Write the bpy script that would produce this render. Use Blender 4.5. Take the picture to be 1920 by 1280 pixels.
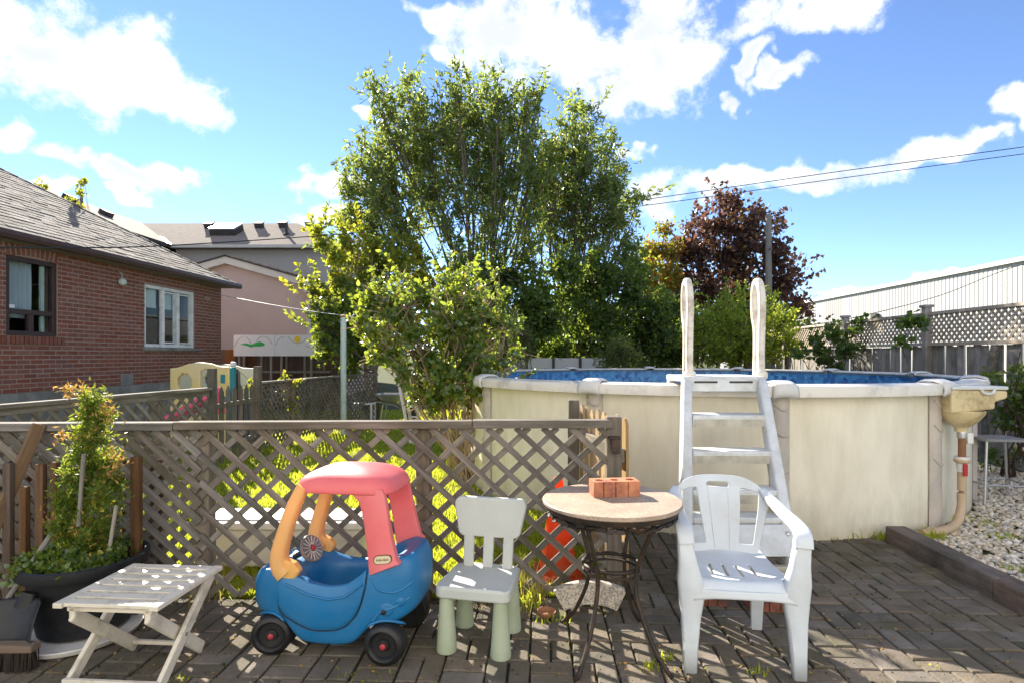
import bpy, bmesh, math, random
import numpy as np
from mathutils import Vector, Matrix, Euler

random.seed(7)
rng = np.random.default_rng(7)
scn = bpy.context.scene
col = scn.collection
for o in list(bpy.data.objects):
    bpy.data.objects.remove(o)

# ------------------------------------------------------------------ camera
FPX = 1067.0            # focal length in photo pixels (1920 wide)
HY = 666.0              # photo row of the horizon
CAMH = 1.43
camd = bpy.data.cameras.new('camera')
cam = bpy.data.objects.new('camera', camd)
col.objects.link(cam)
cam.location = (0, 0, CAMH)
cam.rotation_euler = (math.pi/2, 0, 0)
camd.sensor_width = 36.0
camd.lens = FPX/1920*36
camd.shift_y = (HY-640)/1920
camd.clip_start = 0.05
camd.clip_end = 2000
scn.camera = cam
scn.render.resolution_x = 1024
scn.render.resolution_y = 682

# ------------------------------------------------------------------ view
vs = scn.view_settings
vs.view_transform = 'Standard'
vs.look = 'None'
vs.gamma = 1.0
vs.exposure = 1.58
vs.use_curve_mapping = False
scn.cycles.max_bounces = 6
scn.cycles.diffuse_bounces = 3
scn.cycles.glossy_bounces = 3
scn.cycles.transmission_bounces = 5
scn.cycles.transparent_max_bounces = 8

# ------------------------------------------------------------------ sun
SUN_EL = math.radians(31)
SUN_AZ = math.radians(33)        # to the left of straight ahead (+Y)
sun_to = Vector((-math.sin(SUN_AZ)*math.cos(SUN_EL), math.cos(SUN_AZ)*math.cos(SUN_EL), math.sin(SUN_EL)))
sd = bpy.data.lights.new('sun', 'SUN')
sd.energy = 5.0
sd.angle = math.radians(0.5)
sd.color = (1.0, 0.93, 0.80)
sun = bpy.data.objects.new('sun', sd)
col.objects.link(sun)
sun.rotation_euler = (-sun_to).to_track_quat('-Z', 'Y').to_euler()
sun.location = sun_to*60

# ------------------------------------------------------------------ world
world = bpy.data.worlds.new('World')
scn.world = world
world.use_nodes = True
wn = world.node_tree.nodes
wl = world.node_tree.links
wn.clear()
def WN(t, **kw):
    n = wn.new(t)
    for k, v in kw.items():
        setattr(n, k, v)
    return n
def wmath(op, a, b=None, clamp=False):
    n = WN('ShaderNodeMath', operation=op, use_clamp=clamp)
    for i, s in enumerate((a, b)):
        if s is None: continue
        if isinstance(s, (int, float)): n.inputs[i].default_value = s
        else: wl.new(s, n.inputs[i])
    return n.outputs[0]
sky = WN('ShaderNodeTexSky', sky_type='NISHITA', sun_disc=False)
sky.sun_elevation = SUN_EL
sky.sun_rotation = -SUN_AZ
sky.altitude = 100
sky.air_density = 0.68
sky.dust_density = 0.0
sky.ozone_density = 2.6
tc = WN('ShaderNodeTexCoord')
nz = WN('ShaderNodeTexNoise', noise_dimensions='3D')
nz.inputs['Scale'].default_value = 9
nz.inputs['Detail'].default_value = 3
nz.inputs['Roughness'].default_value = 0.6
wl.new(tc.outputs['Generated'], nz.inputs['Vector'])
v1 = WN('ShaderNodeVectorMath', operation='SUBTRACT'); v1.inputs[1].default_value = (.5, .5, .5)
wl.new(nz.outputs['Color'], v1.inputs[0])
v2 = WN('ShaderNodeVectorMath', operation='MULTIPLY_ADD'); v2.inputs[1].default_value = (.20, .20, .11)
wl.new(v1.outputs[0], v2.inputs[0]); wl.new(tc.outputs['Generated'], v2.inputs[2])
v3 = WN('ShaderNodeVectorMath', operation='NORMALIZE'); wl.new(v2.outputs[0], v3.inputs[0])
DIR = v3.outputs[0]
CLOUDS = [  # heading of each cloud puff in the sky (given as where the photo shows it), half sizes
    (70,95,210,125),(250,165,150,70),(215,95,130,80),(330,195,60,35),(-160,60,220,150),
    (40,262,75,34),(145,305,62,26),(275,336,118,26),(258,376,48,18),(60,345,60,18),
    (960,50,165,85),(1110,100,185,105),(1245,110,125,95),(860,105,62,28),(1230,40,140,60),(1180,180,130,52),(820,10,70,26),
    (668,216,32,17),(640,355,85,34),(610,412,70,20),
    (1535,15,150,50),(1440,115,28,34),(1490,145,40,28),(1392,180,32,24),
    (1390,348,115,30),(1540,338,150,36),(1710,302,150,32),(1800,285,70,20),(1235,372,75,42),(1905,215,45,52),(1180,300,34,18),
    (1600,548,90,12),(1780,520,80,10)]
mx = None
for (px, py, rx, ry) in CLOUDS:
    c = Vector(((px-960)/FPX, 1.0, (HY-py)/FPX)); k = c.length; c.normalize()
    r = c.cross(Vector((0, 0, 1))).normalized()
    t = r.cross(c).normalized()
    mp = WN('ShaderNodeMapping', vector_type='TEXTURE')
    mp.inputs['Rotation'].default_value = Matrix((r, t, -c)).transposed().to_euler()
    mp.inputs['Scale'].default_value = (2*rx/FPX/k, 2*ry/FPX/k, 1e5)
    wl.new(DIR, mp.inputs['Vector'])
    gr = WN('ShaderNodeTexGradient', gradient_type='SPHERICAL'); wl.new(mp.outputs[0], gr.inputs['Vector'])
    m = gr.outputs['Fac']
    if mx is None: mx = m
    else:
        mx = wmath('SMOOTH_MAX', mx, m); mx.node.inputs[2].default_value = 0.12
mx = wmath('MULTIPLY_ADD', mx, 2.0); mx.node.inputs[2].default_value = -1.0
# broken cumulus over the unseen rest of the sky, thickened to fill the shade
nb = WN('ShaderNodeTexNoise'); nb.inputs['Scale'].default_value = 2.6; nb.inputs['Detail'].default_value = 1
wl.new(DIR, nb.inputs['Vector'])
rest = wmath('MULTIPLY', wmath('SUBTRACT', nb.outputs['Fac'], 0.50), 6.0)
fd = WN('ShaderNodeVectorMath', operation='DOT_PRODUCT'); fd.inputs[1].default_value = (0, .955, .296)
wl.new(tc.outputs['Generated'], fd.inputs[0])
rest = wmath('SUBTRACT', rest, wmath('MULTIPLY', wmath('SUBTRACT', fd.outputs['Value'], 0.50, clamp=True), 40.0))
mx = wmath('MAXIMUM', mx, rest)
nf = WN('ShaderNodeTexNoise'); nf.inputs['Scale'].default_value = 16; nf.inputs['Detail'].default_value = 6; nf.inputs['Roughness'].default_value = 0.68
wl.new(tc.outputs['Generated'], nf.inputs['Vector'])
dens = wmath('ADD', mx, wmath('MULTIPLY', wmath('SUBTRACT', nf.outputs['Fac'], 0.52), 1.9))
mr = WN('ShaderNodeMapRange', interpolation_type='SMOOTHSTEP')
mr.inputs['From Min'].default_value = -0.05; mr.inputs['From Max'].default_value = 0.62
wl.new(dens, mr.inputs['Value'])
# cloud tone: bright tops, faintly grey thick bases
mg = WN('ShaderNodeMapRange', interpolation_type='SMOOTHSTEP')
mg.inputs['From Min'].default_value = 0.30; mg.inputs['From Max'].default_value = 1.25
wl.new(wmath('ADD', mx, wmath('MULTIPLY', wmath('SUBTRACT', nz.outputs['Fac'], 0.45), 2.2)), mg.inputs['Value'])
cc = WN('ShaderNodeMix', data_type='RGBA')
cc.inputs['A'].default_value = (0.50, 0.50, 0.495, 1)
cc.inputs['B'].default_value = (0.315, 0.33, 0.355, 1)
wl.new(mg.outputs[0], cc.inputs['Factor'])
SKY_STRENGTH = 0.094
gain = WN('ShaderNodeMix', data_type='RGBA', blend_type='MULTIPLY'); gain.inputs['Factor'].default_value = 1
gain.inputs['B'].default_value = (SKY_STRENGTH/0.1*.95, SKY_STRENGTH/0.1*.975, SKY_STRENGTH/0.1*1.05, 1)
wl.new(sky.outputs[0], gain.inputs['A'])
sc_c = WN('ShaderNodeMix', data_type='RGBA', blend_type='MULTIPLY'); sc_c.inputs['Factor'].default_value = 1
sc_c.inputs['B'].default_value = (10, 10, 10, 1)
wl.new(cc.outputs['Result'], sc_c.inputs['A'])
mixc = WN('ShaderNodeMix', data_type='RGBA')
wl.new(wmath('MULTIPLY', mr.outputs[0], 0.97), mixc.inputs['Factor'])
wl.new(gain.outputs['Result'], mixc.inputs['A']); wl.new(sc_c.outputs['Result'], mixc.inputs['B'])
bg = WN('ShaderNodeBackground'); bg.inputs['Strength'].default_value = 0.1
wl.new(mixc.outputs['Result'], bg.inputs['Color'])
wo = WN('ShaderNodeOutputWorld'); wl.new(bg.outputs[0], wo.inputs['Surface'])
world.cycles.sampling_method = 'MANUAL'
world.cycles.sample_map_resolution = 512

# ------------------------------------------------------------------ helpers
def at(px, py, d):
    """the point of the place seen at photo pixel (px, py) at distance d ahead"""
    return Vector(((px-960)/FPX*d, d, CAMH-(py-HY)/FPX*d))
def gp(px, py, z=0.0):
    d = (CAMH-z)*FPX/(py-HY)
    return at(px, py, d)
GA = -math.atan(0.0468)                    # the yard's own grid is turned a little
def grid(x, y, z=0.0):
    c, s = math.cos(GA), math.sin(GA)
    return Vector((x*c-y*s, x*s+y*c, z))
def V(*a): return Vector(a)

def tag(o, label=None, cat=None, group=None, kind=None):
    if label: o['label'] = label
    if cat: o['category'] = cat
    if group: o['group'] = group
    if kind: o['kind'] = kind
    return o
def thing(name, label, cat, loc=(0, 0, 0), rotz=0.0, group=None):
    o = bpy.data.objects.new(name, None)
    col.objects.link(o)
    o.location = loc; o.rotation_euler = (0, 0, rotz)
    o.empty_display_size = 0.1
    return tag(o, label, cat, group)
def link_mesh(name, me, mat=None, parent=None, mtx=None):
    o = bpy.data.objects.new(name, me)
    col.objects.link(o)
    if mat and not me.materials: me.materials.append(mat)
    if parent is not None: o.parent = parent
    if mtx is not None: o.matrix_basis = mtx
    return o
def copy_tree(o, parent=None):
    c = o.copy(); col.objects.link(c)
    c.parent = parent
    for ch in list(o.children): copy_tree(ch, c)
    return c
def sgnpow(x, p): return math.copysign(abs(x)**p, x)

class MB:
    def __init__(s): s.v = []; s.f = []
    def add(s, vs_, fs):
        b = len(s.v)
        s.v.extend(Vector(v) for v in vs_)
        s.f.extend(tuple(b+i for i in f) for f in fs)
        return s
    def box(s, c, size, rot=None):
        c = Vector(c); hx, hy, hz = size[0]/2, size[1]/2, size[2]/2
        vs_ = [Vector((x*hx, y*hy, z*hz)) for z in (-1, 1) for y in (-1, 1) for x in (-1, 1)]
        if rot is not None: vs_ = [rot @ v for v in vs_]
        return s.add([v+c for v in vs_], [(0,2,3,1),(4,5,7,6),(0,1,5,4),(2,6,7,3),(0,4,6,2),(1,3,7,5)])
    def bar(s, p0, p1, w, h, up=(0, 0, 1)):
        p0 = Vector(p0); p1 = Vector(p1)
        d = (p1-p0).normalized(); up = Vector(up)
        sd_ = d.cross(up)
        if sd_.length < 1e-4: sd_ = d.cross(Vector((0, 1, 0)))
        sd_.normalize(); u2 = sd_.cross(d)
        vs_ = []
        for p in (p0, p1):
            for a, b in ((-1, -1), (1, -1), (1, 1), (-1, 1)):
                vs_.append(p+sd_*a*w/2+u2*b*h/2)
        return s.add(vs_, [(0,1,2,3),(7,6,5,4),(0,4,5,1),(1,5,6,2),(2,6,7,3),(3,7,4,0)])
    def sweep(s, pts, sizes, n=8, p=2.0, up=(0, 0, 1), closed=False, caps=True):
        """tube of superellipse section along pts; sizes: half sizes (side, up) per point"""
        pts = [Vector(q) for q in pts]; N = len(pts)
        if isinstance(sizes, (int, float)): sizes = [(sizes, sizes)]*N
        elif isinstance(sizes, tuple): sizes = [sizes]*N
        sizes = [(q, q) if isinstance(q, (int, float)) else q for q in sizes]
        up = Vector(up); rings = []; prev = None
        for i in range(N):
            if closed: d = pts[(i+1) % N]-pts[i-1]
            else: d = pts[min(i+1, N-1)]-pts[max(i-1, 0)]
            d.normalize()
            sd_ = d.cross(up)
            if sd_.length < 0.05: sd_ = prev if prev is not None else d.cross(Vector((0.3, 1, 0)))
            sd_ = sd_-d*sd_.dot(d); sd_.normalize()
            prev = sd_
            u2 = sd_.cross(d)
            a, b = sizes[i]; ring = []
            for k in range(n):
                th = 2*math.pi*(k+0.5)/n
                ring.append(pts[i]+sd_*a*sgnpow(math.cos(th), 2/p)+u2*b*sgnpow(math.sin(th), 2/p))
            rings.append(ring)
        fs = []
        for i in range(N if closed else N-1):
            j = (i+1) % N
            for k in range(n):
                l = (k+1) % n
                fs.append((i*n+k, j*n+k, j*n+l, i*n+l))
        if caps and not closed:
            fs.append(tuple(range(n))); fs.append(tuple((N-1)*n+k for k in reversed(range(n))))
        return s.add([v for r in rings for v in r], fs)
    def lathe(s, prof, n=24, c=(0, 0, 0), rot=None, capb=True, capt=True):
        c = Vector(c); vs_ = []; fs = []
        for r, z in prof:
            for k in range(n):
                th = 2*math.pi*k/n
                q = Vector((r*math.cos(th), r*math.sin(th), z))
                if rot is not None: q = rot @ q
                vs_.append(q+c)
        for i in range(len(prof)-1):
            for k in range(n):
                l = (k+1) % n
                fs.append((i*n+k, i*n+l, (i+1)*n+l, (i+1)*n+k))
        if capb: fs.append(tuple(reversed(range(n))))
        if capt: fs.append(tuple((len(prof)-1)*n+k for k in range(n)))
        return s.add(vs_, fs)
    def prism(s, poly, fn, w0, w1):
        n = len(poly)
        vs_ = [fn(a, b, w0) for a, b in poly]+[fn(a, b, w1) for a, b in poly]
        fs = [tuple(reversed(range(n))), tuple(range(n, 2*n))]
        fs += [(i, (i+1) % n, n+(i+1) % n, n+i) for i in range(n)]
        return s.add(vs_, fs)
    def grid(s, fn, nu, nv, closeu=False, hole=None):
        """fn(i/nu, j/nv)"""
        cu = nu if closeu else nu+1
        vs_ = [fn(i/nu, j/nv) for j in range(nv+1) for i in range(cu)]
        fs = []
        for j in range(nv):
            for i in range(nu):
                if hole and hole((i+.5)/nu, (j+.5)/nv): continue
                a = j*cu+i; b = j*cu+(i+1) % cu
                fs.append((a, b, b+cu, a+cu))
        return s.add(vs_, fs)
    def mesh(s, name, recalc=True):
        me = bpy.data.meshes.new(name)
        me.from_pydata([tuple(v) for v in s.v], [], s.f)
        if recalc:
            bm = bmesh.new(); bm.from_mesh(me)
            lone = [v for v in bm.verts if not v.link_faces]
            if lone: bmesh.ops.delete(bm, geom=lone, context='VERTS')
            bmesh.ops.recalc_face_normals(bm, faces=bm.faces)
            bm.to_mesh(me); bm.free()
        return me
    def build(s, name, mat, parent=None, world=False, smooth=None, bevel=0, subsurf=0, solid=0, seg=2, off=-1, recalc=True):
        if world and parent is not None:
            inv = (Matrix.Translation(parent.location) @ parent.rotation_euler.to_matrix().to_4x4()).inverted()
            s.v = [inv @ v for v in s.v]
        me = s.mesh(name, recalc)
        o = link_mesh(name, me, mat, parent)
        if solid:
            m = o.modifiers.new('solid', 'SOLIDIFY'); m.thickness = solid; m.offset = off
        if bevel:
            m = o.modifiers.new('bevel', 'BEVEL'); m.width = bevel; m.segments = seg; m.limit_method = 'ANGLE'; m.angle_limit = math.radians(40)
        if subsurf:
            m = o.modifiers.new('sub', 'SUBSURF'); m.levels = subsurf; m.render_levels = subsurf
            if smooth is None: smooth = 80
        if smooth is not None:
            me.polygons.foreach_set('use_smooth', [True]*len(me.polygons))
            if not subsurf: me.set_sharp_from_angle(angle=math.radians(smooth))
        return o

def np_mesh(name, verts, tris):
    verts = np.asarray(verts, dtype=np.float32); tris = np.asarray(tris, dtype=np.int32)
    me = bpy.data.meshes.new(name)
    me.vertices.add(len(verts)); me.vertices.foreach_set('co', verts.ravel())
    k = tris.shape[1]
    me.loops.add(tris.size); me.loops.foreach_set('vertex_index', tris.ravel())
    me.polygons.add(len(tris))
    me.polygons.foreach_set('loop_start', np.arange(0, tris.size, k, dtype=np.int32))
    try: me.polygons.foreach_set('loop_total', np.full(len(tris), k, dtype=np.int32))
    except Exception: pass
    me.update(calc_edges=True)
    return me

def lerp(a, b, t): return a+(b-a)*t
def pl(x, pts):
    """piecewise linear"""
    if x <= pts[0][0]: return pts[0][1]
    for (a, fa), (b, fb) in zip(pts, pts[1:]):
        if x <= b: return fa+(fb-fa)*(x-a)/(b-a)
    return pts[-1][1]
def spline(pts, n=8):
    """Catmull-Rom through pts"""
    P = [Vector(p) for p in pts]; P = [P[0]*2-P[1]]+P+[P[-1]*2-P[-2]]
    out = []
    for i in range(1, len(P)-2):
        for k in range(n):
            t = k/n
            a, b, c, d = P[i-1], P[i], P[i+1], P[i+2]
            out.append(0.5*((2*b)+(c-a)*t+(2*a-5*b+4*c-d)*t*t+(3*b-a-3*c+d)*t**3))
    out.append(P[-2])
    return out

# ------------------------------------------------------------------ materials
def pmat(name, c1, c2=None, rough=0.6, scale=6, stretch=(1, 1, 1), rnd=0.0, bump=0.0, bscale=None, metal=0.0,
         dirt=None, dirt_amt=0.5, dirt_scale=2.0, spec=0.5, detail=6, contrast=1.0, speck=None, dirt_stretch=(1, 1, 1), sat_rnd=0.0, dirt_sharp=0.12):
    m = bpy.data.materials.new(name); m.use_nodes = True
    nt = m.node_tree; N = nt.nodes; L = nt.links
    b = N['Principled BSDF']
    b.inputs['Roughness'].default_value = rough; b.inputs['Metallic'].default_value = metal
    b.inputs['Specular IOR Level'].default_value = spec
    if c2 is None: c2 = tuple(x*0.8 for x in c1)
    tcn = N.new('ShaderNodeTexCoord')
    oi = N.new('ShaderNodeObjectInfo')
    gi = N.new('ShaderNodeNewGeometry')
    off = N.new('ShaderNodeVectorMath'); off.operation = 'MULTIPLY_ADD'
    off.inputs[1].default_value = (31, 17, 23)
    L.new(oi.outputs['Random'], off.inputs[0])
    L.new(tcn.outputs['Object'], off.inputs[2])
    def noise(sc, st, det=detail, rg=0.6):
        mp = N.new('ShaderNodeMapping'); mp.inputs['Scale'].default_value = st
        L.new(off.outputs[0], mp.inputs['Vector'])
        n = N.new('ShaderNodeTexNoise'); n.inputs['Scale'].default_value = sc; n.inputs['Detail'].default_value = det; n.inputs['Roughness'].default_value = rg
        L.new(mp.outputs[0], n.inputs['Vector'])
        return n.outputs['Fac']
    nf_ = noise(scale, stretch)
    mrn = N.new('ShaderNodeMapRange')
    mrn.inputs['From Min'].default_value = 0.5-0.25/contrast; mrn.inputs['From Max'].default_value = 0.5+0.25/contrast
    L.new(nf_, mrn.inputs['Value'])
    mix = N.new('ShaderNodeMix'); mix.data_type = 'RGBA'
    mix.inputs['A'].default_value = tuple(c1)+(1,); mix.inputs['B'].default_value = tuple(c2)+(1,)
    L.new(mrn.outputs[0], mix.inputs['Factor'])
    out = mix.outputs['Result']
    if dirt is not None:
        nd = noise(dirt_scale, dirt_stretch, 8, 0.65)
        r2 = N.new('ShaderNodeMapRange')
        r2.inputs['From Min'].default_value = 0.75-0.5*dirt_amt-dirt_sharp; r2.inputs['From Max'].default_value = 0.75-0.5*dirt_amt+dirt_sharp
        L.new(nd, r2.inputs['Value'])
        m2 = N.new('ShaderNodeMix'); m2.data_type = 'RGBA'; m2.inputs['B'].default_value = tuple(dirt)+(1,)
        L.new(r2.outputs[0], m2.inputs['Factor']); L.new(out, m2.inputs['A'])
        out = m2.outputs['Result']
    if speck is not None:
        vz = N.new('ShaderNodeTexVoronoi'); vz.inputs['Scale'].default_value = speck[1]
        L.new(off.outputs[0], vz.inputs['Vector'])
        cr = N.new('ShaderNodeMapRange'); cr.inputs['From Min'].default_value = 0.55; cr.inputs['From Max'].default_value = 0.6
        sp = N.new('ShaderNodeSeparateColor'); L.new(vz.outputs['Color'], sp.inputs[0]); L.new(sp.outputs[0], cr.inputs['Value'])
        m3 = N.new('ShaderNodeMix'); m3.data_type = 'RGBA'; m3.inputs['B'].default_value = tuple(speck[0])+(1,)
        mu = N.new('ShaderNodeMath'); mu.operation = 'MULTIPLY'; mu.inputs[1].default_value = speck[2]
        L.new(cr.outputs[0], mu.inputs[0]); L.new(mu.outputs[0], m3.inputs['Factor']); L.new(out, m3.inputs['A'])
        out = m3.outputs['Result']
    if rnd > 0:
        ad = N.new('ShaderNodeMath'); ad.operation = 'ADD'
        L.new(oi.outputs['Random'], ad.inputs[0]); L.new(gi.outputs['Random Per Island'], ad.inputs[1])
        fr = N.new('ShaderNodeMath'); fr.operation = 'FRACT'; L.new(ad.outputs[0], fr.inputs[0])
        r3 = N.new('ShaderNodeMapRange'); r3.inputs['To Min'].default_value = 1-rnd; r3.inputs['To Max'].default_value = 1+rnd
        L.new(fr.outputs[0], r3.inputs['Value'])
        hs = N.new('ShaderNodeHueSaturation'); L.new(r3.outputs[0], hs.inputs['Value']); L.new(out, hs.inputs['Color'])
        if sat_rnd:
            f2 = N.new('ShaderNodeMath'); f2.operation = 'MULTIPLY'; f2.inputs[1].default_value = 7.31; L.new(fr.outputs[0], f2.inputs[0])
            f3 = N.new('ShaderNodeMath'); f3.operation = 'FRACT'; L.new(f2.outputs[0], f3.inputs[0])
            r4 = N.new('ShaderNodeMapRange'); r4.inputs['To Min'].default_value = 1-sat_rnd; r4.inputs['To Max'].default_value = 1+sat_rnd
            L.new(f3.outputs[0], r4.inputs['Value']); L.new(r4.outputs[0], hs.inputs['Saturation'])
        out = hs.outputs['Color']
    L.new(out, b.inputs['Base Color'])
    if bump > 0:
        nb_ = noise(bscale or scale*4, stretch, 5)
        bp = N.new('ShaderNodeBump'); bp.inputs['Strength'].default_value = bump; bp.inputs['Distance'].default_value = 0.01
        L.new(nb_, bp.inputs['Height']); L.new(bp.outputs[0], b.inputs['Normal'])
    return m

def glow_through(m, colr, fac):
    nt = m.node_tree; b = nt.nodes['Principled BSDF']
    t = nt.nodes.new('ShaderNodeBsdfTranslucent'); t.inputs[0].default_value = tuple(colr)+(1,)
    ms = nt.nodes.new('ShaderNodeMixShader'); ms.inputs[0].default_value = fac
    nt.links.new(b.outputs[0], ms.inputs[1]); nt.links.new(t.outputs[0], ms.inputs[2])
    nt.links.new(ms.outputs[0], nt.nodes['Material Output'].inputs['Surface'])
def leafmat(name, c_lo, c_hi, t_col, trans=0.5, rough=0.45, alt=None, alt_amt=0.0, spec=0.35):
    m = bpy.data.materials.new(name); m.use_nodes = True
    nt = m.node_tree; N = nt.nodes; L = nt.links
    b = N['Principled BSDF']; b.inputs['Roughness'].default_value = rough; b.inputs['Specular IOR Level'].default_value = spec
    gi = N.new('ShaderNodeNewGeometry')
    mix = N.new('ShaderNodeMix'); mix.data_type = 'RGBA'
    mix.inputs['A'].default_value = tuple(c_lo)+(1,); mix.inputs['B'].default_value = tuple(c_hi)+(1,)
    L.new(gi.outputs['Random Per Island'], mix.inputs['Factor'])
    out = mix.outputs['Result']
    tr = N.new('ShaderNodeBsdfTranslucent')
    hv = N.new('ShaderNodeHueSaturation'); hv.inputs['Color'].default_value = tuple(t_col)+(1,)
    rr = N.new('ShaderNodeMapRange'); rr.inputs['To Min'].default_value = 0.6; rr.inputs['To Max'].default_value = 1.25
    L.new(gi.outputs['Random Per Island'], rr.inputs['Value']); L.new(rr.outputs[0], hv.inputs['Value'])
    tout = hv.outputs['Color']
    if alt is not None:
        f = N.new('ShaderNodeMath'); f.operation = 'MULTIPLY'; f.inputs[1].default_value = 13.7
        L.new(gi.outputs['Random Per Island'], f.inputs[0])
        f2 = N.new('ShaderNodeMath'); f2.operation = 'FRACT'; L.new(f.outputs[0], f2.inputs[0])
        g = N.new('ShaderNodeMath'); g.operation = 'LESS_THAN'; g.inputs[1].default_value = alt_amt; L.new(f2.outputs[0], g.inputs[0])
        for k in (0, 1):
            m2 = N.new('ShaderNodeMix'); m2.data_type = 'RGBA'; m2.inputs['B'].default_value = tuple(alt)+(1,)
            L.new(g.outputs[0], m2.inputs['Factor']); L.new(out if k == 0 else tout, m2.inputs['A'])
            if k == 0: out = m2.outputs['Result']
            else: tout = m2.outputs['Result']
    L.new(out, b.inputs['Base Color']); L.new(tout, tr.inputs['Color'])
    ms = N.new('ShaderNodeMixShader'); ms.inputs[0].default_value = trans
    L.new(b.outputs[0], ms.inputs[1]); L.new(tr.outputs[0], ms.inputs[2])
    L.new(ms.outputs[0], N['Material Output'].inputs['Surface'])
    return m

M = {}
M['paver'] = pmat('paver', (.25,.20,.165), (.165,.132,.11), rough=.9, scale=9, rnd=.15, sat_rnd=.2, bump=.5, bscale=90, dirt=(.085,.08,.05), dirt_amt=.5, dirt_scale=3.2, dirt_sharp=.2, spec=.2)
M['joint'] = pmat('joint_sand', (.035,.030,.022), (.06,.05,.035), rough=1, scale=20, bump=.5, dirt=(.05,.07,.02), dirt_amt=.4, spec=.1)
M['earth'] = pmat('earth', (.11,.085,.055), (.06,.05,.03), rough=1, scale=3, bump=.8, bscale=40, dirt=(.08,.11,.03), dirt_amt=.5, dirt_scale=1.2, spec=.1)
M['turf'] = pmat('turf', (.27,.32,.035), (.20,.25,.03), rough=1, scale=5, bump=.8, bscale=60, dirt=(.16,.14,.06), dirt_amt=.4, dirt_scale=2, spec=.1)
WOODG1, WOODG2 = (.285,.247,.213), (.105,.088,.076)
def wood(name, c1, c2, axis, rough=.85, rnd=.18, dirt=None, amt=.45, scale=5):
    st = [1, 1, 1]
    for i in range(3):
        if i != axis: st[i] = 14
    return pmat(name, c1, c2, rough=rough, scale=scale*.5, stretch=tuple(st), rnd=rnd, sat_rnd=.3, bump=.45, bscale=7, dirt=dirt, dirt_amt=amt, dirt_scale=2.2, spec=.2, contrast=1.3)
M['wood_x'] = wood('weathered_wood_lengthwise', WOODG1, WOODG2, 0, dirt=(.11,.10,.075), amt=.42, rnd=.26)
M['wood_z'] = wood('weathered_wood_upright', (.25,.205,.165), (.12,.097,.08), 2, dirt=(.10,.10,.065), amt=.4)
M['board_z'] = wood('old_grey_board', (.40,.365,.335), (.22,.20,.185), 2, dirt=(.14,.135,.11), amt=.35)
M['lattice_tan'] = wood('tan_lattice_wood', (.50,.43,.35), (.32,.27,.22), 1, rnd=.2)
M['tan_z'] = wood('tan_picket_wood', (.50,.37,.23), (.32,.23,.14), 2, rnd=.2)
M['brown_z'] = wood('brown_stake_wood', (.17,.105,.065), (.085,.052,.034), 2, rnd=.15)
M['brown_x'] = wood('brown_plank_wood', (.25,.165,.10), (.14,.09,.055), 0, rnd=.15)
M['fence_far'] = wood('dark_brown_fence_wood', (.13,.075,.052), (.07,.04,.03), 2, rnd=.25)
M['cedar_far'] = wood('red_brown_fence_wood', (.30,.15,.085), (.17,.085,.05), 2, rnd=.25)
M['timber'] = wood('kerb_timber', (.22,.16,.13), (.10,.074,.062), 1, rnd=.15, dirt=(.05,.05,.04), amt=.4)
M['brick'] = pmat('house_brick', (.245,.10,.074), (.18,.073,.056), rough=.9, scale=12, rnd=.13, sat_rnd=.12, bump=.4, bscale=80, spec=.2)
M['mortar'] = pmat('mortar', (.36,.265,.215), (.29,.215,.18), rough=1, scale=12, bump=.3, spec=.1)
M['core_brick'] = pmat('orange_core_brick', (.60,.25,.13), (.46,.18,.10), rough=.9, scale=14, bump=.4, bscale=90, dirt=(.25,.09,.06), dirt_amt=.4, dirt_scale=9, spec=.2, rnd=.12)
M['dark_brick'] = pmat('red_core_brick', (.33,.115,.07), (.22,.075,.05), rough=.9, scale=14, bump=.4, bscale=90, dirt=(.12,.06,.045), dirt_amt=.45, dirt_scale=9, spec=.2, rnd=.12)
M['concrete'] = pmat('concrete', (.30,.295,.285), (.23,.225,.215), rough=.95, scale=4, bump=.4, bscale=50, dirt=(.16,.155,.145), dirt_amt=.4, spec=.2)
M['shingle'] = pmat('asphalt_shingle', (.32,.275,.235), (.19,.165,.145), rough=.95, scale=7, rnd=.28, sat_rnd=.2, bump=.6, bscale=140, spec=.15)
M['shingle_far'] = pmat('far_shingle', (.33,.262,.208), (.25,.20,.16), rough=.95, scale=3.5, stretch=(1,1,3), bump=.4, bscale=30, spec=.15, contrast=1.6)
M['gutter'] = pmat('brown_gutter_paint', (.085,.045,.042), (.055,.03,.03), rough=.45, scale=5)
M['brown_frame'] = pmat('brown_window_frame', (.055,.028,.026), (.035,.02,.02), rough=.5, scale=5)
M['soffit'] = pmat('soffit_paint', (.30,.27,.22), (.22,.20,.17), rough=.8, scale=4)
M['white_paint'] = pmat('white_frame_paint', (.80,.80,.79), (.66,.66,.65), rough=.5, scale=5, dirt=(.5,.49,.46), dirt_amt=.3, dirt_scale=6)
M['pink_stucco'] = pmat('pink_stucco', (.58,.445,.40), (.53,.40,.36), rough=.95, scale=2, bump=.3, bscale=60, spec=.15)
M['grey_stucco'] = pmat('grey_stucco', (.50,.445,.395), (.45,.40,.355), rough=.95, scale=1.5, bump=.3, bscale=50, spec=.15)
M['bounce_siding'] = pmat('pale_bounce_siding', (.70,.70,.69), (.64,.64,.63), rough=.7, scale=3)  # facing of the added bounce wall behind the camera
M['cream_trim'] = pmat('cream_trim', (.66,.60,.52), (.56,.51,.44), rough=.7, scale=3)
M['metal_flash'] = pmat('galvanised_flashing', (.72,.68,.62), (.6,.57,.52), rough=.4, scale=4, metal=.3)
M['dark_vent'] = pmat('dark_roof_vent', (.05,.045,.042), (.035,.03,.03), rough=.7, scale=5)
M['skyglass'] = pmat('skylight_dome', (.62,.66,.70), (.5,.54,.58), rough=.2, scale=2)
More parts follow.
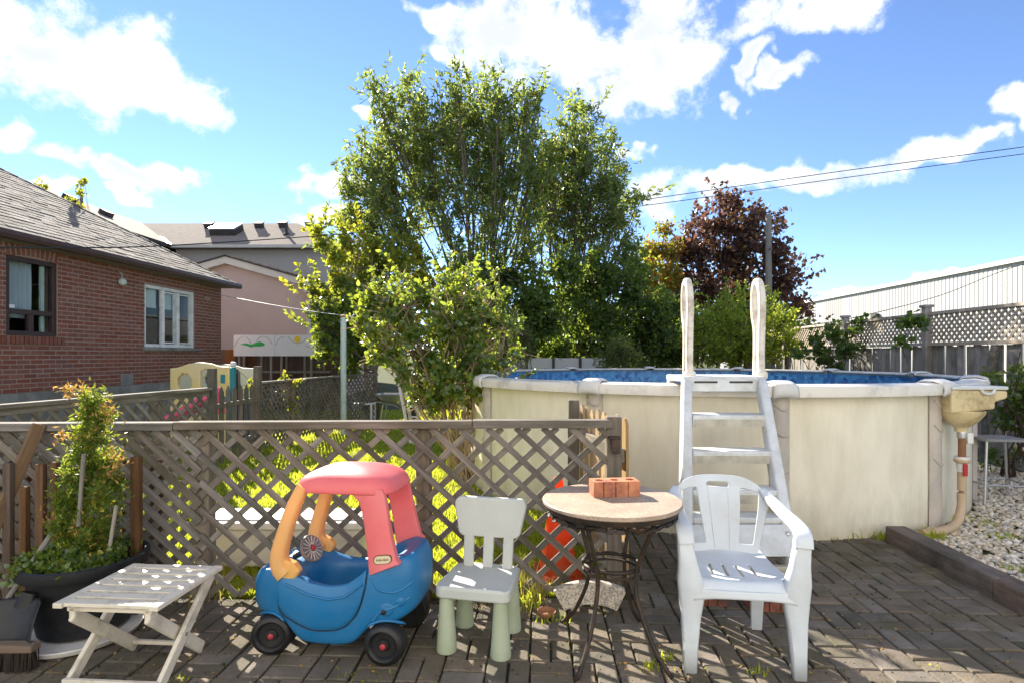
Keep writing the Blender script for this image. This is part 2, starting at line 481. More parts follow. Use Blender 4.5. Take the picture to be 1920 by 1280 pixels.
M['curtain'] = pmat('curtain_cloth', (.50,.52,.56), (.36,.38,.42), rough=.95, scale=3, stretch=(1,6,.4))
M['blind'] = pmat('roller_blind', (.62,.60,.55), (.52,.50,.46), rough=.9, scale=3)
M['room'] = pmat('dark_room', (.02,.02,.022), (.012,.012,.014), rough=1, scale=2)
M['warehouse'] = pmat('white_corrugated_metal', (.46,.45,.43), (.41,.40,.385), rough=.55, scale=.6, spec=.3)
M['pool_wall'] = pmat('cream_pool_wall', (.89,.815,.65), (.84,.76,.595), rough=.55, scale=1.5, dirt=(.62,.545,.40), dirt_amt=.28, dirt_scale=4.0, dirt_stretch=(1,1,.28), bump=.04, bscale=20, dirt_sharp=.22)
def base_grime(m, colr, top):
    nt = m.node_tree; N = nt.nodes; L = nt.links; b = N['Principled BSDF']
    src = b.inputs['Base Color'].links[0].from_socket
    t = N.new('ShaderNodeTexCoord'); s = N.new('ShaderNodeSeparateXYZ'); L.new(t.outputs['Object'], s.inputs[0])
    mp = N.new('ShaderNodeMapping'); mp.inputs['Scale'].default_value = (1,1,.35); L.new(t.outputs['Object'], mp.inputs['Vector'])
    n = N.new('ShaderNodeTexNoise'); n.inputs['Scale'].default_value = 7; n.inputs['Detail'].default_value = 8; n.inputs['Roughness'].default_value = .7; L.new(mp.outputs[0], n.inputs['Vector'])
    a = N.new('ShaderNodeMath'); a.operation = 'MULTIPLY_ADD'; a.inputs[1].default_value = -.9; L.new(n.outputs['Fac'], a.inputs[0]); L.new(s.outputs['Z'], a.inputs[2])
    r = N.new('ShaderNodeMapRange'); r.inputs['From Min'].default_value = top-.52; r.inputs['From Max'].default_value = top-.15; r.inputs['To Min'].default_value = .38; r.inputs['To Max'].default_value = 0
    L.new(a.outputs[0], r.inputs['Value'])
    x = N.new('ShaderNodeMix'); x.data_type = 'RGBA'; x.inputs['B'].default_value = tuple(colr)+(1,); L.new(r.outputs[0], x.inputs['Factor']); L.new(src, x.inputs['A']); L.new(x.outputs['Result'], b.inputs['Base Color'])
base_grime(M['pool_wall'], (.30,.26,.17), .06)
M['pool_rail'] = pmat('pool_top_rail', (.78,.72,.63), (.70,.645,.56), rough=.45, scale=3, dirt=(.42,.39,.34), dirt_amt=.25, dirt_scale=4)
M['upright'] = pmat('taupe_pool_upright', (.60,.52,.44), (.50,.43,.365), rough=.5, scale=3, dirt=(.36,.33,.29), dirt_amt=.3)
M['rail_cap'] = pmat('grey_rail_cap', (.66,.64,.61), (.56,.54,.51), rough=.45, scale=4)
M['ladder_white'] = pmat('white_ladder_plastic', (.70,.715,.73), (.62,.635,.645), rough=.4, scale=3, dirt=(.40,.385,.34), dirt_amt=.30, dirt_scale=7, dirt_sharp=.2, spec=.4)
M['ladder_dirty'] = pmat('stained_step_plastic', (.58,.535,.44), (.46,.42,.34), rough=.55, scale=6, dirt=(.24,.22,.17), dirt_amt=.45, dirt_scale=9, dirt_sharp=.2)
M['handrail'] = pmat('weathered_handrail', (.74,.69,.61), (.62,.56,.48), rough=.5, scale=6, dirt=(.34,.26,.20), dirt_amt=.28, dirt_scale=12)
M['yellowed'] = pmat('yellowed_plastic', (.74,.61,.35), (.66,.52,.28), rough=.5, scale=3, dirt=(.34,.24,.11), dirt_amt=.3, dirt_scale=8)
M['lid'] = pmat('skimmer_lid_plastic', (.68,.67,.64), (.58,.57,.54), rough=.4, scale=4)
M['hose'] = pmat('beige_hose', (.55,.40,.25), (.44,.31,.19), rough=.55, scale=4)
M['rust'] = pmat('rust_pipe', (.33,.16,.07), (.22,.10,.05), rough=.8, scale=12)
M['steel'] = pmat('galvanised_steel', (.55,.55,.55), (.42,.42,.42), rough=.35, scale=8, metal=.7)
M['red_handle'] = pmat('red_valve_handle', (.5,.03,.03), (.4,.02,.02), rough=.4, scale=5)
M['grey_seat'] = pmat('grey_stool_seat', (.27,.26,.26), (.21,.20,.20), rough=.55, scale=5)
M['mono'] = pmat('white_chair_plastic', (.64,.68,.72), (.57,.61,.65), rough=.38, scale=2.5, dirt=(.48,.47,.45), dirt_amt=.17, dirt_scale=4, dirt_sharp=.25, spec=.4)
M['mam'] = pmat('faded_green_plastic', (.50,.515,.48), (.43,.45,.415), rough=.6, scale=4, dirt=(.56,.58,.53), dirt_amt=.36, dirt_scale=3.5, dirt_sharp=.25, bump=.06, bscale=60)
M['mam_leg'] = pmat('green_leg_plastic', (.38,.43,.29), (.32,.375,.245), rough=.6, scale=4, dirt=(.45,.48,.38), dirt_amt=.3, dirt_scale=6, dirt_sharp=.2)
M['car_blue'] = pmat('blue_toy_plastic', (.006,.155,.37), (.005,.125,.31), rough=.38, scale=3, bump=.05, bscale=70, dirt=(.045,.18,.35), dirt_amt=.24, dirt_scale=5, dirt_sharp=.25, spec=.45)
M['car_red'] = pmat('sun_faded_red_plastic', (.80,.13,.13), (.74,.10,.105), rough=.5, scale=3, dirt=(.82,.22,.23), dirt_amt=.36, dirt_scale=2.4, dirt_sharp=.3, spec=.3)
M['car_yellow'] = pmat('sun_faded_yellow_plastic', (.90,.52,.13), (.85,.47,.12), rough=.45, scale=3, dirt=(.84,.54,.27), dirt_amt=.45, dirt_scale=3, dirt_sharp=.3, spec=.3)
glow_through(M['car_yellow'], (.98,.46,.04), .28)
M['car_roof'] = pmat('bleached_pink_roof_plastic', (.86,.13,.145), (.82,.11,.125), rough=.42, scale=2.5, dirt=(.88,.30,.30), dirt_amt=.42, dirt_scale=2.6, dirt_sharp=.3, spec=.4)
glow_through(M['car_roof'], (.95,.07,.05), .22)
M['black_plastic'] = pmat('black_plastic', (.008,.008,.009), (.013,.013,.014), rough=.5, scale=6, dirt=(.035,.033,.030), dirt_amt=.2, dirt_scale=8)
M['wheel_grey'] = pmat('grey_steering_wheel', (.24,.21,.21), (.17,.15,.15), rough=.6, scale=10)
M['badge'] = pmat('cream_badge', (.70,.60,.40), (.66,.56,.36), rough=.5)
M['badge_dark'] = pmat('dark_badge_ink', (.10,.03,.02), (.08,.03,.02), rough=.5)
M['hub_red'] = pmat('red_hub', (.45,.04,.05), (.36,.03,.04), rough=.5)
M['ftable'] = pmat('cream_folding_table_paint', (.74,.67,.55), (.64,.575,.46), rough=.55, scale=6, stretch=(1,8,8), dirt=(.36,.32,.25), dirt_amt=.25, dirt_scale=9)
M['pot'] = pmat('black_pot', (.005,.006,.008), (.009,.010,.012), rough=.6, scale=5, bump=.1, bscale=30, dirt=(.03,.03,.027), dirt_amt=.25, dirt_scale=7)
M['granite'] = pmat('pale_granite', (.66,.58,.47), (.54,.47,.38), rough=.85, scale=14, bump=.5, bscale=80, speck=((.22,.18,.15),140,.7))
M['granite_top'] = pmat('beige_stone_top', (.50,.375,.275), (.40,.30,.22), rough=.5, scale=10, speck=((.22,.16,.12),200,.5), dirt=(.32,.25,.19), dirt_amt=.35, dirt_scale=5)
M['iron'] = pmat('rusty_wrought_iron', (.028,.022,.018), (.045,.032,.024), rough=.6, scale=14, metal=.35, dirt=(.10,.055,.03), dirt_amt=.32, dirt_scale=10, bump=.2)
M['cone'] = pmat('orange_cone_plastic', (.90,.125,.02), (.82,.10,.015), rough=.5, scale=3, dirt=(.75,.22,.10), dirt_amt=.25)
glow_through(M['cone'], (1.0,.16,.01), .52)
M['terra'] = pmat('terracotta', (.46,.21,.11), (.36,.16,.08), rough=.85, scale=8)
M['white_box'] = pmat('white_planter_plastic', (.84,.81,.76), (.77,.74,.69), rough=.55, scale=3, dirt=(.45,.41,.33), dirt_amt=.3, dirt_scale=3)
M['mint'] = pmat('pale_mint_paint', (.56,.64,.58), (.48,.57,.51), rough=.5, scale=4, dirt=(.38,.40,.34), dirt_amt=.25, dirt_scale=6)
M['alu'] = pmat('dull_aluminium', (.60,.58,.53), (.50,.48,.44), rough=.45, scale=6, metal=.4)
M['toy_yellow'] = pmat('pale_yellow_toy_plastic', (.78,.62,.20), (.74,.66,.36), rough=.5, scale=1.6, contrast=1.6)
M['toy_cream'] = pmat('faded_cream_toy_plastic', (.68,.67,.52), (.6,.6,.48), rough=.5, scale=3)
M['toy_teal'] = pmat('teal_toy_plastic', (.01,.26,.29), (.01,.22,.25), rough=.45, scale=3)
M['toy_blue'] = pmat('deep_blue_toy_plastic', (.02,.07,.36), (.02,.06,.30), rough=.45, scale=3)
M['toy_pink'] = pmat('hot_pink_toy_plastic', (.80,.10,.22), (.72,.08,.20), rough=.45, scale=3)
M['toy_mauve'] = pmat('mauve_pink_toy_plastic', (.62,.20,.55), (.66,.14,.38), rough=.45, scale=3, contrast=1.5)
M['sign_white'] = pmat('white_sign_board', (.78,.76,.80), (.72,.70,.74), rough=.5, scale=2)
M['paint_green'] = pmat('green_paint', (.03,.42,.10), (.03,.36,.08), rough=.6)
M['paint_yellow'] = pmat('yellow_paint', (.85,.60,.03), (.8,.55,.03), rough=.6)
M['paint_dark'] = pmat('pencil_line', (.22,.24,.22), (.18,.2,.18), rough=.8)
M['pole_wood'] = wood('utility_pole_wood', (.30,.27,.23), (.20,.18,.155), 2)
M['wire'] = pmat('black_cable', (.03,.03,.032), (.02,.02,.02), rough=.7)
M['line'] = pmat('clothes_line', (.5,.5,.5), (.4,.4,.4), rough=.6)
M['bark'] = pmat('grey_brown_bark', (.17,.135,.105), (.09,.072,.058), rough=.95, scale=6, stretch=(1,1,.25), bump=.7, bscale=25, spec=.15)
M['bark_light'] = pmat('pale_vine_bark', (.42,.31,.21), (.27,.19,.13), rough=.95, scale=8, stretch=(1,1,.3), bump=.6, bscale=25, spec=.15)
M['bark_dark'] = pmat('dark_bark', (.075,.05,.04), (.045,.032,.026), rough=.95, scale=8, stretch=(1,1,.3), bump=.6, spec=.15)
M['pebble'] = pmat('white_pebble', (.68,.60,.50), (.52,.455,.375), rough=.8, scale=20, rnd=.30, sat_rnd=.6, spec=.3)
M['bristle'] = pmat('dark_bristle', (.05,.035,.025), (.03,.02,.015), rough=.9, scale=30)
M['soil'] = pmat('potting_soil', (.045,.032,.022), (.03,.02,.014), rough=1, scale=20, bump=1)
M['gray_fence'] = pmat('pale_grey_vinyl', (.50,.50,.50), (.44,.44,.44), rough=.6, scale=3)
# leaves
M['lf_willow'] = leafmat('willow_leaf', (.045,.085,.028), (.115,.165,.055), (.46,.56,.09), trans=.45, rough=.33, spec=.6, alt=(.30,.24,.03), alt_amt=.05)
M['lf_dark'] = leafmat('dark_tree_leaf', (.022,.055,.020), (.075,.125,.038), (.38,.50,.06), trans=.44, rough=.35, spec=.55)
M['lf_maple'] = leafmat('copper_maple_leaf', (.055,.034,.034), (.12,.070,.056), (.28,.13,.085), trans=.38, alt=(.26,.15,.05), alt_amt=.14, rough=.4)
M['lf_lime'] = leafmat('sunlit_shrub_leaf', (.10,.155,.028), (.19,.26,.045), (.60,.68,.06), trans=.52)
M['lf_vine'] = leafmat('vine_leaf', (.035,.080,.024), (.105,.165,.045), (.52,.62,.055), trans=.44, rough=.27, spec=.9, alt=(.35,.30,.04), alt_amt=.05)
M['lf_shoot'] = leafmat('yellow_green_leaf', (.09,.14,.02), (.17,.22,.03), (.52,.56,.05), trans=.52, alt=(.55,.42,.03), alt_amt=.10)
M['lf_orange'] = leafmat('turning_leaf', (.10,.13,.03), (.18,.20,.04), (.55,.55,.06), trans=.5, alt=(.50,.22,.05), alt_amt=.30)
M['lf_haze'] = leafmat('soft_green_leaf', (.07,.10,.035), (.12,.16,.05), (.32,.36,.09), trans=.45)
M['lf_cedar'] = leafmat('cedar_spray', (.06,.105,.018), (.13,.19,.03), (.44,.52,.055), trans=.45, alt=(.46,.30,.05), alt_amt=.07)
M['lf_dry'] = leafmat('dry_orange_spray', (.42,.22,.07), (.55,.33,.10), (.55,.34,.08), trans=.45)
M['lf_grass'] = leafmat('grass_blade', (.18,.24,.02), (.30,.36,.035), (.75,.78,.06), trans=.52, rough=.6)
M['lf_straw'] = leafmat('straw_blade', (.28,.22,.09), (.38,.31,.13), (.5,.40,.14), trans=.4, rough=.7)
def glassmat(name, tint=(.9,.95,.95), refl=-.02, rough=.02):
    m = bpy.data.materials.new(name); m.use_nodes = True
    N = m.node_tree.nodes; L = m.node_tree.links
    N.remove(N['Principled BSDF'])
    t = N.new('ShaderNodeBsdfTransparent'); t.inputs[0].default_value = tuple(tint)+(1,)
    g = N.new('ShaderNodeBsdfGlossy'); g.inputs['Roughness'].default_value = rough
    lw = N.new('ShaderNodeLayerWeight'); lw.inputs[0].default_value = .5
    pw = N.new('ShaderNodeMath'); pw.operation = 'POWER'; pw.inputs[1].default_value = 4.0; L.new(lw.outputs['Facing'], pw.inputs[0])
    ad = N.new('ShaderNodeMath'); ad.operation = 'MULTIPLY_ADD'; ad.inputs[1].default_value = .4; ad.inputs[2].default_value = .012; L.new(pw.outputs[0], ad.inputs[0])
    ms = N.new('ShaderNodeMixShader'); L.new(ad.outputs[0], ms.inputs[0]); L.new(t.outputs[0], ms.inputs[1]); L.new(g.outputs[0], ms.inputs[2])
    L.new(ms.outputs[0], N['Material Output'].inputs['Surface'])
    return m
M['glass'] = glassmat('window_glass')

# ================================================================== GROUND
g_ = MB().add([(-400,-400,-.06),(400,-400,-.06),(400,400,-.06),(-400,400,-.06)], [(0,1,2,3)]).build('ground', M['earth'])
tag(g_, kind='structure', label='bare earth and rough ground around the yard')
FY = 3.36                                    # distance of the front lattice fence
POOLC = V(2.24, 7.19, 0); POOLR = 2.78
def sheet(name, pts, z, mat, label):
    o = MB().add([(x, y, z) for x, y in pts], [tuple(range(len(pts)))]).build(name, mat)
    return tag(o, kind='structure', label=label)
sheet('lawn', [(-3.9,3.2),(.7,3.4),(.75,5.2),(-.1,8.2),(1.2,12),(.5,15),(-9,15),(-8.5,3.2)], -.02, M['turf'], 'sunlit lawn behind the lattice fence')
# patio: bedding slab, pavers laid on the yard grid
KX = 2.66                                    # kerb inner edge, grid x at grid y = 0
patio = MB().box((0,0,-.035),(1,1,.03)).build('patio', M['joint'])
patio.data.clear_geometry()
bm_ = MB()
pb = [grid(-4.6,.3),grid(KX+.02,.3),grid(KX+.02,5.2),grid(.45,5.2),grid(.45,3.45),grid(-4.6,3.45)]
bm_.add([(p.x,p.y,-.016) for p in pb]+[(p.x,p.y,-.06) for p in pb], [(0,1,2,3,4,5)]+[(i,(i+1)%6,6+(i+1)%6,6+i) for i in range(6)])
me_ = bm_.mesh('patio'); me_.materials.append(M['joint']); patio.data = me_
tag(patio, kind='structure', label='basketweave brick paver patio')
def paver_mesh(k):
    r = random.Random(k)
    a, b, h, e = .0945, .0455, .05, .005
    j = lambda: r.uniform(-.0015, .0015)
    b_ = MB()
    vs_ = [(-a,-b,-h),(a,-b,-h),(a,b,-h),(-a,b,-h)]
    vs_ += [(-a+j(),-b+j(),-e),(a+j(),-b+j(),-e),(a+j(),b+j(),-e),(-a+j(),b+j(),-e)]
    vs_ += [(-a+e,-b+e,j()),(a-e,-b+e,j()),(a-e,b-e,j()),(-a+e,b-e,j())]
    b_.add(vs_, [(8,9,10,11)]+[(i,(i+1)%4,4+(i+1)%4,4+i) for i in range(4)]+[(4+i,4+(i+1)%4,8+(i+1)%4,8+i) for i in range(4)])
    me = b_.mesh('paver'); me.materials.append(M['paver'])
    return me, b_
pav = [paver_mesh(k) for k in range(5)]
slots = []
m_ = .2
for i in range(-24, 15):
    for j in range(3, 27):
        cx, cy = i*m_+.06, j*m_-.03
        for k in (-1, 1):
            if (i+j) % 2: x, y, r_ = cx, cy+k*.05, 0.0
            else: x, y, r_ = cx+k*.05, cy, math.pi/2
            if x > KX+.04 or (y > 3.34 and x < .50) or y > 5: continue
            p = grid(x, y)
            if (p.xy-POOLC.xy).length < POOLR-.12: continue
            slots.append((p, r_))
def seen(p):
    if p.y < 2.42: return False
    u = p.x/p.y*FPX
    return abs(u) < 1000
slots.sort(key=lambda s: (not seen(s[0]), s[0].y))
rest_p = MB()
for n_, (p, r_) in enumerate(slots):
    tl = Euler((random.gauss(0,.006), random.gauss(0,.006), GA+r_+random.gauss(0,.012))).to_matrix().to_4x4()
    mt = Matrix.Translation((p.x+random.gauss(0,.0012), p.y+random.gauss(0,.0012), random.gauss(0,.002))) @ tl
    if n_ < 298:
        link_mesh('paver', pav[n_ % 5][0], None, patio, mt)
    else:
        b_ = pav[n_ % 5][1]
        rest_p.add([mt @ v for v in b_.v], b_.f)
tag(rest_p.build('pavers', M['paver'], patio), kind='stuff')

# kerb timbers and the pebble bed
kerb = thing('timber_kerb', 'dark timber kerb between the patio and the white pebbles', 'kerb', grid(KX+.085, 3.9), GA)
for y0, y1 in ((-1.9, -.42), (-.415, .62)):
    MB().box((0, (y0+y1)/2, .045), (.15, y1-y0, .15)).build('timber', M['timber'], kerb, bevel=.008)
sheet('gravel_bed', [(grid(KX+.1,1.5).x,1.5),(7.2,1.5),(7.2,8),(5.0,8.6),(2.5,8.6),(grid(KX+.1,4.2).x,4.2)], -.012, M['earth'], 'earth under the pebbles')
def ico():
    bm = bmesh.new(); bmesh.ops.create_icosphere(bm, subdivisions=1, radius=1.0)
    v = np.array([q.co[:] for q in bm.verts]); f = np.array([[x.index for x in q.verts] for q in bm.faces]); bm.free()
    return v, f
IV, IF = ico()
def blobs(name, P, R, mat, flat=.6):
    n = len(P)
    sc = np.stack([R*rng.uniform(.75,1.25,n), R*rng.uniform(.75,1.25,n), R*flat*rng.uniform(.7,1.2,n)], 1)
    a = rng.uniform(0, 6.28, n); t = rng.normal(0, .35, n)
    v = IV[None]*(1+rng.normal(0,.08,(n,len(IV),1)))*sc[:,None,:]
    y = v[:,:,1]*np.cos(t)[:,None]-v[:,:,2]*np.sin(t)[:,None]; z = v[:,:,1]*np.sin(t)[:,None]+v[:,:,2]*np.cos(t)[:,None]
    x = v[:,:,0]
    X = x*np.cos(a)[:,None]-y*np.sin(a)[:,None]; Y = x*np.sin(a)[:,None]+y*np.cos(a)[:,None]
    vv = np.stack([X,Y,z],2)+P[:,None,:]
    f = IF[None]+(np.arange(n)*len(IV))[:,None,None]
    me = np_mesh(name, vv.reshape(-1,3), f.reshape(-1,3)); me.materials.append(mat)
    me.polygons.foreach_set('use_smooth', [True]*len(me.polygons))
    return link_mesh(name, me)
pp = []
while len(pp) < 7000:
    x = random.uniform(2.7, 6.2); y = random.uniform(2.6, 7.6)
    q = V(x, y, 0)
    if (q.xy-POOLC.xy).length < POOLR+.02 or x < grid(KX+.17, y).x or x/y > 1.02: continue
    pp.append((x, y, random.uniform(0, .02)))
P_ = np.array(pp)
tag(blobs('pebbles', P_, rng.uniform(.011,.027,len(P_)), M['pebble']), 'white pebble bed between the kerb, the pool and the fence', 'pebbles', kind='stuff')

n_ = 2600
P_ = np.stack([rng.uniform(-2.6,2.6,n_), rng.uniform(2.3,4.3,n_), np.full(n_,.002)],1)
P_ = P_[(P_[:,1] < 3.34) | (P_[:,0] > .6)]
tag(blobs('grit', P_, np.abs(rng.normal(0,.0022,len(P_)))+.0012, M['joint']), 'grit and crumbs of soil scattered on the pavers', 'grit', kind='stuff')
# ------------------------------------------------------------------ grass
def blades(name, P, h, w, mat, lean=.5):
    n = len(P)
    a = rng.uniform(0, 6.28, n); sx, sy = np.cos(a)*w/2, np.sin(a)*w/2
    la = rng.uniform(0, 6.28, n); l = np.abs(rng.normal(0, lean, n))*h
    z0 = np.zeros(n)
    side = np.stack([sx, sy, z0], 1)
    mid = P+np.stack([np.cos(la)*l*.3, np.sin(la)*l*.3, h*.55], 1)
    tip = P+np.stack([np.cos(la)*l, np.sin(la)*l, h*np.sqrt(np.clip(1-(l/h)**2*.5,.2,1))], 1)
    v = np.stack([P-side, P+side, mid+side*.7, mid-side*.7, tip], 1)
    b = (np.arange(n)*5)[:,None]
    f = np.stack([b+[[0,1,2]], b+[[0,2,3]], b+[[3,2,4]]], 1).reshape(-1,3)
    me = np_mesh(name, v.reshape(-1,3), f); me.materials.append(mat)
    return link_mesh(name, me)
def in_poly(x, y, poly):
    c = np.zeros(len(x), bool); j = len(poly)-1
    for i in range(len(poly)):
        xi, yi = poly[i]; xj, yj = poly[j]
        c ^= ((yi > y) != (yj > y)) & (x < (xj-xi)*(y-yi)/(yj-yi+1e-9)+xi)
        j = i
    return c
n_ = 330000
yy = 3.38+(15-3.38)*rng.random(n_)**2.0
xx = rng.uniform(-1, 1, n_)*yy*.95
poly = [(-3.9,3.3),(.62,3.42),(.68,5.2),(-.4,6.2),(-.55,7.2),(-.3,8.3),(1.2,12),(.5,15),(-9,15),(-8.5,3.3)]
ok = in_poly(xx, yy, poly)
ok &= (xx > -yy*.72-.3)
clump = np.sin(xx*9.1+np.sin(yy*7.3)*1.4)*np.sin(yy*8.7+np.sin(xx*6.1))
ok &= rng.random(n_) < .72+.28*clump
P_ = np.stack([xx, yy, np.full(n_, -.022)], 1)[ok]
hh = rng.uniform(.025,.065,len(P_))*(1+.2*clump[ok])
tag(blades('grass', P_, hh, .006+.0009*P_[:,1], M['lf_grass']), 'sunlit mown grass of the back lawn', 'grass', kind='stuff')
# rank grass and straw at the foot of the fence and in the paver joints
n_ = 5200
xx = rng.uniform(-2.6, .62, n_); yy = FY+.0+rng.normal(.06,.10,n_)
ok = np.abs(np.sin(xx*5.3)+np.sin(xx*11.7+1))*rng.random(n_) > .42
P_ = np.stack([xx, yy, np.full(n_, -.02)], 1)[ok]
tag(blades('fence_foot_grass', P_, rng.uniform(.06,.20,len(P_)), .006, M['lf_straw'], lean=.7), 'dry straw and rank grass along the foot of the lattice fence', 'grass', kind='stuff')
tf = []
for (px, py, n, s, h) in ((1420,1262,22,.03,.035),(1225,1250,26,.04,.05),(1250,1235,16,.02,.06),(660,1272,30,.08,.025),(1655,1010,50,.05,.1),(1600,1006,50,.04,.1),(1748,1012,90,.06,.12),(1780,975,90,.07,.12),(335,1275,20,.05,.03),(1880,1010,70,.07,.08),(1905,1070,60,.05,.07),(1850,985,50,.08,.07),(1040,1165,30,.05,.06),(990,1135,50,.06,.16),(1560,1010,30,.03,.06),(1760,1250,8,.02,.02)):
    p = gp(px, py)
    for _ in range(n): tf.append((random.gauss(p.x,s), random.gauss(p.y,s*.6), 0, random.uniform(.3,1)*h))
tf = np.array(tf)
tag(blades('weed_tufts', tf[:,:3], tf[:,3], .009, M['lf_grass'], lean=.9), 'small green weeds in the paver joints and among the pebbles', 'weeds', kind='stuff')

n_ = 5200
xx = np.concatenate([rng.uniform(.5,1.5,n_//2), rng.uniform(-2.6,2.6,n_//2)]); yy = np.concatenate([rng.uniform(3.3,4.4,n_//2), rng.uniform(2.4,3.35,n_//2)])
gx = xx*math.cos(GA)+yy*math.sin(-GA)*-1; gy = yy
jx = np.abs(((xx-.06)/.1) % 1-.5); jy = np.abs(((yy+.03)/.1) % 1-.5)
ok = (rng.random(n_) < np.where(np.arange(n_) < n_//2, .9, .45))
P_ = np.stack([xx, yy, np.full(n_, -.012)], 1)[ok]
tag(blades('moss', P_, rng.uniform(.010,.022,len(P_)), .006, M['lf_dark'], lean=.9), 'dark moss and tiny weeds in the paver joints', 'moss', kind='stuff')
# ================================================================== ADDED UNSEEN WALL BEHIND THE CAMERA (bounces sun into the patio shade)
own = thing('bounce_wall', 'added unseen pale wall behind the camera that bounces sunlight', 'house', (0, -1.9, 0))
for k in range(27):
    MB().box((0,-.02+.004*(k % 2),.12+k*.2),(13,.05,.198)).build('bounce_board', M['bounce_siding'], own)
MB().box((0,-3,2.6),(12.9,5.9,5.4)).build('wall', M['soffit'], own)
dw = MB().box((1.6,.03,1.02),(.95,.06,2.04)).build('door', M['white_paint'], own, bevel=.01)  # door and window are added dressing on the unseen bounce wall
MB().box((1.25,.08,1.0),(.05,.05,.12)).build('handle', M['steel'], dw)
ow = MB().box((-1.8,.03,1.75),(1.5,.06,1.2)).build('window', M['white_paint'], own, bevel=.01)
MB().box((-1.8,.064,1.75),(1.34,.01,1.04)).build('pane', M['room'], ow)

# ================================================================== BRICK HOUSE
def slab(b, y0, y1, z0, z1, x0, x1): return b.box(((x0+x1)/2,(y0+y1)/2,(z0+z1)/2),(x1-x0,y1-y0,z1-z0))
HX, HYY = -7.4, 12.95
house = thing('brick_house', 'red brick bungalow with brown gutter and grey shingle hip roof', 'house', grid(HX, HYY), GA)
yl = lambda gy: gy-HYY
WT, W0 = 3.06, .896                    # top of the brickwork, top of the foundation
Y_NEAR = yl(2.0)
W1 = (yl(7.58), yl(8.43), 1.71, 2.84)  # brown window
W2 = (yl(10.37), yl(11.92), 1.59, 2.77)
b = MB()
segs = sorted([Y_NEAR, W1[0], W1[1], W2[0], W2[1], 0])
for y0, y1 in zip(segs, segs[1:]):
    win = next((w for w in (W1, W2) if abs(w[0]-y0) < 1e-6), None)
    if win:
        slab(b, y0, y1, W0, win[2], -.24, -.004); slab(b, y0, y1, win[3], WT, -.24, -.004)
    else: slab(b, y0, y1, W0, WT, -.24, -.004)
slab(b, -.25, -.010, W0, WT, -7.0, -.245)
slab(b, Y_NEAR, -.26, W0, WT, -7.0, -6.8)
slab(b, Y_NEAR, Y_NEAR+.2, W0, WT, -6.79, -.25)
wall = b.build('wall', M['mortar'], house)
slab(MB(), Y_NEAR-.02, .02, -.1, W0-.002, -7.02, .03).build('foundation', M['concrete'], house)
BL, BHh, PT = .203, .053, .068
def brick_mesh(l, k):
    r = random.Random(k); a, h, e = l/2, BHh/2, .004
    j = lambda: r.uniform(-.002,.002)
    fr = [(0+j(),-a+e,-h+e),(0+j(),a-e,-h+e),(0+j(),a-e,h-e),(0+j(),-a+e,h-e)]
    md = [(-e,-a,-h),(-e,a,-h),(-e,a,h),(-e,-a,h)]
    bk = [(-.03,-a,-h),(-.03,a,-h),(-.03,a,h),(-.03,-a,h)]
    b_ = MB().add(fr+md+bk, [(0,1,2,3)]+[(i,(i+1)%4,4+(i+1)%4,4+i) for i in range(4)]+[(4+i,4+(i+1)%4,8+(i+1)%4,8+i) for i in range(4)])
    me = b_.mesh('brick'); me.materials.append(M['brick'])
    return me, b_
bks = [brick_mesh(BL, k) for k in range(6)]
place = []
nrow = int((WT-W0)/PT)
for r_ in range(nrow):
    z = W0+PT*(r_+.5)
    iv = [(Y_NEAR, -.004)]
    for w in (W1, W2):
        zt = w[3]+(.17 if w is W1 else .0); zb = w[2]-(.13 if w is W1 else .065)
        ex = .1 if (w is W1 and z < w[2]) else (.02 if z > w[3] else (.06 if w is W2 and z < w[2] else .006))
        if z+.026 > zb and z-.026 < zt:
            iv = [q for (a0, a1) in iv for q in ((a0, min(a1, w[0]-ex)), (max(a0, w[1]+ex), a1)) if q[1]-q[0] > .03]
    y = -.004-(.1085 if r_ % 2 else 0)+.217
    while y > Y_NEAR:
        for a0, a1 in iv:
            c0, c1_ = max(y-BL, a0), min(y, a1)
            if c1_-c0 > .03: place.append(((c0+c1_)/2, z, (c1_-c0)/BL))
        y -= .217
place.sort(key=lambda q: abs(q[0]-yl(9.0)) + (3 if q[0] < yl(7.55) else 0))
rb = MB()
for n_, (y, z, sc) in enumerate(place):
    mt = Matrix.Translation((random.gauss(0,.0012), y, z)) @ Euler((random.gauss(0,.004),0,0)).to_matrix().to_4x4() @ Matrix.Diagonal((1,sc,1,1))
    me, bb_ = bks[random.randrange(6)]
    if n_ < 270: link_mesh('brick', me, None, wall, mt)
    elif y > yl(4.0): rb.add([mt @ v for v in bb_.v], bb_.f)
# soldier bricks over and sill bricks under the brown window
nso = 11
for k in range(nso):
    t = (k+.5)/nso; y = lerp(W1[0]-.02, W1[1]+.02, t); an = (t-.5)*.5
    mt = Matrix.Translation((.002, y, W1[3]+.105+.055*(1-(2*t-1)**2)-.03)) @ Euler((-an+math.pi/2,0,0)).to_matrix().to_4x4()
    link_mesh('brick', bks[k % 6][0], None, wall, mt)
for k in range(15):
    t = (k+.5)/15; y = lerp(W1[0]-.1, W1[1]+.1, t)
    mt = Matrix.Translation((.035, y, W1[2]-.062)) @ Euler((math.pi/2,0,0)).to_matrix().to_4x4() @ Matrix.Diagonal((1.6,.58,1,1))
    link_mesh('brick', bks[k % 6][0], None, wall, mt)
tag(rb.build('bricks', M['brick'], wall), kind='stuff')
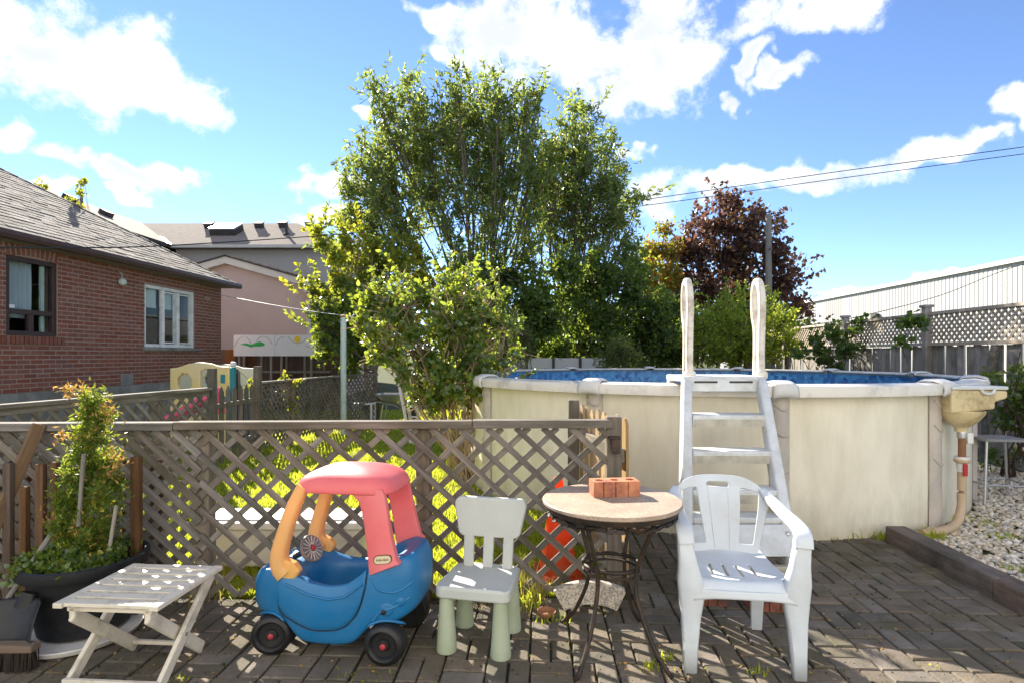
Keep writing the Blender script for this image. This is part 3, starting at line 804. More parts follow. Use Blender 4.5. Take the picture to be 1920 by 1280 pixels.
# ends of cut bricks at the corner: far end wall bricks are not seen
def window(parent, w, fm, splits, rail=None, fw=.06, dep=.10, label=None, curtain=None):
    y0, y1, z0, z1 = w
    win = MB(); 
    slab(win, y0, y1, z0, z0+fw, -dep, -.02); slab(win, y0, y1, z1-fw, z1, -dep, -.02)
    slab(win, y0, y0+fw, z0+fw, z1-fw, -dep, -.02); slab(win, y1-fw, y1, z0+fw, z1-fw, -dep, -.02)
    wo_ = win.build('window', fm, parent, bevel=.006)
    if label: wo_['label'] = label
    ys = [y0+fw]+[lerp(y0, y1, s) for s in splits]+[y1-fw]
    for s in splits:
        yc = lerp(y0, y1, s)
        slab(MB(), yc-.035, yc+.035, z0+fw+.001, z1-fw-.001, -dep+.01, -.012).build('mullion', fm, wo_, bevel=.005)
    for a, c in zip(ys, ys[1:]):
        slab(MB(), a-.01, c+.01, z0+.03, z1-.03, -.066, -.062).build('pane', M['glass'], wo_)
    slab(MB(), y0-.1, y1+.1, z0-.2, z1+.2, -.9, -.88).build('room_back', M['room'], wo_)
    return wo_
w2o = window(house, W2, M['white_paint'], (.36, .66), label='white three-light window')
for a, c in ((.40,.62),(.70,.95)):
    for i_, s in enumerate(((W2[0]+(W2[1]-W2[0])*a, W2[0]+(W2[1]-W2[0])*c),)):
        e = .028
        sh = MB()
        z0, z1 = W2[2]+.075, W2[3]-.075
        slab(sh, s[0], s[1], z0, z0+e, -.09, -.05); slab(sh, s[0], s[1], z1-e, z1, -.09, -.05)
        slab(sh, s[0], s[0]+e, z0+e, z1-e, -.09, -.05); slab(sh, s[1]-e, s[1], z0+e, z1-e, -.09, -.05)
        sh.build('sash', M['white_paint'], w2o, bevel=.004)
slab(MB(), W2[0]+.06, W2[0]+.5, 2.35, 2.72, -.14, -.135).build('blind', M['blind'], w2o)
slab(MB(), W2[0]+.62, W2[0]+.98, 2.35, 2.72, -.14, -.135).build('blind', M['blind'], w2o)
slab(MB(), W2[0]-.06, W2[1]+.16, W2[2]-.062, W2[2]-.004, -.1, .06).build('sill', M['concrete'], w2o, bevel=.005)
w1o = window(house, W1, M['brown_frame'], (), fw=.07, label='brown framed window with pale curtains')
zr = 2.02
slab(MB(), W1[0]+.071, W1[1]-.071, zr, zr+.07, -.095, -.03).build('mullion', M['brown_frame'], w1o, bevel=.004)
slab(MB(), lerp(W1[0],W1[1],.5)-.04, lerp(W1[0],W1[1],.5)+.04, W1[2]+.071, zr-.001, -.095, -.03).build('mullion', M['brown_frame'], w1o, bevel=.004)
arch = MB()
pts = [(W1[0], W1[3]-.005)]+[(lerp(W1[0],W1[1],t), W1[3]-.003+.075*(1-(2*t-1)**2)) for t in [i/10 for i in range(11)]]+[(W1[1], W1[3]-.005)]
arch.prism(pts, lambda a, c, w: V(w, a, c), -.09, -.03); arch.build('arch_board', M['brown_frame'], w1o)
def curt(u, v):
    y = lerp(W1[0]+.05, W1[0]+.56, u); return V(-.17+.018*math.sin(u*38+math.sin(v*3)), y, lerp(zr-.05, W1[3]-.04, v))
MB().grid(curt, 60, 6).build('curtain', M['curtain'], w1o, smooth=60)
slab(MB(), W1[1]-.19, W1[1]-.13, W1[2]+.07, W1[3]-.07, -.13, -.10).build('side_sash', M['mint'], w1o)
slab(MB(), W1[0]+.07, W1[0]+.19, 2.10, 2.15, -.061, -.059).build('sticker', M['sign_white'], w1o)
# roof
OV = .25
def roofpt(t, y): return V(OV-t, y, 3.115+.617*t)
RY = .15                                    # far eave
TR = 3.6
rf = MB()
hipn = Y_NEAR-.2
c1 = V(OV, RY, 3.115); c2 = V(OV-2*TR, RY, 3.115); r1 = V(OV-TR, RY-TR, 3.115+.617*TR)
r2 = V(OV-TR, hipn, 3.115+.617*TR); d1 = V(OV, hipn, 3.115); d2 = V(OV-2*TR, hipn, 3.115)
rf.add([c1, c2, r1, r2, d1, d2], [(0,2,3,4),(1,5,3,2),(0,1,2),(4,3,5),(0,4,5,1)])
roof = rf.build('roof', M['shingle'], house)
sh = MB()
e_ = .138; cs = math.cos(math.atan(.617))
nr = int(TR/cs/e_)
for k in range(nr):
    t0 = k*e_*cs; t1 = t0+e_*cs*1.35
    ym = RY-t0
    y = ym-random.uniform(0,.3)
    first = True
    while y > hipn+2.0 or first:
        w = random.uniform(.16,.36)
        ya = ym if first else y
        yb = ya-w if not first else y
        first = False
        lift = random.uniform(.010,.022)
        nvec = V(.617*cs, 0, cs)
        a0, a1 = roofpt(t0+random.uniform(-.008,.008), ya-.006), roofpt(t0+random.uniform(-.008,.008), yb)
        b0, b1 = roofpt(t1, min(ya-.006, RY-t1)), roofpt(t1, min(yb, RY-t1-.01))
        top = [a0+nvec*lift, a1+nvec*lift, b1+nvec*.006, b0+nvec*.006]
        bot = [a0-nvec*.004, a1-nvec*.004]
        sh.add(top+bot, [(0,1,2,3),(4,5,1,0),(0,3,4),(1,5,2)])
        y = yb
tag(sh.build('shingles', M['shingle'], roof, recalc=False), kind='stuff')
# hip caps
n_c = 26
for k in range(n_c):
    t0 = k/n_c; t1 = (k+1.25)/n_c
    p0 = c1.lerp(r1, t0)+V(0,0,.03); p1 = c1.lerp(r1, t1)+V(0,0,.018)
    hc = MB().add([p0+V(.09,-.02,-.05), p0, p0+V(.02,.1,-.06), p1+V(.09,-.02,-.05), p1, p1+V(.02,.1,-.06)], [(0,1,4,3),(1,2,5,4),(0,2,1)])
    hc.build('hip_shingle', M['shingle'], roof)
gt = MB()
prof = [(0,.0),(.11,.0),(.13,.05),(.12,.11),(.10,.11),(.10,.02),(0,.02)]
gt.prism(prof, lambda a, c, w: V(OV-.02+a, w, 3.0+c), hipn, RY+.12)
gt.build('gutter', M['gutter'], house)
slab(MB(), hipn, RY+.02, 3.005, 3.112, OV-.055, OV-.022).build('fascia', M['gutter'], house)
slab(MB(), hipn, RY, 3.0, 3.03, -.02, OV-.058).build('soffit', M['soffit'], house)
slab(MB(), RY-.03, RY, 3.0, 3.115, OV-2*TR, OV-.06).build('fascia', M['gutter'], house)
wlamp = MB().lathe([(.055,-.03),(.065,0),(.06,.04),(.03,.065)], 14, (.05,yl(9.72),2.72), Matrix.Rotation(math.radians(75),3,'Y'))
wlamp.sweep([(.0,yl(9.72),2.90),(.05,yl(9.72),2.86),(.05,yl(9.72),2.77)], .008, 6)
wlamp.build('wall_lamp', M['mint'], house, smooth=50)
slab(MB(), yl(9.75), yl(10.05), .90, 1.10, -.01, .012).build('mortar_patch', M['concrete'], house)

# saplings that rise behind the ridge are built with the trees

# ================================================================== PINK GABLED BUILDING
D = 17.0
pkp = at(430, 489, D); XR = at(583, 600, D).x
pink = thing('stucco_garage', 'pink stucco building with cream gable trim behind the brick house', 'building', (pkp.x, D, 0), 0)
hw = XR-pkp.x; zp = pkp.z-.12; ze = zp-.285*hw
b = MB(); b.prism([(-hw,0),(hw,0),(hw,ze),(0,zp),(-hw,ze)], lambda a, c, w: V(a, w, c), 0, 8)
b.build('wall', M['pink_stucco'], pink)
for s in (-1, 1):
    e = hw+.22
    MB().prism([(0,zp+.0),(s*e,zp-.285*e),(s*e,zp-.285*e+.2),(0,zp+.2)], lambda a, c, w: V(a, w, c), -.26, -.22).build('rake_board', M['cream_trim'], pink)
    MB().prism([(s*.0,zp+.001),(s*(e-.001),zp-.285*e+.001),(s*(e-.001),zp-.285*e+.03),(0,zp+.03)], lambda a, c, w: V(a, w, c), -.218, -.002).build('soffit', M['cream_trim'], pink)
    MB().prism([(s*-.02,zp+.205),(s*(e+.05),zp-.285*(e+.05)+.205),(s*(e+.05),zp-.285*(e+.05)+.25),(s*-.02,zp+.25)], lambda a, c, w: V(a, w, c), -.30, 8.2).build('roof', M['dark_vent'], pink)
for k in range(9):
    x = .35+k*.28
    MB().box((x, -.15, zp-.285*x+.265), (.16,.3,.035), Matrix.Rotation(.278,3,'Y')).build('ridge_tile', M['shingle_far'], pink)
MB().prism([(hw-.12,ze-.16),(hw+.24,ze-.16),(hw+.24,ze-.03),(hw-.12,ze+.07)], lambda a, c, w: V(a, w, c), -.265, -.005).build('eave_return', M['cream_trim'], pink)
MB().box((hw-.02,-.06,1.6),(.09,.07,3.0)).build('downspout', M['cream_trim'], pink)

# ================================================================== GREY TWO-STOREY HOUSE
E0 = at(330, 463, 25); EX1 = at(657, 463, 25).x; EZ = E0.z
gh = thing('grey_house', 'grey two-storey stucco house with brown shingle roof and skylight', 'house', (E0.x, 25, 0), 0)
Wd = EX1-E0.x; RISE, RUN = 1.75, 3.5
slab(MB(), 0, 7, 0, EZ-.12, .0, Wd-.45).build('wall', M['grey_stucco'], gh)
slab(MB(), -12, 6.8, 0, EZ-.12, -7.4, -.45).build('wall', M['grey_stucco'], gh)
e0 = V(0,-.4,EZ); e1 = V(Wd,-.4,EZ); rr1 = V(Wd-RUN,-.4+RUN,EZ+RISE); rr0 = V(-RUN,-.4+RUN,EZ+RISE)
bk1 = V(Wd,-.4+2*RUN,EZ); bk0 = V(-2*RUN,-.4+2*RUN,EZ)
wr = V(-RUN,-13,EZ+RISE); we = V(0,-13,EZ); wl_ = V(-2*RUN,-13,EZ)
rfo = MB().add([e0,e1,rr1,rr0,bk1,bk0,wr,we,wl_], [(0,1,2,3),(1,4,2),(4,5,3,2),(0,3,6,7),(3,5,8,6),(7,6,8),(0,7,8,5,4,1)]).build('roof', M['shingle_far'], gh)
MB().bar(e0+V(-.03,.0,.03), e0.lerp(rr0,.30)+V(0,0,.04), .16, .03).build('valley_flashing', M['metal_flash'], rfo)
slab(MB(), -.52, -.40, EZ-.13, EZ+.0, .0, Wd+.05).build('eave_gutter', M['cream_trim'], gh)
MB().box((Wd/2,-.2,EZ-.10),(Wd,.36,.03)).build('soffit', M['soffit'], gh)
slab(MB(), -13, -.53, EZ-.13, EZ, -.0, .10).build('eave_gutter', M['dark_vent'], gh)
def on_roof(px, py):
    """point of the front roof slope seen at a photo pixel"""
    for i in range(200):
        d = 24.6+i*.02
        q = at(px, py, d)
        if q.z <= EZ+(d-24.6)*RISE/RUN: return q-V(E0.x,25,0)
    return q-V(E0.x,25,0)
sl = math.atan(RISE/RUN); RX = Matrix.Rotation(sl,3,'X')
p = on_roof(425, 438)
sk_ = MB().box(p+V(0,0,.14),(1.15,.95,.30),RX).build('skylight', M['dark_vent'], rfo)
MB().box(p+V(0,-.07,.32),(1.2,1.0,.07),RX).build('skylight_dome', M['skyglass'], sk_, bevel=.02)
for px, py in ((392,429),(486,428),(531,427),(581,426)):
    p = on_roof(px, py)
    MB().box(p+V(0,0,.12),(.36,.3,.20),RX).box(p+V(0,-.03,.24),(.42,.36,.05),RX).build('roof_vent', M['dark_vent'], rfo, bevel=.01)
p = on_roof(537, 440)
MB().lathe([(.06,0),(.06,.42)], 10, p).lathe([(.16,-.02),(.07,.1)], 10, p).build('vent_pipe', M['dark_vent'], rfo)
for t, y, kind in ((.45,-3.4,'pipe'),(.75,-2.6,'vent'),(.55,-1.6,'vent'),(.72,-5.6,'vent'),(.85,-7.8,'vent')):
    p = V(-RUN*t, y, EZ+RISE*t)
    if kind == 'pipe': MB().lathe([(.05,0),(.05,.75)], 10, p).build('vent_pipe', M['dark_vent'], rfo)
    else: MB().box(p+V(0,0,.1),(.3,.5,.2),Matrix.Rotation(sl,3,'Y')).build('roof_vent', M['dark_vent'], rfo, bevel=.01)
q = at(657, 497, 25)-V(E0.x,25,0)
gw = MB().box((q.x-.12,-.01,q.z),(.75,.06,.95)).build('window', M['cream_trim'], gh, bevel=.01)
MB().box((q.x-.12,-.05,q.z),(.61,.02,.81)).build('pane', M['skyglass'], gw)

# ================================================================== WAREHOUSE
wx = 15.6
wh = thing('warehouse', 'long white corrugated metal warehouse beyond the right fence', 'warehouse', grid(wx, 15), GA)
H_ = 4.46
b = MB(); prof = []
y = 0
while y < 36:
    prof += [(.04,y),(.04,y+.125),(.053,y+.145),(.053,y+.185)]; y += .205
vs_ = []; fs = []
for i, (a, yq) in enumerate(prof): vs_ += [(-.06+a,yq,0),(-.06+a,yq,H_)]
fs = [(2*i,2*i+2,2*i+3,2*i+1) for i in range(len(prof)-1)]
b.add(vs_, fs).build('corrugated_wall', M['warehouse'], wh, recalc=False)
MB().box((6,18,H_/2),(11.8,36,H_-.02)).build('core', M['warehouse'], wh)
MB().box((-.02,18,H_+.06),(.24,36.4,.14)).build('roof_trim', M['white_paint'], wh)
MB().box((6.1,18,H_+.03),(12,36,.05)).build('roof', M['concrete'], wh)
MB().box((-.12,12,3.2),(.16,.4,.28)).build('wall_light', M['dark_vent'], wh)

# utility pole and cables
up_ = thing('utility_pole', 'grey wooden utility pole in front of the copper maple', 'pole', at(1441,600,18.2).xy.to_3d(), 0)
zt = at(1440,402,18.2).z
MB().lathe([(.13,-.1),(.125,2),(.085,zt-.02),(.075,zt)], 12).build('post', M['pole_wood'], up_, smooth=50)
def cable(name, label, pts, r, mat, n=10):
    o = MB().sweep(spline(pts, n), r, 5).build(name, mat)
    return tag(o, label, 'cable')
cable('power_cable', 'upper overhead cable crossing from the right sky to the big tree', [at(2300,222,13),at(1920,276,14),(at(1560,324,15)),at(1200,376,16),at(980,404,16.5),at(640,437,16)], .011, M['wire'])
cable('power_cable', 'lower overhead cable running from the right sky across both roofs to the left', [at(2300,238,13),at(1920,289,14),at(1560,337,15),at(1200,387,15),at(900,418,13),at(620,441,12),at(330,460,9.5),at(130,465,7.6),at(-200,462,6)], .010, M['wire'])
cable('service_cable', 'thin dark cable sagging in front of the white warehouse', [at(2100,470,16),at(1920,496,16),at(1760,555,15),at(1600,596,13),at(1500,612,12)], .010, M['wire'])
# ================================================================== FENCES
def frame_of(p0, p1):
    d = V(p1[0]-p0[0], p1[1]-p0[1], 0); L = d.length; d.normalize()
    return d, L, V(d.y, -d.x, 0)            # along, length, towards the camera side
def slats(parent, p0, p1, z0, z1, pitch, w, th, mat, ang=45, name='slat', joined=False, skew=0.0, zf=None, phase=0.0, toff=0.0):
    """two layers of diagonal slats; zf(s): extra height at s along"""
    d, L, nrm = frame_of(p0, p1); H = z1-z0
    base = V(p0[0], p0[1], z0)
    jb = MB(); cnt = 0
    for layer, sg in ((1, -1), (-1, 1)):
        t = math.tan(math.radians(ang)); ph = pitch/math.sin(math.radians(ang))
        n0 = int(-H/t/ph)-2; n1 = int((L+H/t)/ph)+2
        for k in range(n0, n1):
            xb = k*ph+phase*ph+random.gauss(0,.003)    # foot of the line at height 0
            # point at height h: x = xb + sg*h/t  ('\' layer has sg=-1)
            lo, hi = 0.0, H
            # clip to 0..L
            for (lim, side) in ((0, 1), (L, -1)):
                # x(h) within
                pass
            def xat(h): return xb+sg*h/t
            hs = [0.0, H]
            for lim in (0.0, L):
                h = (lim-xb)*sg*t
                if 0 < h < H: hs.append(h)
            hs.sort()
            best = None
            for a, c in zip(hs, hs[1:]):
                m = xat((a+c)/2)
                if 0 <= m <= L: best = (a, c) if best is None else (best[0], c)
            if best is None or best[1]-best[0] < .03: continue
            a, c = best
            P0 = base+d*xat(a)+V(0,0,a); P1 = base+d*xat(c)+V(0,0,c)
            o = nrm*(layer*th*.5+toff)
            P0 += o; P1 += o
            ax = (P1-P0).normalized()
            jit = random.gauss(0,.0022)
            Ls = (P1-P0).length
            yv = nrm.cross(ax) if False else ax.cross(nrm)
            m = Matrix((( ax.x, yv.x, nrm.x), (ax.y, yv.y, nrm.y), (ax.z, yv.z, nrm.z))).to_4x4()
            mt = Matrix.Translation((P0+P1)/2+yv*jit) @ m
            bx = MB().box((0,0,0),(Ls, w*random.uniform(.92,1.06), th*.96))
            if joined: jb.add([mt @ v for v in bx.v], bx.f)
            else:
                me = bx.mesh(name); me.materials.append(mat)
                link_mesh(name, me, None, parent, Matrix.Translation(-Vector(parent.location)) @ mt)
            cnt += 1
    if joined:
        o = jb.build('lattice_slats', mat, parent, world=True); o['kind'] = 'stuff'
    return cnt
def post(parent, x, y, z0, z1, s, mat, name='post', rot=0, cap=False):
    b = MB().box((0,0,(z0+z1)/2),(s,s,z1-z0))
    o = b.build(name, mat, parent, bevel=.006)
    o.location = V(x,y,0)-Vector(parent.location); o.rotation_euler = (random.gauss(0,.006),random.gauss(0,.006),rot)
    if cap: MB().box((0,0,z1+.02),(s*1.45,s*1.45,.04)).build('post_cap', mat, o, bevel=.006)
    return o
def railx(parent, p0, p1, w, h, mat, name='rail'):
    p0 = Vector(p0); p1 = Vector(p1); d = p1-p0; L = d.length; c = (p0+p1)/2
    o = MB().box((0,0,0),(L,w,h)).build(name, mat, parent, bevel=.004)
    o.location = c-Vector(parent.location)
    o.rotation_euler = (0, -math.asin(d.z/L), math.atan2(d.y, d.x))
    return o

# ---- front lattice fence
fL = at(-140, 794, 3.26); fA = at(376, 791, 3.32); fB = at(795, 789, 3.37); fR = at(1140, 787, 3.41)
ZT = 1.045
ff = thing('lattice_fence', 'weathered grey lattice fence along the back of the patio', 'fence', (fA.x, fA.y, 0))
slats(ff, fA.xy, fR.xy, .03, ZT-.045, .1135, .0355, .011, M['wood_x'], ang=43, phase=.3)
slats(ff, fL.xy, fA.xy, .03, ZT-.045, .072, .043, .011, M['wood_x'], ang=43)
dF, LF, nF = frame_of(fL.xy, fR.xy)
j1 = at(330, 790, 3.31); j2 = at(886, 788, 3.38)
railx(ff, (fL.x, fL.y, ZT-.022), (j1.x, j1.y, ZT-.024), .085, .045, M['wood_x'], 'top_rail')
railx(ff, (j1.x+.003, j1.y, ZT-.020), (j2.x-.002, j2.y, ZT-.021), .085, .045, M['wood_x'], 'top_rail')
railx(ff, (j2.x+.002, j2.y, ZT-.019), (fR.x+.02, fR.y, ZT-.021), .085, .047, M['wood_x'], 'top_rail')
for q in (fA, fB): post(ff, q.x, q.y+.055, -.1, ZT-.05, .085, M['wood_z'])
post(ff, fR.x+.035, fR.y+.03, -.1, ZT+.02, .09, M['wood_z'])
post(ff, fL.x+.35, fL.y+.06, -.1, ZT-.05, .085, M['wood_z'])
railx(ff, (fL.x, fL.y+.0, .075), (fA.x-.02, fA.y, .075), .03, .07, M['wood_x'], 'bottom_rail').location.y += .032
# stakes and old boards standing against it
def stake(px, ptop, d, w, h0=0, name='stake', label='', tilt=0):
    q = at(px, ptop, d)
    t = thing(name, label, 'stake', (q.x, q.y, 0))
    o = MB().box((0,0,q.z/2-.02),(w,.035,q.z)).build('board', M['brown_z'], t, bevel=.004); o.rotation_euler = (0,tilt,0)
    return t
for px, pt, d, w, lb in ((16,860,3.10,.042,'leftmost brown stake against the lattice fence'),(46,905,3.13,.04,'short brown stake half hidden by the leaning plank'),(77,862,3.12,.045,'brown stake between the leaning plank and the potted cedar'),(104,858,3.14,.035,'thin brown stake just left of the potted cedar'),(256,848,3.12,.050,'tall brown stake right of the potted cedar against the fence')):
    stake(px, pt, d, w, label=lb)
# inner rails and a middle board row of that left bay
ob = thing('backing_boards', 'dark old boards nailed behind the left bay of the lattice fence', 'boards', (fL.x+.6, fL.y+.10, 0))
for k in range(9):
    x = fL.x+.1+k*.145
    if x > fA.x-.12: break
    b_ = MB().box((0,0,.41),(.11,.018,.82+random.uniform(-.04,.04))).build('board', M['fence_far'], ob, bevel=.003); b_.location = (x-ob.location.x, random.uniform(.0,.01), 0)
lp = thing('leaning_plank', 'long brown plank leaning on the lattice fence at far left', 'plank', (at(-60,1130,2.95).x, 2.9, 0))
o = MB().box((0,0,0),(1.05,.06,.035)).build('plank', M['brown_x'], lp, bevel=.004)
a0 = at(-75,1130,2.95); a1 = at(62,822,3.20)
dv = a1-a0
lp.location = a0; o.data.transform(Matrix.Translation((.52,0,0)) @ Matrix.Scale(dv.length/1.05,4,V(1,0,0)))
o.rotation_euler = dv.to_track_quat('X','Y').to_euler()

# ---- open picket gate at its right end
g0 = at(1172, 783, 3.50); g1 = at(1080, 756, 4.62)
gate = thing('picket_gate', 'open tan picket gate folded back against the pool at the fence end', 'gate', (fR.x+.1, fR.y+.05, 0))
dg, Lg, ng = frame_of((g0.x,g0.y),(g1.x,g1.y))
for k in range(9):
    s = Lg*k/8.4
    w = .082; h = 1.045+.012*math.sin(k*2.1)
    b_ = MB().prism([(-w/2,.06),(w/2,.06),(w/2,h-.035),(w/2-.03,h),(-w/2+.03,h),(-w/2,h-.035)], lambda a, c, t: dg*a+V(0,0,c)+ng*t, -.009, .009)
    o = b_.build('picket', M['tan_z'], gate, bevel=.002); o.location = V(g0.x,g0.y,0)+dg*s-Vector(gate.location)
for z in (.25, .82):
    railx(gate, V(g0.x,g0.y,z)-ng*.03-dg*.03, V(g1.x,g1.y,z)-ng*.03, .035, .085, M['wood_x'], 'gate_rail')
post(gate, g1.x-.05, g1.y-.25, -.1, 1.09, .08, M['wood_z'], 'gate_post')
lat = at(1152, 835, 3.36)
MB().box(lat-Vector(gate.location)+V(.005,.0,0),(.05,.04,.085)).box(lat-Vector(gate.location)+V(.0,.0,.048),(.07,.06,.012)).build('latch', M['iron'], gate, bevel=.004)

# ---- middle fences of the yard
mB = V(-3.65, 6.85); mC = V(-3.70, 8.25); mD = V(-3.30, 11.0); mE = V(-2.85, 12.0)
mf = thing('lattice_fence', 'low lattice fence running back from the left end of the patio', 'fence', (mB.x, mB.y, 0))
s0 = at(-60, 768, 4.3).xy
slats(mf, s0, mB, .10, .98, .105, .040, .010, M['wood_x'], ang=45)
railx(mf, (s0.x,s0.y,1.025), (mB.x,mB.y,1.03), .10, .035, M['wood_x'], 'top_rail')
railx(mf, (s0.x,s0.y,.98), (mB.x,mB.y,.98), .03, .06, M['wood_x'], 'rail')
for t, h in ((.40,1.03),(.70,1.02)):
    q = s0.lerp(mB, t); post(mf, q.x-.04, q.y+.05, -.1, h, .085, M['wood_z'])
post(mf, mB.x+.02, mB.y+.06, -.1, at(395,690,6.9).z, .085, M['wood_z'])
pg = thing('picket_gate', 'low grey picket gate between two lattice fences near the toy playhouse', 'gate', (mB.x, mB.y, 0))
for k in range(7):
    q = mB.lerp(mC, .10+.13*k); w = .055; h = 1.02+.03*random.random()
    dd, _, nn = frame_of(mB, mC)
    ang_d = V(.90,-.43,0)
    o = MB().prism([(-w/2,.08),(w/2,.08),(w/2,h-.07),(0,h),(-w/2,h-.07)], lambda a, c, t: V(a,t,c), -.01, .01).build('picket', M['wood_z'], pg, bevel=.002)
    o.location = V(q.x-mB.x,q.y-mB.y,0)
for z in (.28,.80): railx(pg, V(mB.x,mB.y+.06,z), V(mC.x,mC.y,z), .035, .06, M['wood_x'], 'gate_rail')
mf2 = thing('lattice_fence', 'dark lattice fence behind the pale clothesline post', 'fence', (mC.x, mC.y, 0))
post(mf2, mC.x, mC.y, -.1, at(481,686,8.25).z, .09, M['wood_z'])
slats(mf2, mC, mD, .08, 1.01, .085, .036, .010, M['wood_x'], ang=50, joined=True)
slats(mf2, mD, mE, .08, 1.01, .085, .036, .010, M['wood_x'], ang=50, joined=True)
railx(mf2, (mC.x,mC.y,1.03), (mD.x,mD.y,1.035), .09, .035, M['wood_x'], 'top_rail'); railx(mf2, (mD.x,mD.y,1.037), (mE.x,mE.y,1.035), .09, .035, M['wood_x'], 'top_rail')
for t in (.33,.66,1.0):
    q = mC.lerp(mD, t); post(mf2, q.x-.03, q.y+.07, -.1, 1.03, .085, M['wood_z'])
# vines on that fence and the far brown fence + sign boards
bf = thing('board_fence', 'dark brown board fence behind the painted white boards', 'fence', at(500,700,15).xy.to_3d())
x = at(405,700,15).x
while x < at(640,700,15).x:
    near = x < at(441,700,15).x
    zt_ = at(420,655,15).z if near else at(420,661,15).z+random.uniform(-.02,.02)
    o = MB().box((0,0,zt_/2),(.135,.02,zt_)).build('board', M['cedar_far'] if near else M['fence_far'], bf); o.location = (x-bf.location.x, random.uniform(0,.012), 0)
    x += .142
for px in (490, 537, 571, 457):
    q = at(px, 700, 14.9); MB().box((q.x-bf.location.x,-.08,.75),(.05,.05,1.5)).build('post', M['pole_wood'], bf)
railx(bf, V(at(440,0,14.95).x,14.94,1.0), V(at(620,0,14.95).x,14.94,1.0), .04,.06, M['pole_wood'])
sA, sM, sB = at(438,628,14.2), at(515.5,629,14.2), at(597,629,14.2)
zb_ = at(438,667,14.2).z
sg1 = thing('painted_board', 'white board with a painted green shape above the brown fence', 'sign', ((sA.x+sM.x)/2, 14.2, zb_), 0, 'painted boards on the fence')
w_, h_ = sM.x-sA.x-.015, sA.z-zb_
MB().box((0,0,h_/2),(w_,.03,h_)).build('panel', M['sign_white'], sg1)
xz = lambda px, py, c: (at(px,py,14.2).x-c.location.x, at(px,py,14.2).z-c.location.z)
MB().prism([xz(*q, sg1) for q in ((450,645.5),(462,643),(472,646),(480,642),(488,640),(497,644),(496,648),(485,649.5),(478,649),(472,651),(462,647.5))], lambda a, c, w: V(a,w,c), -.02, -.016).build('painted_shape', M['paint_green'], sg1)
sg2 = thing('painted_board', 'white board with a painted yellow sun beside the round tree', 'sign', ((sM.x+sB.x)/2, 14.2, zb_), 0, 'painted boards on the fence')
w2_ = sB.x-sM.x-.015
MB().box((0,0,h_/2),(w2_,.03,h_)).build('panel', M['sign_white'], sg2)
cx_, cz_ = xz(558, 636, sg2)
star = [(cx_+(.095 if k % 2 else .068)*math.cos(k*math.pi/8), cz_+(.095 if k % 2 else .068)*math.sin(k*math.pi/8)) for k in range(16)]
MB().prism(star, lambda a, c, w: V(a,w,c), -.02, -.016).build('painted_sun', M['paint_yellow'], sg2)
def strokes(sg, lst):
    b = MB()
    for ln in lst:
        P = [V(*((lambda q: (q[0],-.017,q[1]))(xz(*q, sg)))) for q in ln]
        b.sweep(spline(P,5), .006, 4)
    b.build('drawn_line', M['paint_dark'], sg)
strokes(sg1, [((440,650),(448,636),(458,630.5)),((462,631),(468,638),(472,646)),((482,640),(486,634),(492,630.5)),((492,630.5),(502,633),(511,645))])
strokes(sg2, [((517,647),(524,635),(533,631)),((541,631),(549,640),(558,644)),((558,644),(568,641),(577,632))])
for sg, xs in ((sg1,(-.4,.4)),(sg2,(-.4,.35))):
    for x in xs: MB().box((x,.05,-zb_/2+.2),(.04,.05,zb_+.4)).build('support', M['pole_wood'], sg)

# pale fence far behind the pool
pf = thing('pale_vinyl_fence', 'pale grey panel fence behind the left rim of the pool', 'fence', at(985,690,13.2).xy.to_3d())
for k in range(5):
    o = MB().box((0,0,.72),(.56,.03,1.30)).build('panel', M['gray_fence'], pf); o.location = (-.9+k*.62,0,0)
    o = MB().box((0,0,.7),(.06,.06,1.42)).build('post', M['dark_vent'], pf); o.location = (-.59+k*.62,-.02,0)

# ---- right board fence with lattice top
RX_ = 6.0
rfn = thing('board_fence', 'tall grey board fence with lattice top on the right side', 'fence', grid(RX_, 7), GA)
yA, yB = 5.2-7, 17.0-7
ZB, ZL = 1.58, 2.06
y = yA
k = 0
while y < yB:
    w = random.uniform(.105,.135)
    o = MB().box((0,0,.79),(.02,w,1.56+random.uniform(-.03,.02))).build('board', M['board_z'], rfn); o.location = (random.uniform(-.006,.006), y, 0); o.rotation_euler = (random.gauss(0,.012),0,0)
    y += w+random.choice((.008,.014,.02,.028)); k += 1
railm = M['lattice_tan']
for y0, y1 in ((yA, -.18), (-.18, 2.0), (2.0, 4.35), (4.35, 7), (7, yB)):
    MB().box((-.03,(y0+y1)/2,ZB+.02),(.09,y1-y0,.05)).build('rail', railm, rfn)
    MB().box((-.03,(y0+y1)/2,ZL),(.08,y1-y0,.045)).build('top_rail', railm, rfn)
    MB().box((.035,(y0+y1)/2,.45),(.04,y1-y0,.085)).build('rail', railm, rfn)
for yq in (-.18, 2.0, 4.35, 7.0):
    o = post(rfn, 0, 0, 0, ZL+.10, .10, M['board_z'], cap=True); o.location = (-.05,yq,0)
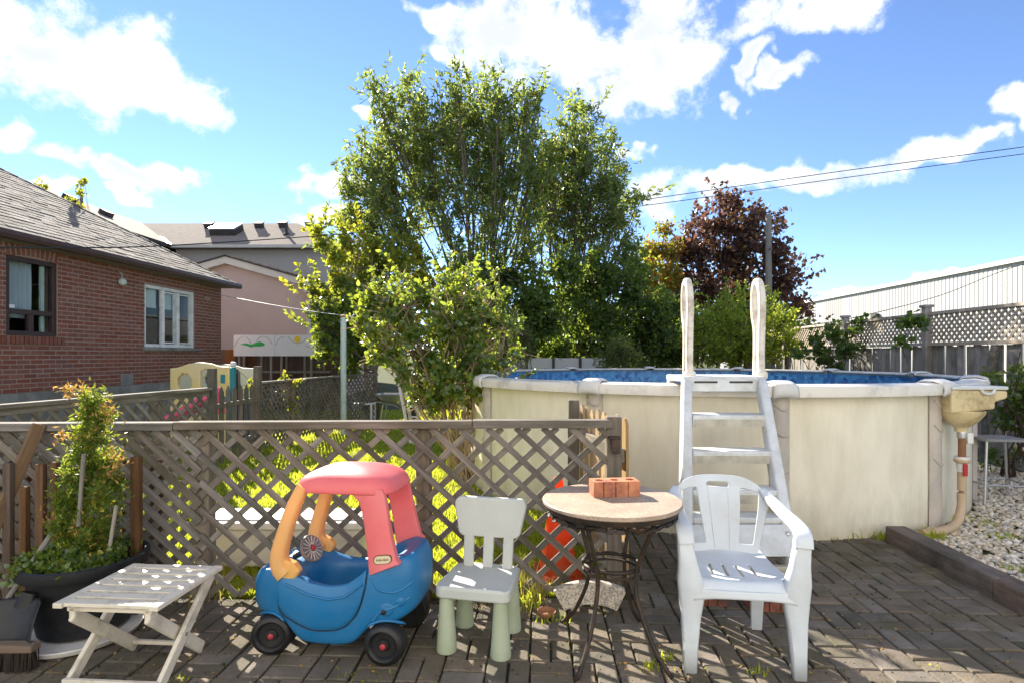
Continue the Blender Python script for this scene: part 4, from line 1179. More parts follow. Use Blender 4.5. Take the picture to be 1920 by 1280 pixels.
# lattice between rails (in the fence's own axes)
jb = MB()
def lat_local(y0, y1, z0, z1, pitch, w):
    for sg in (-1, 1):
        k = int((y0-(z1-z0))/pitch)-1
        while k*pitch < y1+(z1-z0):
            a = k*pitch; H = z1-z0
            h0, h1 = 0, H
            lo = (y0-a)*sg; hi = (y1-a)*sg
            if sg > 0: h0 = max(h0, lo); h1 = min(h1, hi)
            else: h0 = max(h0, hi); h1 = min(h1, lo)
            if h1-h0 > .04:
                jb.bar((-.03+sg*.006, a+sg*h0, z0+h0), (-.03+sg*.006, a+sg*h1, z0+h1), w, .01, up=(1,0,0))
            k += 1
lat_local(yA, yB, ZB+.05, ZL-.02, .105, .032)
tag(jb.build('lattice_slats', M['lattice_tan'], rfn), kind='stuff')
MB().bar((-.07,.95,.6),(-.12,.62,1.55),.10,.04,up=(1,0,0)).build('brace', M['wood_x'], rfn)

# ================================================================== POOL
pool = thing('above_ground_pool', 'round cream above-ground swimming pool with blue liner', 'pool', POOLC, 0)
PH = 1.20
NP = 96
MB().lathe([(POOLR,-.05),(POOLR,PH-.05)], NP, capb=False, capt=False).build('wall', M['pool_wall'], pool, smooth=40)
# liner with a tile print
lm = bpy.data.materials.new('pool_liner_tiles'); lm.use_nodes = True
N = lm.node_tree.nodes; L = lm.node_tree.links
tcn = N.new('ShaderNodeTexCoord'); sp = N.new('ShaderNodeSeparateXYZ'); L.new(tcn.outputs['Object'], sp.inputs[0])
at2 = N.new('ShaderNodeMath'); at2.operation = 'ARCTAN2'; L.new(sp.outputs[1], at2.inputs[0]); L.new(sp.outputs[0], at2.inputs[1])
mu = N.new('ShaderNodeMath'); mu.operation = 'MULTIPLY'; mu.inputs[1].default_value = POOLR; L.new(at2.outputs[0], mu.inputs[0])
cb = N.new('ShaderNodeCombineXYZ'); L.new(mu.outputs[0], cb.inputs[0]); L.new(sp.outputs[2], cb.inputs[1])
vz = N.new('ShaderNodeTexVoronoi'); vz.distance = 'CHEBYCHEV'; vz.inputs['Scale'].default_value = 17; vz.inputs['Randomness'].default_value = .75; L.new(cb.outputs[0], vz.inputs['Vector'])
s2 = N.new('ShaderNodeSeparateColor'); L.new(vz.outputs['Color'], s2.inputs[0])
rp = N.new('ShaderNodeValToRGB'); rp.color_ramp.interpolation = 'LINEAR'
rp.color_ramp.elements[0].color = (.025,.11,.33,1); rp.color_ramp.elements[1].color = (.13,.42,.75,1)
L.new(s2.outputs[0], rp.inputs[0]); L.new(rp.outputs[0], N['Principled BSDF'].inputs['Base Color']); N['Principled BSDF'].inputs['Roughness'].default_value = .35
M['liner'] = lm
MB().lathe([(POOLR-.012,PH-.03),(POOLR-.014,.02),(.02,.02)], NP, capb=False, capt=False).build('liner', M['liner'], pool, smooth=40)
wm = bpy.data.materials.new('pool_water'); wm.use_nodes = True
N = wm.node_tree.nodes; L = wm.node_tree.links
pb_ = N['Principled BSDF']; pb_.inputs['Base Color'].default_value = (.05,.28,.42,1); pb_.inputs['Roughness'].default_value = .03; pb_.inputs['IOR'].default_value = 1.33; pb_.inputs['Transmission Weight'].default_value = .75
nz_ = N.new('ShaderNodeTexNoise'); nz_.inputs['Scale'].default_value = 5; bp = N.new('ShaderNodeBump'); bp.inputs['Strength'].default_value = .15; bp.inputs['Distance'].default_value = .02
L.new(nz_.outputs[0], bp.inputs['Height']); L.new(bp.outputs[0], pb_.inputs['Normal'])
MB().lathe([(POOLR-.016,.97),(.02,.97)], NP, capb=False, capt=True).build('water', wm, pool)
# uprights, ledges, caps
def pang(px, d=None):
    """angle on the pool wall of photo column px (near side)"""
    u = (px-960)/FPX
    A = u*u+1; B = -2*(u*POOLC.x+POOLC.y); Cq = POOLC.x**2+POOLC.y**2-POOLR**2
    y = (-B-math.sqrt(B*B-4*A*Cq))/(2*A)
    return math.atan2(y-POOLC.y, u*y-POOLC.x)
a1, a2, a3 = pang(1108), pang(1461), pang(1742)
stp = (a3-a1)/2
NU = round(2*math.pi/stp); stp = 2*math.pi/NU
angs = [a2+stp*k for k in range(NU)]
print('pool uprights', NU, [round(math.degrees(a)) for a in (a1,a2,a3)])
for a in angs:
    rt = Matrix.Rotation(a, 4, 'Z')
    b = MB()
    # upright: shallow curved channel, wider at the foot
    def up_fn(u, v):
        z = lerp(-.03, PH-.04, v); w = .075+.02*max(0,.35-v)
        th = (u-.5)*2
        r = POOLR+.008+.045*(1-abs(th)**2.6)
        return V(r, th*w, z)
    b.grid(up_fn, 8, 60)
    o = b.build('upright', M['upright'], pool, smooth=50); o.matrix_basis = rt
    for zc in (.98,.78,.50):
        rp_ = [up_fn(.5+t/2, (zc+.03+.06*(t*t)-.03*t+.03)/(PH-.01))+V(.002,0,0) for t in [-.75+1.5*i/8 for i in range(9)]]
        MB().sweep(rp_, .0075, 6).build('ridge', M['upright'], o, smooth=60)
    cp = MB()
    def cap_fn(u, v):
        th = (u-.5)*2; w = .10-.02*v
        pr = [(POOLR+.125,PH-.085),(POOLR+.135,PH-.03),(POOLR+.12,PH+.012),(POOLR+.05,PH+.034),(POOLR-.05,PH+.03),(POOLR-.09,PH+.008)]
        k = v*5; i = min(int(k),4); f = k-i
        r = lerp(pr[i][0],pr[i+1][0],f); z = lerp(pr[i][1],pr[i+1][1],f)
        return V(r+.004-.012*abs(th)**4, th*w, z-.016*abs(th)**3)
    cp.grid(cap_fn, 8, 10)
    o = cp.build('rail_cap', M['rail_cap'], pool, smooth=50, solid=.008, off=1); o.matrix_basis = rt
    # ledge segment to the next upright
    lg = MB()
    sec = [(-.085,.0),(-.085,-.012),(.10,-.09),(.118,-.085),(.122,-.02),(.112,-.003),(.02,.012)]
    n_s = 12
    rings = []
    for k in range(n_s+1):
        aa = (.022+(stp-.044)*k/n_s)
        for r, z in sec: rings.append(V((POOLR+r)*math.cos(aa),(POOLR+r)*math.sin(aa),PH+z))
    ns = len(sec)
    fs = [(k*ns+i,k*ns+(i+1)%ns,(k+1)*ns+(i+1)%ns,(k+1)*ns+i) for k in range(n_s) for i in range(ns)]
    fs += [tuple(range(ns)), tuple(n_s*ns+i for i in range(ns))]
    o = lg.add(rings, fs).build('top_rail', M['pool_rail'], pool, smooth=35); o.matrix_basis = rt

# skimmer with funnel, pipe and hose
sp_ = at(1818, 752, 4.68)
sk = thing('pool_skimmer', 'yellowed plastic skimmer box with funnel on the right of the pool', 'skimmer', (sp_.x, sp_.y, 0))
zt_, zm_, zf_ = at(0,726,4.62).z, at(0,773,4.62).z, at(0,803,4.62).z
xl, xr = at(1772,0,4.62).x-sp_.x, at(1853,0,4.62).x-sp_.x
zc_ = lambda py: at(0,py,4.62).z
b = MB().prism([(xl,zc_(773)),(xr,zc_(765)),(xr,zc_(752)),(xr+.10,zc_(745)),(xr+.10,zc_(731)),(xl,zc_(729))], lambda a, c, w: V(a,w,c), -.13, .13)
b.build('box', M['yellowed'], sk, bevel=.015)
MB().box(((xl+xr)/2+.05,0,zc_(726)),(xr-xl+.10,.28,.03)).build('lid', M['lid'], sk, bevel=.01)
MB().sweep(spline([V(-.02,-.14,zc_(728)),V(.0,-.142,zc_(735)),V(.06,-.142,zc_(736)),V(.09,-.14,zc_(728))],5), .012, 8).build('lid_handle', M['lid'], sk, smooth=60)
cx_ = (xl+xr)/2+.0
MB().lathe([(.165,zc_(769)),(.160,zc_(775)),(.115,zc_(790)),(.06,zc_(800)),(.045,zc_(803)),(.045,zc_(810))], 24, (cx_,0,0)).build('funnel', M['yellowed'], sk, smooth=50)
xp = at(1811,0,4.62).x-sp_.x
pp_ = thing('drain_pipe', 'rusty pipe and beige hose running down from the skimmer to the pebbles', 'pipe', (sp_.x, sp_.y-.02, 0))
MB().lathe([(.028,zc_(860)),(.028,zc_(812))], 14, (xp,0,0)).build('rusty_pipe', M['rust'], pp_, smooth=50)
MB().lathe([(.034,zc_(822)),(.037,zc_(819)),(.034,zc_(816)),(.037,zc_(813)),(.034,zc_(810))], 16, (xp,0,0)).build('hose_clamp', M['steel'], pp_, smooth=30)
MB().lathe([(.034,zc_(861)),(.034,zc_(857)),(.055,zc_(856)),(.055,zc_(866)),(.038,zc_(867)),(.038,zc_(885))], 18, (xp,0,0)).build('union_fitting', M['white_box'], pp_, smooth=40)
MB().lathe([(.05,zc_(868)),(.058,zc_(866)),(.058,zc_(862)),(.05,zc_(860))], 18, (xp,0,0)).build('union_ring', M['hose'], pp_, smooth=40)
MB().box((xp-.012,-.05,zc_(880)),(.035,.016,.10)).build('valve_handle', M['red_handle'], pp_, bevel=.006)
MB().box((xp+.055,0,zc_(822)),(.05,.05,.09)).build('outlet_box', M['white_box'], pp_, bevel=.01)
hp = [V(xp,0,zc_(884)),V(xp-.003,0,zc_(930)),V(xp-.02,-.02,.19),V(xp-.10,-.07,.08),V(xp-.25,-.14,.045),V(xp-.47,-.20,.035)]
MB().sweep(spline(hp,8), .033, 14).build('hose', M['hose'], pp_, smooth=60)

# ---- pool ladder
ld = thing('pool_ladder', 'white plastic A-frame ladder hooked over the pool rim', 'ladder', (1.40, 3.42, 0))
LX = ld.location.x; LY = ld.location.y
tpL, tpR = at(1287,712,4.22), at(1427,712,4.22)
btL, btR = at(1284,1100,3.44), at(1487,1100,3.44)
def rail_pts(tp, bt): return [V(tp.x,tp.y,1.245), V(tp.x,tp.y-.02,1.235), tp.lerp(bt,.04), tp.lerp(bt,.5), V(bt.x,bt.y,.10)]
tpL.z = tpR.z = 1.24; btL.z = btR.z = .10
for tp, bt in ((tpL,btL),(tpR,btR)):
    b = MB().sweep([V(*(p-Vector(ld.location))) for p in [tp+V(0,.03,.012), tp.lerp(bt,.02), tp.lerp(bt,.3), tp.lerp(bt,.6), bt]], [(.028,.03),(.035,.045),(.036,.05),(.038,.055),(.04,.06)], 16, 5, up=(0,-.8,.6))
    b.build('side_rail', M['ladder_white'], ld, smooth=40)
steps = [(775,801),(843,870),(915,938),(966,985)]
for k, (ya, yb) in enumerate(steps):
    # height of this tread along the sloping rails
    best = min((abs(at(0,ya,lerp(4.22,3.44,t/100)).z-lerp(1.24,.10,t/100)), t/100) for t in range(101))[1]
    a = tpL.lerp(btL, best)-Vector(ld.location); c = tpR.lerp(btR, best)-Vector(ld.location)
    b = MB()
    prof = [(-.065,.0),(.095,.004),(.095,-.022),(-.03,-.03),(-.045,-.085),(-.065,-.085)]
    m = 'ladder_white' if k < 2 else 'ladder_dirty'
    b.prism(prof, lambda p, q, w: V(w, (a.y+c.y)/2+p, a.z+q), a.x+.03, c.x-.03)
    st = b.build('step', M['ladder_white'], ld, bevel=.008)
    MB().box(((a.x+c.x)/2,(a.y+c.y)/2-.068,a.z-.056),(c.x-a.x-.075,.006,.054)).build('riser', M['ladder_dirty'], st)
bp0 = tpL.lerp(btL,.83)-Vector(ld.location); bp1 = tpR.lerp(btR,.83)-Vector(ld.location)
def zy(t): q = tpL.lerp(btL,t)-Vector(ld.location); return q
q0, q1 = zy(.76), zy(.90)
b = MB().prism([(bp0.x-.03,0),(bp1.x+.045,0),(bp1.x+.015,1),(bp0.x-.03,1)], lambda a, c, w: V(a, lerp(q1.y,q0.y,c)-.065+w, lerp(q1.z,q0.z,c)), -.008, .008)
kp = b.build('barrier_plate', M['ladder_white'], ld, bevel=.004)
for t in (.22,.72):
    q = V(lerp(bp1.x,bp1.x-.012,t)-.005, lerp(q1.y,q0.y,t)-.075, lerp(q1.z,q0.z,t))
    MB().lathe([(.016,0),(.014,.008),(.005,.012)], 12, q, Matrix.Rotation(math.radians(65),3,'X')).build('bolt', M['steel'], kp, smooth=50)
b = MB().prism([(zy(1).x-.03,.02),(bp1.x+.05,.02),(bp1.x+.05,.16),(zy(1).x-.03,.16)], lambda a, c, w: V(a, zy(1).y+w, c), -.02, .03)
b.build('foot_plate', M['ladder_dirty'], ld, bevel=.008)
# deck on the rim
MB().box(((tpL.x+tpR.x)/2-LX, 4.44-LY, 1.255),(tpR.x-tpL.x+.06,.46,.045)).build('deck', M['ladder_white'], ld, bevel=.012)
MB().box(((tpL.x+tpR.x)/2-LX, 4.215-LY, 1.21),(tpR.x-tpL.x-.03,.03,.09)).build('deck_front', M['ladder_white'], ld, bevel=.006)
for s in (-.14,.12): MB().box(((tpL.x+tpR.x)/2-LX+s, 4.198-LY, 1.235),(.17,.006,.014)).build('slot', M['dark_vent'], ld)
# hand rails: loops over the rim
for tp, sgn in ((at(1287,700,4.38),0),(at(1419,700,4.38),1)):
    x = tp.x-LX; y0 = 4.30-LY
    b = MB()
    path = [V(x,y0,1.26),V(x,y0+.01,1.45),V(x,y0,1.62),V(x,y0-.012,1.78),V(x,y0+.0,1.90),V(x,y0+.035,1.975),V(x,y0+.075,1.99),V(x,y0+.115,1.95),V(x,y0+.13,1.86),V(x,y0+.12,1.73),V(x,y0+.085,1.63),V(x,y0+.08,1.5),V(x,y0+.09,1.26)]
    b.sweep(spline(path,5), [(.030,.026)]*(5*12+1), 12, 3, up=(1,0,0))
    h = b.build('handrail', M['handrail'], ld, smooth=60)
    MB().box((x,y0+.045,1.44),(.03,.07,.36)).build('web', M['handrail'], h, bevel=.01)
    MB().lathe([(.04,1.255),(.045,1.27),(.045,1.30),(.035,1.315)], 14, (x,y0,0)).build('socket', M['handrail'], h, smooth=40)
# inner ladder legs, in the water
for tp in (tpL, tpR):
    MB().bar(V(tp.x-LX,4.62-LY,1.25),V(tp.x-LX,4.66+.3-LY,.1),.05,.06).build('inner_rail', M['ladder_white'], ld)
# ================================================================== TREES AND SHRUBS
def nrmz(a): return a/np.maximum(np.linalg.norm(a, axis=1, keepdims=True), 1e-6)
def leaf_mesh(name, P, D, L, W, fold=.35, droop=.15, shape=2):
    n = len(P)
    rv = rng.normal(0, 1, (n, 3)); S = nrmz(np.cross(D, rv)); Nn = np.cross(S, D)
    L = np.broadcast_to(L, n)[:, None]*rng.uniform(.7, 1.25, (n, 1)); W = np.broadcast_to(W, n)[:, None]*rng.uniform(.75, 1.2, (n, 1))
    tip = P+D*L-Nn*L*droop
    a = P+D*L*.42+S*W*.5+Nn*W*fold*.5
    b = P+D*L*.42-S*W*.5+Nn*W*fold*.5
    if shape == 2:
        v = np.stack([P, a, tip, b], 1); k = 4; T = [[0, 1, 2], [0, 2, 3]]
    else:
        a0 = P+D*L*.16+S*W*.36+Nn*W*fold*.3; b0 = P+D*L*.16-S*W*.36+Nn*W*fold*.3
        a1 = P+D*L*.72+S*W*.30-Nn*L*droop*.4; b1 = P+D*L*.72-S*W*.30-Nn*L*droop*.4
        v = np.stack([P, a0, a, a1, tip, b1, b, b0], 1); k = 8
        T = [[0,1,7],[1,2,6],[1,6,7],[2,3,5],[2,5,6],[3,4,5]]
    o = (np.arange(n)*k)[:, None, None]
    f = (np.array(T)[None]+o).reshape(-1, 3)
    return np_mesh(name, v.reshape(-1, 3), f)
def spray(clumps, twigs, per, up, tlen, jitter, droop=0.0, shell=.45, wild=.10):
    """twig positions and leaf points for clumps [(centre, (rx,ry,rz), weight)]"""
    Ps, Ds, tw = [], [], []
    for c, r, wgt in clumps:
        n = max(4, int(twigs*wgt*(r[0]*r[2]+r[0]*r[1]*.5)))
        d = nrmz(rng.normal(0, 1, (n, 3)))
        rad = shell+(1.05-shell)*rng.random((n, 1))**.6
        rad *= 1+.13*np.sin(d[:, :1]*5+c.x*7)+.10*np.sin(d[:, 2:3]*7+c.z*5)
        wi = rng.random((n, 1)) < wild
        rad = np.where(wi, rad*rng.uniform(1.1, 1.55, (n, 1)), rad)
        E = np.array(c)[None]+d*rad*np.array(r)[None]
        t = nrmz(d*(1-up)+np.array([[0, 0, up]])+rng.normal(0, .35, (n, 3))*.6)
        t[:, 2] -= droop; t = nrmz(t)
        ln = tlen*rng.uniform(.5, 1.4, (n, 1))*np.where(wi, 1.5, 1.0)
        S0 = E-t*ln
        kp = ~wi[:, 0]
        tw.append((S0[kp], E[kp], t[kp]))
        m = per
        s = rng.random((n, m, 1))
        P = S0[:, None]+(E-S0)[:, None]*s+rng.normal(0, jitter, (n, m, 3))
        D = t[:, None]*.7+rng.normal(0, .6, (n, m, 3)); D[:, :, 2] -= .15+droop
        Ps.append(P.reshape(-1, 3)); Ds.append(nrmz(D.reshape(-1, 3)))
    return np.concatenate(Ps), np.concatenate(Ds), tw
def twig_mesh(tw, r, frac=.35):
    S0 = np.concatenate([a for a, _, _ in tw]); E = np.concatenate([b for _, b, _ in tw]); T = np.concatenate([c for _, _, c in tw])
    k = rng.random(len(S0)) < frac
    S0, E, T = S0[k], E[k], T[k]
    S0 = S0-T*.15
    s = nrmz(np.cross(T, np.array([[.3, .2, 1]]))); q = np.cross(T, s)
    rings = []
    for P, rr in ((S0, r), (E, r*.4)):
        for a in (0, 2.094, 4.189): rings.append(P+(s*math.cos(a)+q*math.sin(a))*rr)
    v = np.stack(rings, 1)
    T6 = np.array([[0,1,4],[0,4,3],[1,2,5],[1,5,4],[2,0,3],[2,3,5]])
    f = (T6[None]+(np.arange(len(S0))*6)[:, None, None]).reshape(-1, 3)
    return v.reshape(-1, 3), f
def limb(b, p0, p1, r0, r1, bend=.15, n=6, sides=6, out=None):
    p0 = Vector(p0); p1 = Vector(p1); d = p1-p0; Ln = d.length
    mid = p0.lerp(p1, .5)+Vector((random.gauss(0, 1), random.gauss(0, 1), 0))*bend*Ln*.35+V(0, 0, bend*Ln*.1)
    if out is not None: mid += out
    q = p0.lerp(p1, .22)*.6+p0.lerp(mid, .5)*.4
    pts = spline([p0, q, mid, p1], n)
    N = len(pts)
    b.sweep(pts, [lerp(r0, r1, (i/(N-1))**.8) for i in range(N)], sides, up=(.2, 1, .1))
def tufts(clumps, n, rw, rh, top=True, wgt=1.6):
    out = []
    for c, r, w in clumps:
        for _ in range(n):
            a = random.uniform(0, 6.283); el = random.uniform(.1, 1.35) if top else random.uniform(-.5, 1.3)
            d = V(math.cos(a)*math.cos(el), math.sin(a)*math.cos(el), math.sin(el))
            k = random.uniform(.85, 1.15)
            p = Vector(c)+V(d.x*r[0], d.y*r[1], d.z*r[2])*k
            h = rh*random.uniform(.5, 1.2)
            out.append((p+V(0, 0, h*.35), (rw*random.uniform(.7,1.3), rw*random.uniform(.7,1.3), h), wgt))
    return out
def plant(name, label, cat, base, clumps, mat, bark, leaf=(.1, .04), twigs=120, per=8, up=.35, tlen=.35, jitter=.03, trunk=None, limbs=True, r_limb=(.04, .012), twr=.006, group=None, droop=0.0, shell=.45, shape=2, fork=.25, tfrac=.35, fold=.35, extra=(), xt=None, gap=None, shoots=None):
    base = Vector(base)
    t = thing(name, label, cat, base, 0, group)
    loc = [(Vector(c)-base, r, w) for c, r, w in clumps]
    tb = MB()
    fk = V(0, 0, 0)
    if trunk:
        h, r0, r1, lean = trunk
        fk = V(lean[0], lean[1], h)
        tb.sweep(spline([V(0, 0, -.1), V(lean[0]*.2+r0*.3, lean[1]*.3, h*.35), V(lean[0]*.6-r0*.2, lean[1]*.7, h*.7), fk], 5), [lerp(r0*1.25, r1, (i/15)**.7) for i in range(16)], 9, up=(.2, 1, .1))
    if limbs:
        for c, r, w in loc:
            st = fk if trunk else V(random.gauss(0, .08), random.gauss(0, .08), -.05)
            if trunk: st = V(fk.x*.9, fk.y*.9, fk.z*random.uniform(.75, 1))
            limb(tb, st, c+V(0, 0, -r[2]*.2), r_limb[0]*random.uniform(.8, 1.2), r_limb[1], fork)
            for _ in range(3):
                e = c+V(random.uniform(-.7, .7)*r[0], random.uniform(-.7, .7)*r[1], random.uniform(-.2, .85)*r[2])
                limb(tb, st.lerp(c, .72), e, r_limb[1]*1.3, r_limb[1]*.4, fork, n=4, sides=5)
    if tb.v: tb.build('trunk', bark, t, smooth=70)
    P, D, tw = spray(loc, twigs, per, up, tlen, jitter, droop, shell)
    if extra:
        ex = [(Vector(c)-base, r, w) for c, r, w in extra]
        P2, D2, tw2 = spray(ex, xt or twigs*2, per, max(up, .7), min(tlen*.5, .3), jitter*.7, 0, .1, 0.0)
        P = np.concatenate([P, P2]); D = np.concatenate([D, D2]); tw = tw+tw2
    if gap:
        k = 6.283/gap[0]
        g = np.sin(P[:,0]*k+1.3*np.sin(P[:,2]*k*.7))+np.sin(P[:,1]*k*.9+1.1*np.sin(P[:,0]*k*.6)+2)+np.sin(P[:,2]*k*1.1+1.2*np.sin(P[:,1]*k*.8)+4)
        kp = g+rng.normal(0,.25,len(P)) > gap[1]
        P, D = P[kp], D[kp]
    if shoots:
        ns, sl, sp = shoots
        sb = MB(); SP, SD = [], []
        zmax = max(c.z for c, r, w in loc)
        for _ in range(ns):
            c, r, w = random.choice(loc)
            a = random.uniform(0, 6.283); el = random.uniform(-.1, 1.3)
            d = V(math.cos(a)*math.cos(el), math.sin(a)*math.cos(el), math.sin(el))
            p = Vector(c)+V(d.x*r[0], d.y*r[1], d.z*r[2])*.7
            d = (d+V(random.gauss(0,.3), random.gauss(0,.3), .45)).normalized()
            ln = sl*random.uniform(.5, 1.3); n_s = max(4, int(ln/sp)); pts = [p.copy()]
            for i in range(n_s):
                p = p+d*(ln/n_s); d = (d+V(random.gauss(0,.06), random.gauss(0,.06), -.035)).normalized(); pts.append(p.copy())
                for _k in range(2):
                    SP.append(p[:]); q = d*.45+V(random.gauss(0,.7), random.gauss(0,.7), random.gauss(-.1,.5)); SD.append(q[:])
            sb.sweep(pts, [lerp(twr*.9, twr*.3, i/(len(pts)-1)) for i in range(len(pts))], 3, up=(.3,.8,.2), caps=False)
        sb.build('shoots', bark, t, recalc=False)['kind'] = 'stuff'
        P = np.concatenate([P, np.array(SP)]); D = np.concatenate([D, nrmz(np.array(SD))])
    v, f = twig_mesh(tw, twr, tfrac)
    me = np_mesh('twigs', v, f); me.materials.append(bark); tag(link_mesh('twigs', me, None, t), kind='stuff')
    me = leaf_mesh('crown', P, D, leaf[0], leaf[1], shape=shape, fold=fold); me.materials.append(mat); link_mesh('crown', me, None, t)
    return t, len(P)
def cl(d, spec, depth=.8, flat=1.0):
    """clumps from (photo px, py, half width px[, weight[, offset in depth]])"""
    out = []
    for q in spec:
        px, py, r = q[:3]; w = q[3] if len(q) > 3 else 1.0; dd = q[4] if len(q) > 4 else random.uniform(-.5, .5)*depth
        rm = r/FPX*(d+dd)*.92
        out.append((at(px, py, d+dd), (rm, rm*1.05, rm*flat), w))
    return out
total = 0
random.seed(21)
# ---- the two tall willowy trees behind the pool
WC1 = cl(14.2, [(690,290,42),(683,390,48,.8),(745,245,48),(735,330,60),(815,215,58),(805,310,66),(890,200,56),(890,285,70),(955,220,46),(960,310,52,.9),(860,178,30),(720,205,30),(780,195,30),(935,178,30),(680,445,50,.6),(750,420,55,.55),(840,395,50,.4),(930,390,50,.4),(985,265,30,.7),(665,330,26,.7),(975,400,36,.5),(650,420,26,.7),(700,500,44,.5),(770,490,46,.35),(850,480,46,.28),(930,470,46,.3),(980,480,36,.4),(840,550,40,.35),(900,545,40,.4),(640,480,24,.6),(1000,215,22,.5),(760,160,16,.7),(700,180,16,.6),(985,185,18,.6),(1000,290,38,.8),(1012,335,34,.8),(1005,370,34,.6),(990,440,38,.6),(800,360,50,.7),(880,360,54,.6),(900,420,44,.5),(730,390,44,.7),(780,260,50),(850,250,50),(920,250,50),(930,340,50,.8),(700,350,44,.9)], 2.2, 1.15)
t, n = plant('willow_tree', 'tall willowy multi-stemmed tree left of centre, the tallest in the yard', 'tree', (at(905,600,14.2).x, 14.2, 0), WC1,
    M['lf_willow'], M['bark'], extra=tufts(WC1, 3, .20, .34), xt=30, gap=(.95,-1.1), shoots=(110,.75,.06), leaf=(.16,.058), twigs=150, per=10, up=.62, tlen=.75, jitter=.045, limbs=True, trunk=(1.2,.15,.13,(0,0)), r_limb=(.055,.015), twr=.008, shell=.25, fork=.10, fold=.3)
total += n
WC2 = cl(15.5, [(1045,265,36),(1090,245,36),(1055,335,56),(1115,320,52),(1148,385,42),(1095,410,56,.8),(1040,415,40,.7),(1075,212,18),(1178,430,26,.7),(1140,280,30,.9),(1020,330,30,.7),(1160,340,26,.7),(1105,470,44,.7),(1165,470,34,.6),(1045,480,40,.5),(1190,500,26,.6),(1020,420,30,.5),(1195,390,16,.6),(1110,225,16,.6),(1000,400,26,.6),(1080,290,44),(1125,380,46,.8),(1070,380,46,.8),(1030,300,30,.8),(1170,400,26,.7)], 2.0, 1.15)
t, n = plant('willow_tree', 'slightly shorter willowy tree between the tallest tree and the copper maple', 'tree', (at(1060,600,15.5).x, 15.5, 0), WC2,
    M['lf_willow'], M['bark'], extra=tufts(WC2, 3, .20, .34), xt=30, gap=(.95,-1.1), shoots=(70,.75,.06), leaf=(.16,.058), twigs=150, per=10, up=.58, tlen=.75, jitter=.045, trunk=(1.5,.13,.11,(0,0)), r_limb=(.055,.015), twr=.008, shell=.25, fork=.12, fold=.3)
total += n
# ---- dark dense trees along the back
for nm, lb, bx, d, sp, mt in (
    ('dense_tree','dense dark green tree behind the left rim of the pool',985,13.3,[(960,520,46),(1000,555,55),(985,610,52),(950,590,44),(1030,600,48),(1000,655,44),(960,650,34),(930,560,34),(905,510,36,.6),(860,500,36,.5)],'lf_dark'),
    ('dense_tree','dense dark green tree behind the middle of the pool',1100,14.0,[(1060,500,46),(1110,540,55),(1070,570,50),(1130,600,52),(1090,640,48),(1050,650,40),(1150,520,44),(1120,480,36,.7),(1140,655,40)],'lf_dark'),
    ('dense_tree','dense dark green tree behind the left handrail of the ladder',1215,14.6,[(1190,540,50),(1230,590,54),(1200,620,52),(1250,640,50),(1175,600,46),(1260,580,40),(1190,490,34,.7),(1270,660,40),(1210,660,40)],'lf_dark')):
    t, n = plant(nm, lb, 'tree', (at(bx,600,d).x, d, 0), cl(d, sp, 1.2), M[mt], M['bark_dark'], gap=(.8,-1.0), shoots=(30,.5,.06), leaf=(.13,.082), twigs=260, per=9, up=.25, tlen=.35, jitter=.05, trunk=(1.1,.09,.06,(0,0)), r_limb=(.045,.012), shell=.3, group='dense trees behind the pool')
    total += n
t, n = plant('lime_tree', 'tree turning yellow-green and orange at the left side of the copper maple', 'tree', (at(1215,600,19).x,19,0),
    cl(19, [(1222,470,30),(1212,515,36),(1245,430,22,.7),(1235,540,32),(1190,540,30,.8),(1262,470,26,.8),(1255,510,34,.8),(1275,560,34,.8),(1240,585,36,.8),(1200,580,30,.8)], 1.0), M['lf_orange'], M['bark'], leaf=(.14,.08), twigs=240, per=8, up=.3, tlen=.4, jitter=.05, trunk=(2.0,.09,.06,(0,0)))
total += n
t, n = plant('copper_maple', 'copper red maple tree behind the ladder handrails', 'tree', (at(1370,600,19.5).x,19.5,0),
    cl(19.5, [(1368,385,34),(1340,425,48),(1405,425,44),(1290,470,48),(1375,480,62),(1445,470,42),(1310,535,56),(1395,550,62),(1465,530,44),(1260,520,36,.8),(1495,565,26,.8),(1490,490,18,.7),(1350,358,14,.7),(1290,420,18,.6),(1245,470,18,.6),(1515,590,18,.6),(1500,530,14,.6),(1455,420,16,.7),(1260,570,30,.8),(1480,600,30,.7),(1420,395,20,.8),(1280,585,40)], 2.2), M['lf_maple'], M['bark_dark'], gap=(1.0,-1.0), shoots=(34,.6,.09), leaf=(.17,.14), twigs=140, per=8, up=.2, tlen=.7, jitter=.09, trunk=(2.2,.13,.09,(.1,0)), r_limb=(.06,.015), shell=.35, shape=2)
total += n
for lb, bx, sp in (('dark hedge behind the left half of the pool',960,[(840+i*42,648-8*(i%3),44) for i in range(6)]+[(860+i*60,600,40,.7) for i in range(4)]),
                   ('dark hedge behind the middle of the pool and the ladder',1200,[(1090+i*42,646-8*(i%2),44) for i in range(6)]+[(1110+i*60,605,40,.7) for i in range(4)]),
                   ('dark hedge below the copper maple',1420,[(1340+i*40,640,42) for i in range(5)]+[(1360+i*50,600,36,.7) for i in range(3)])):
    t, n = plant('hedge', lb, 'hedge', (at(bx,640,16.6).x,16.6,0), cl(16.6, sp, 1.0, 1.25), M['lf_dark'], M['bark_dark'], leaf=(.15,.10), twigs=170, per=9, up=.3, tlen=.4, jitter=.06, r_limb=(.03,.01), shell=.2, group='hedges along the back of the yard')
    total += n
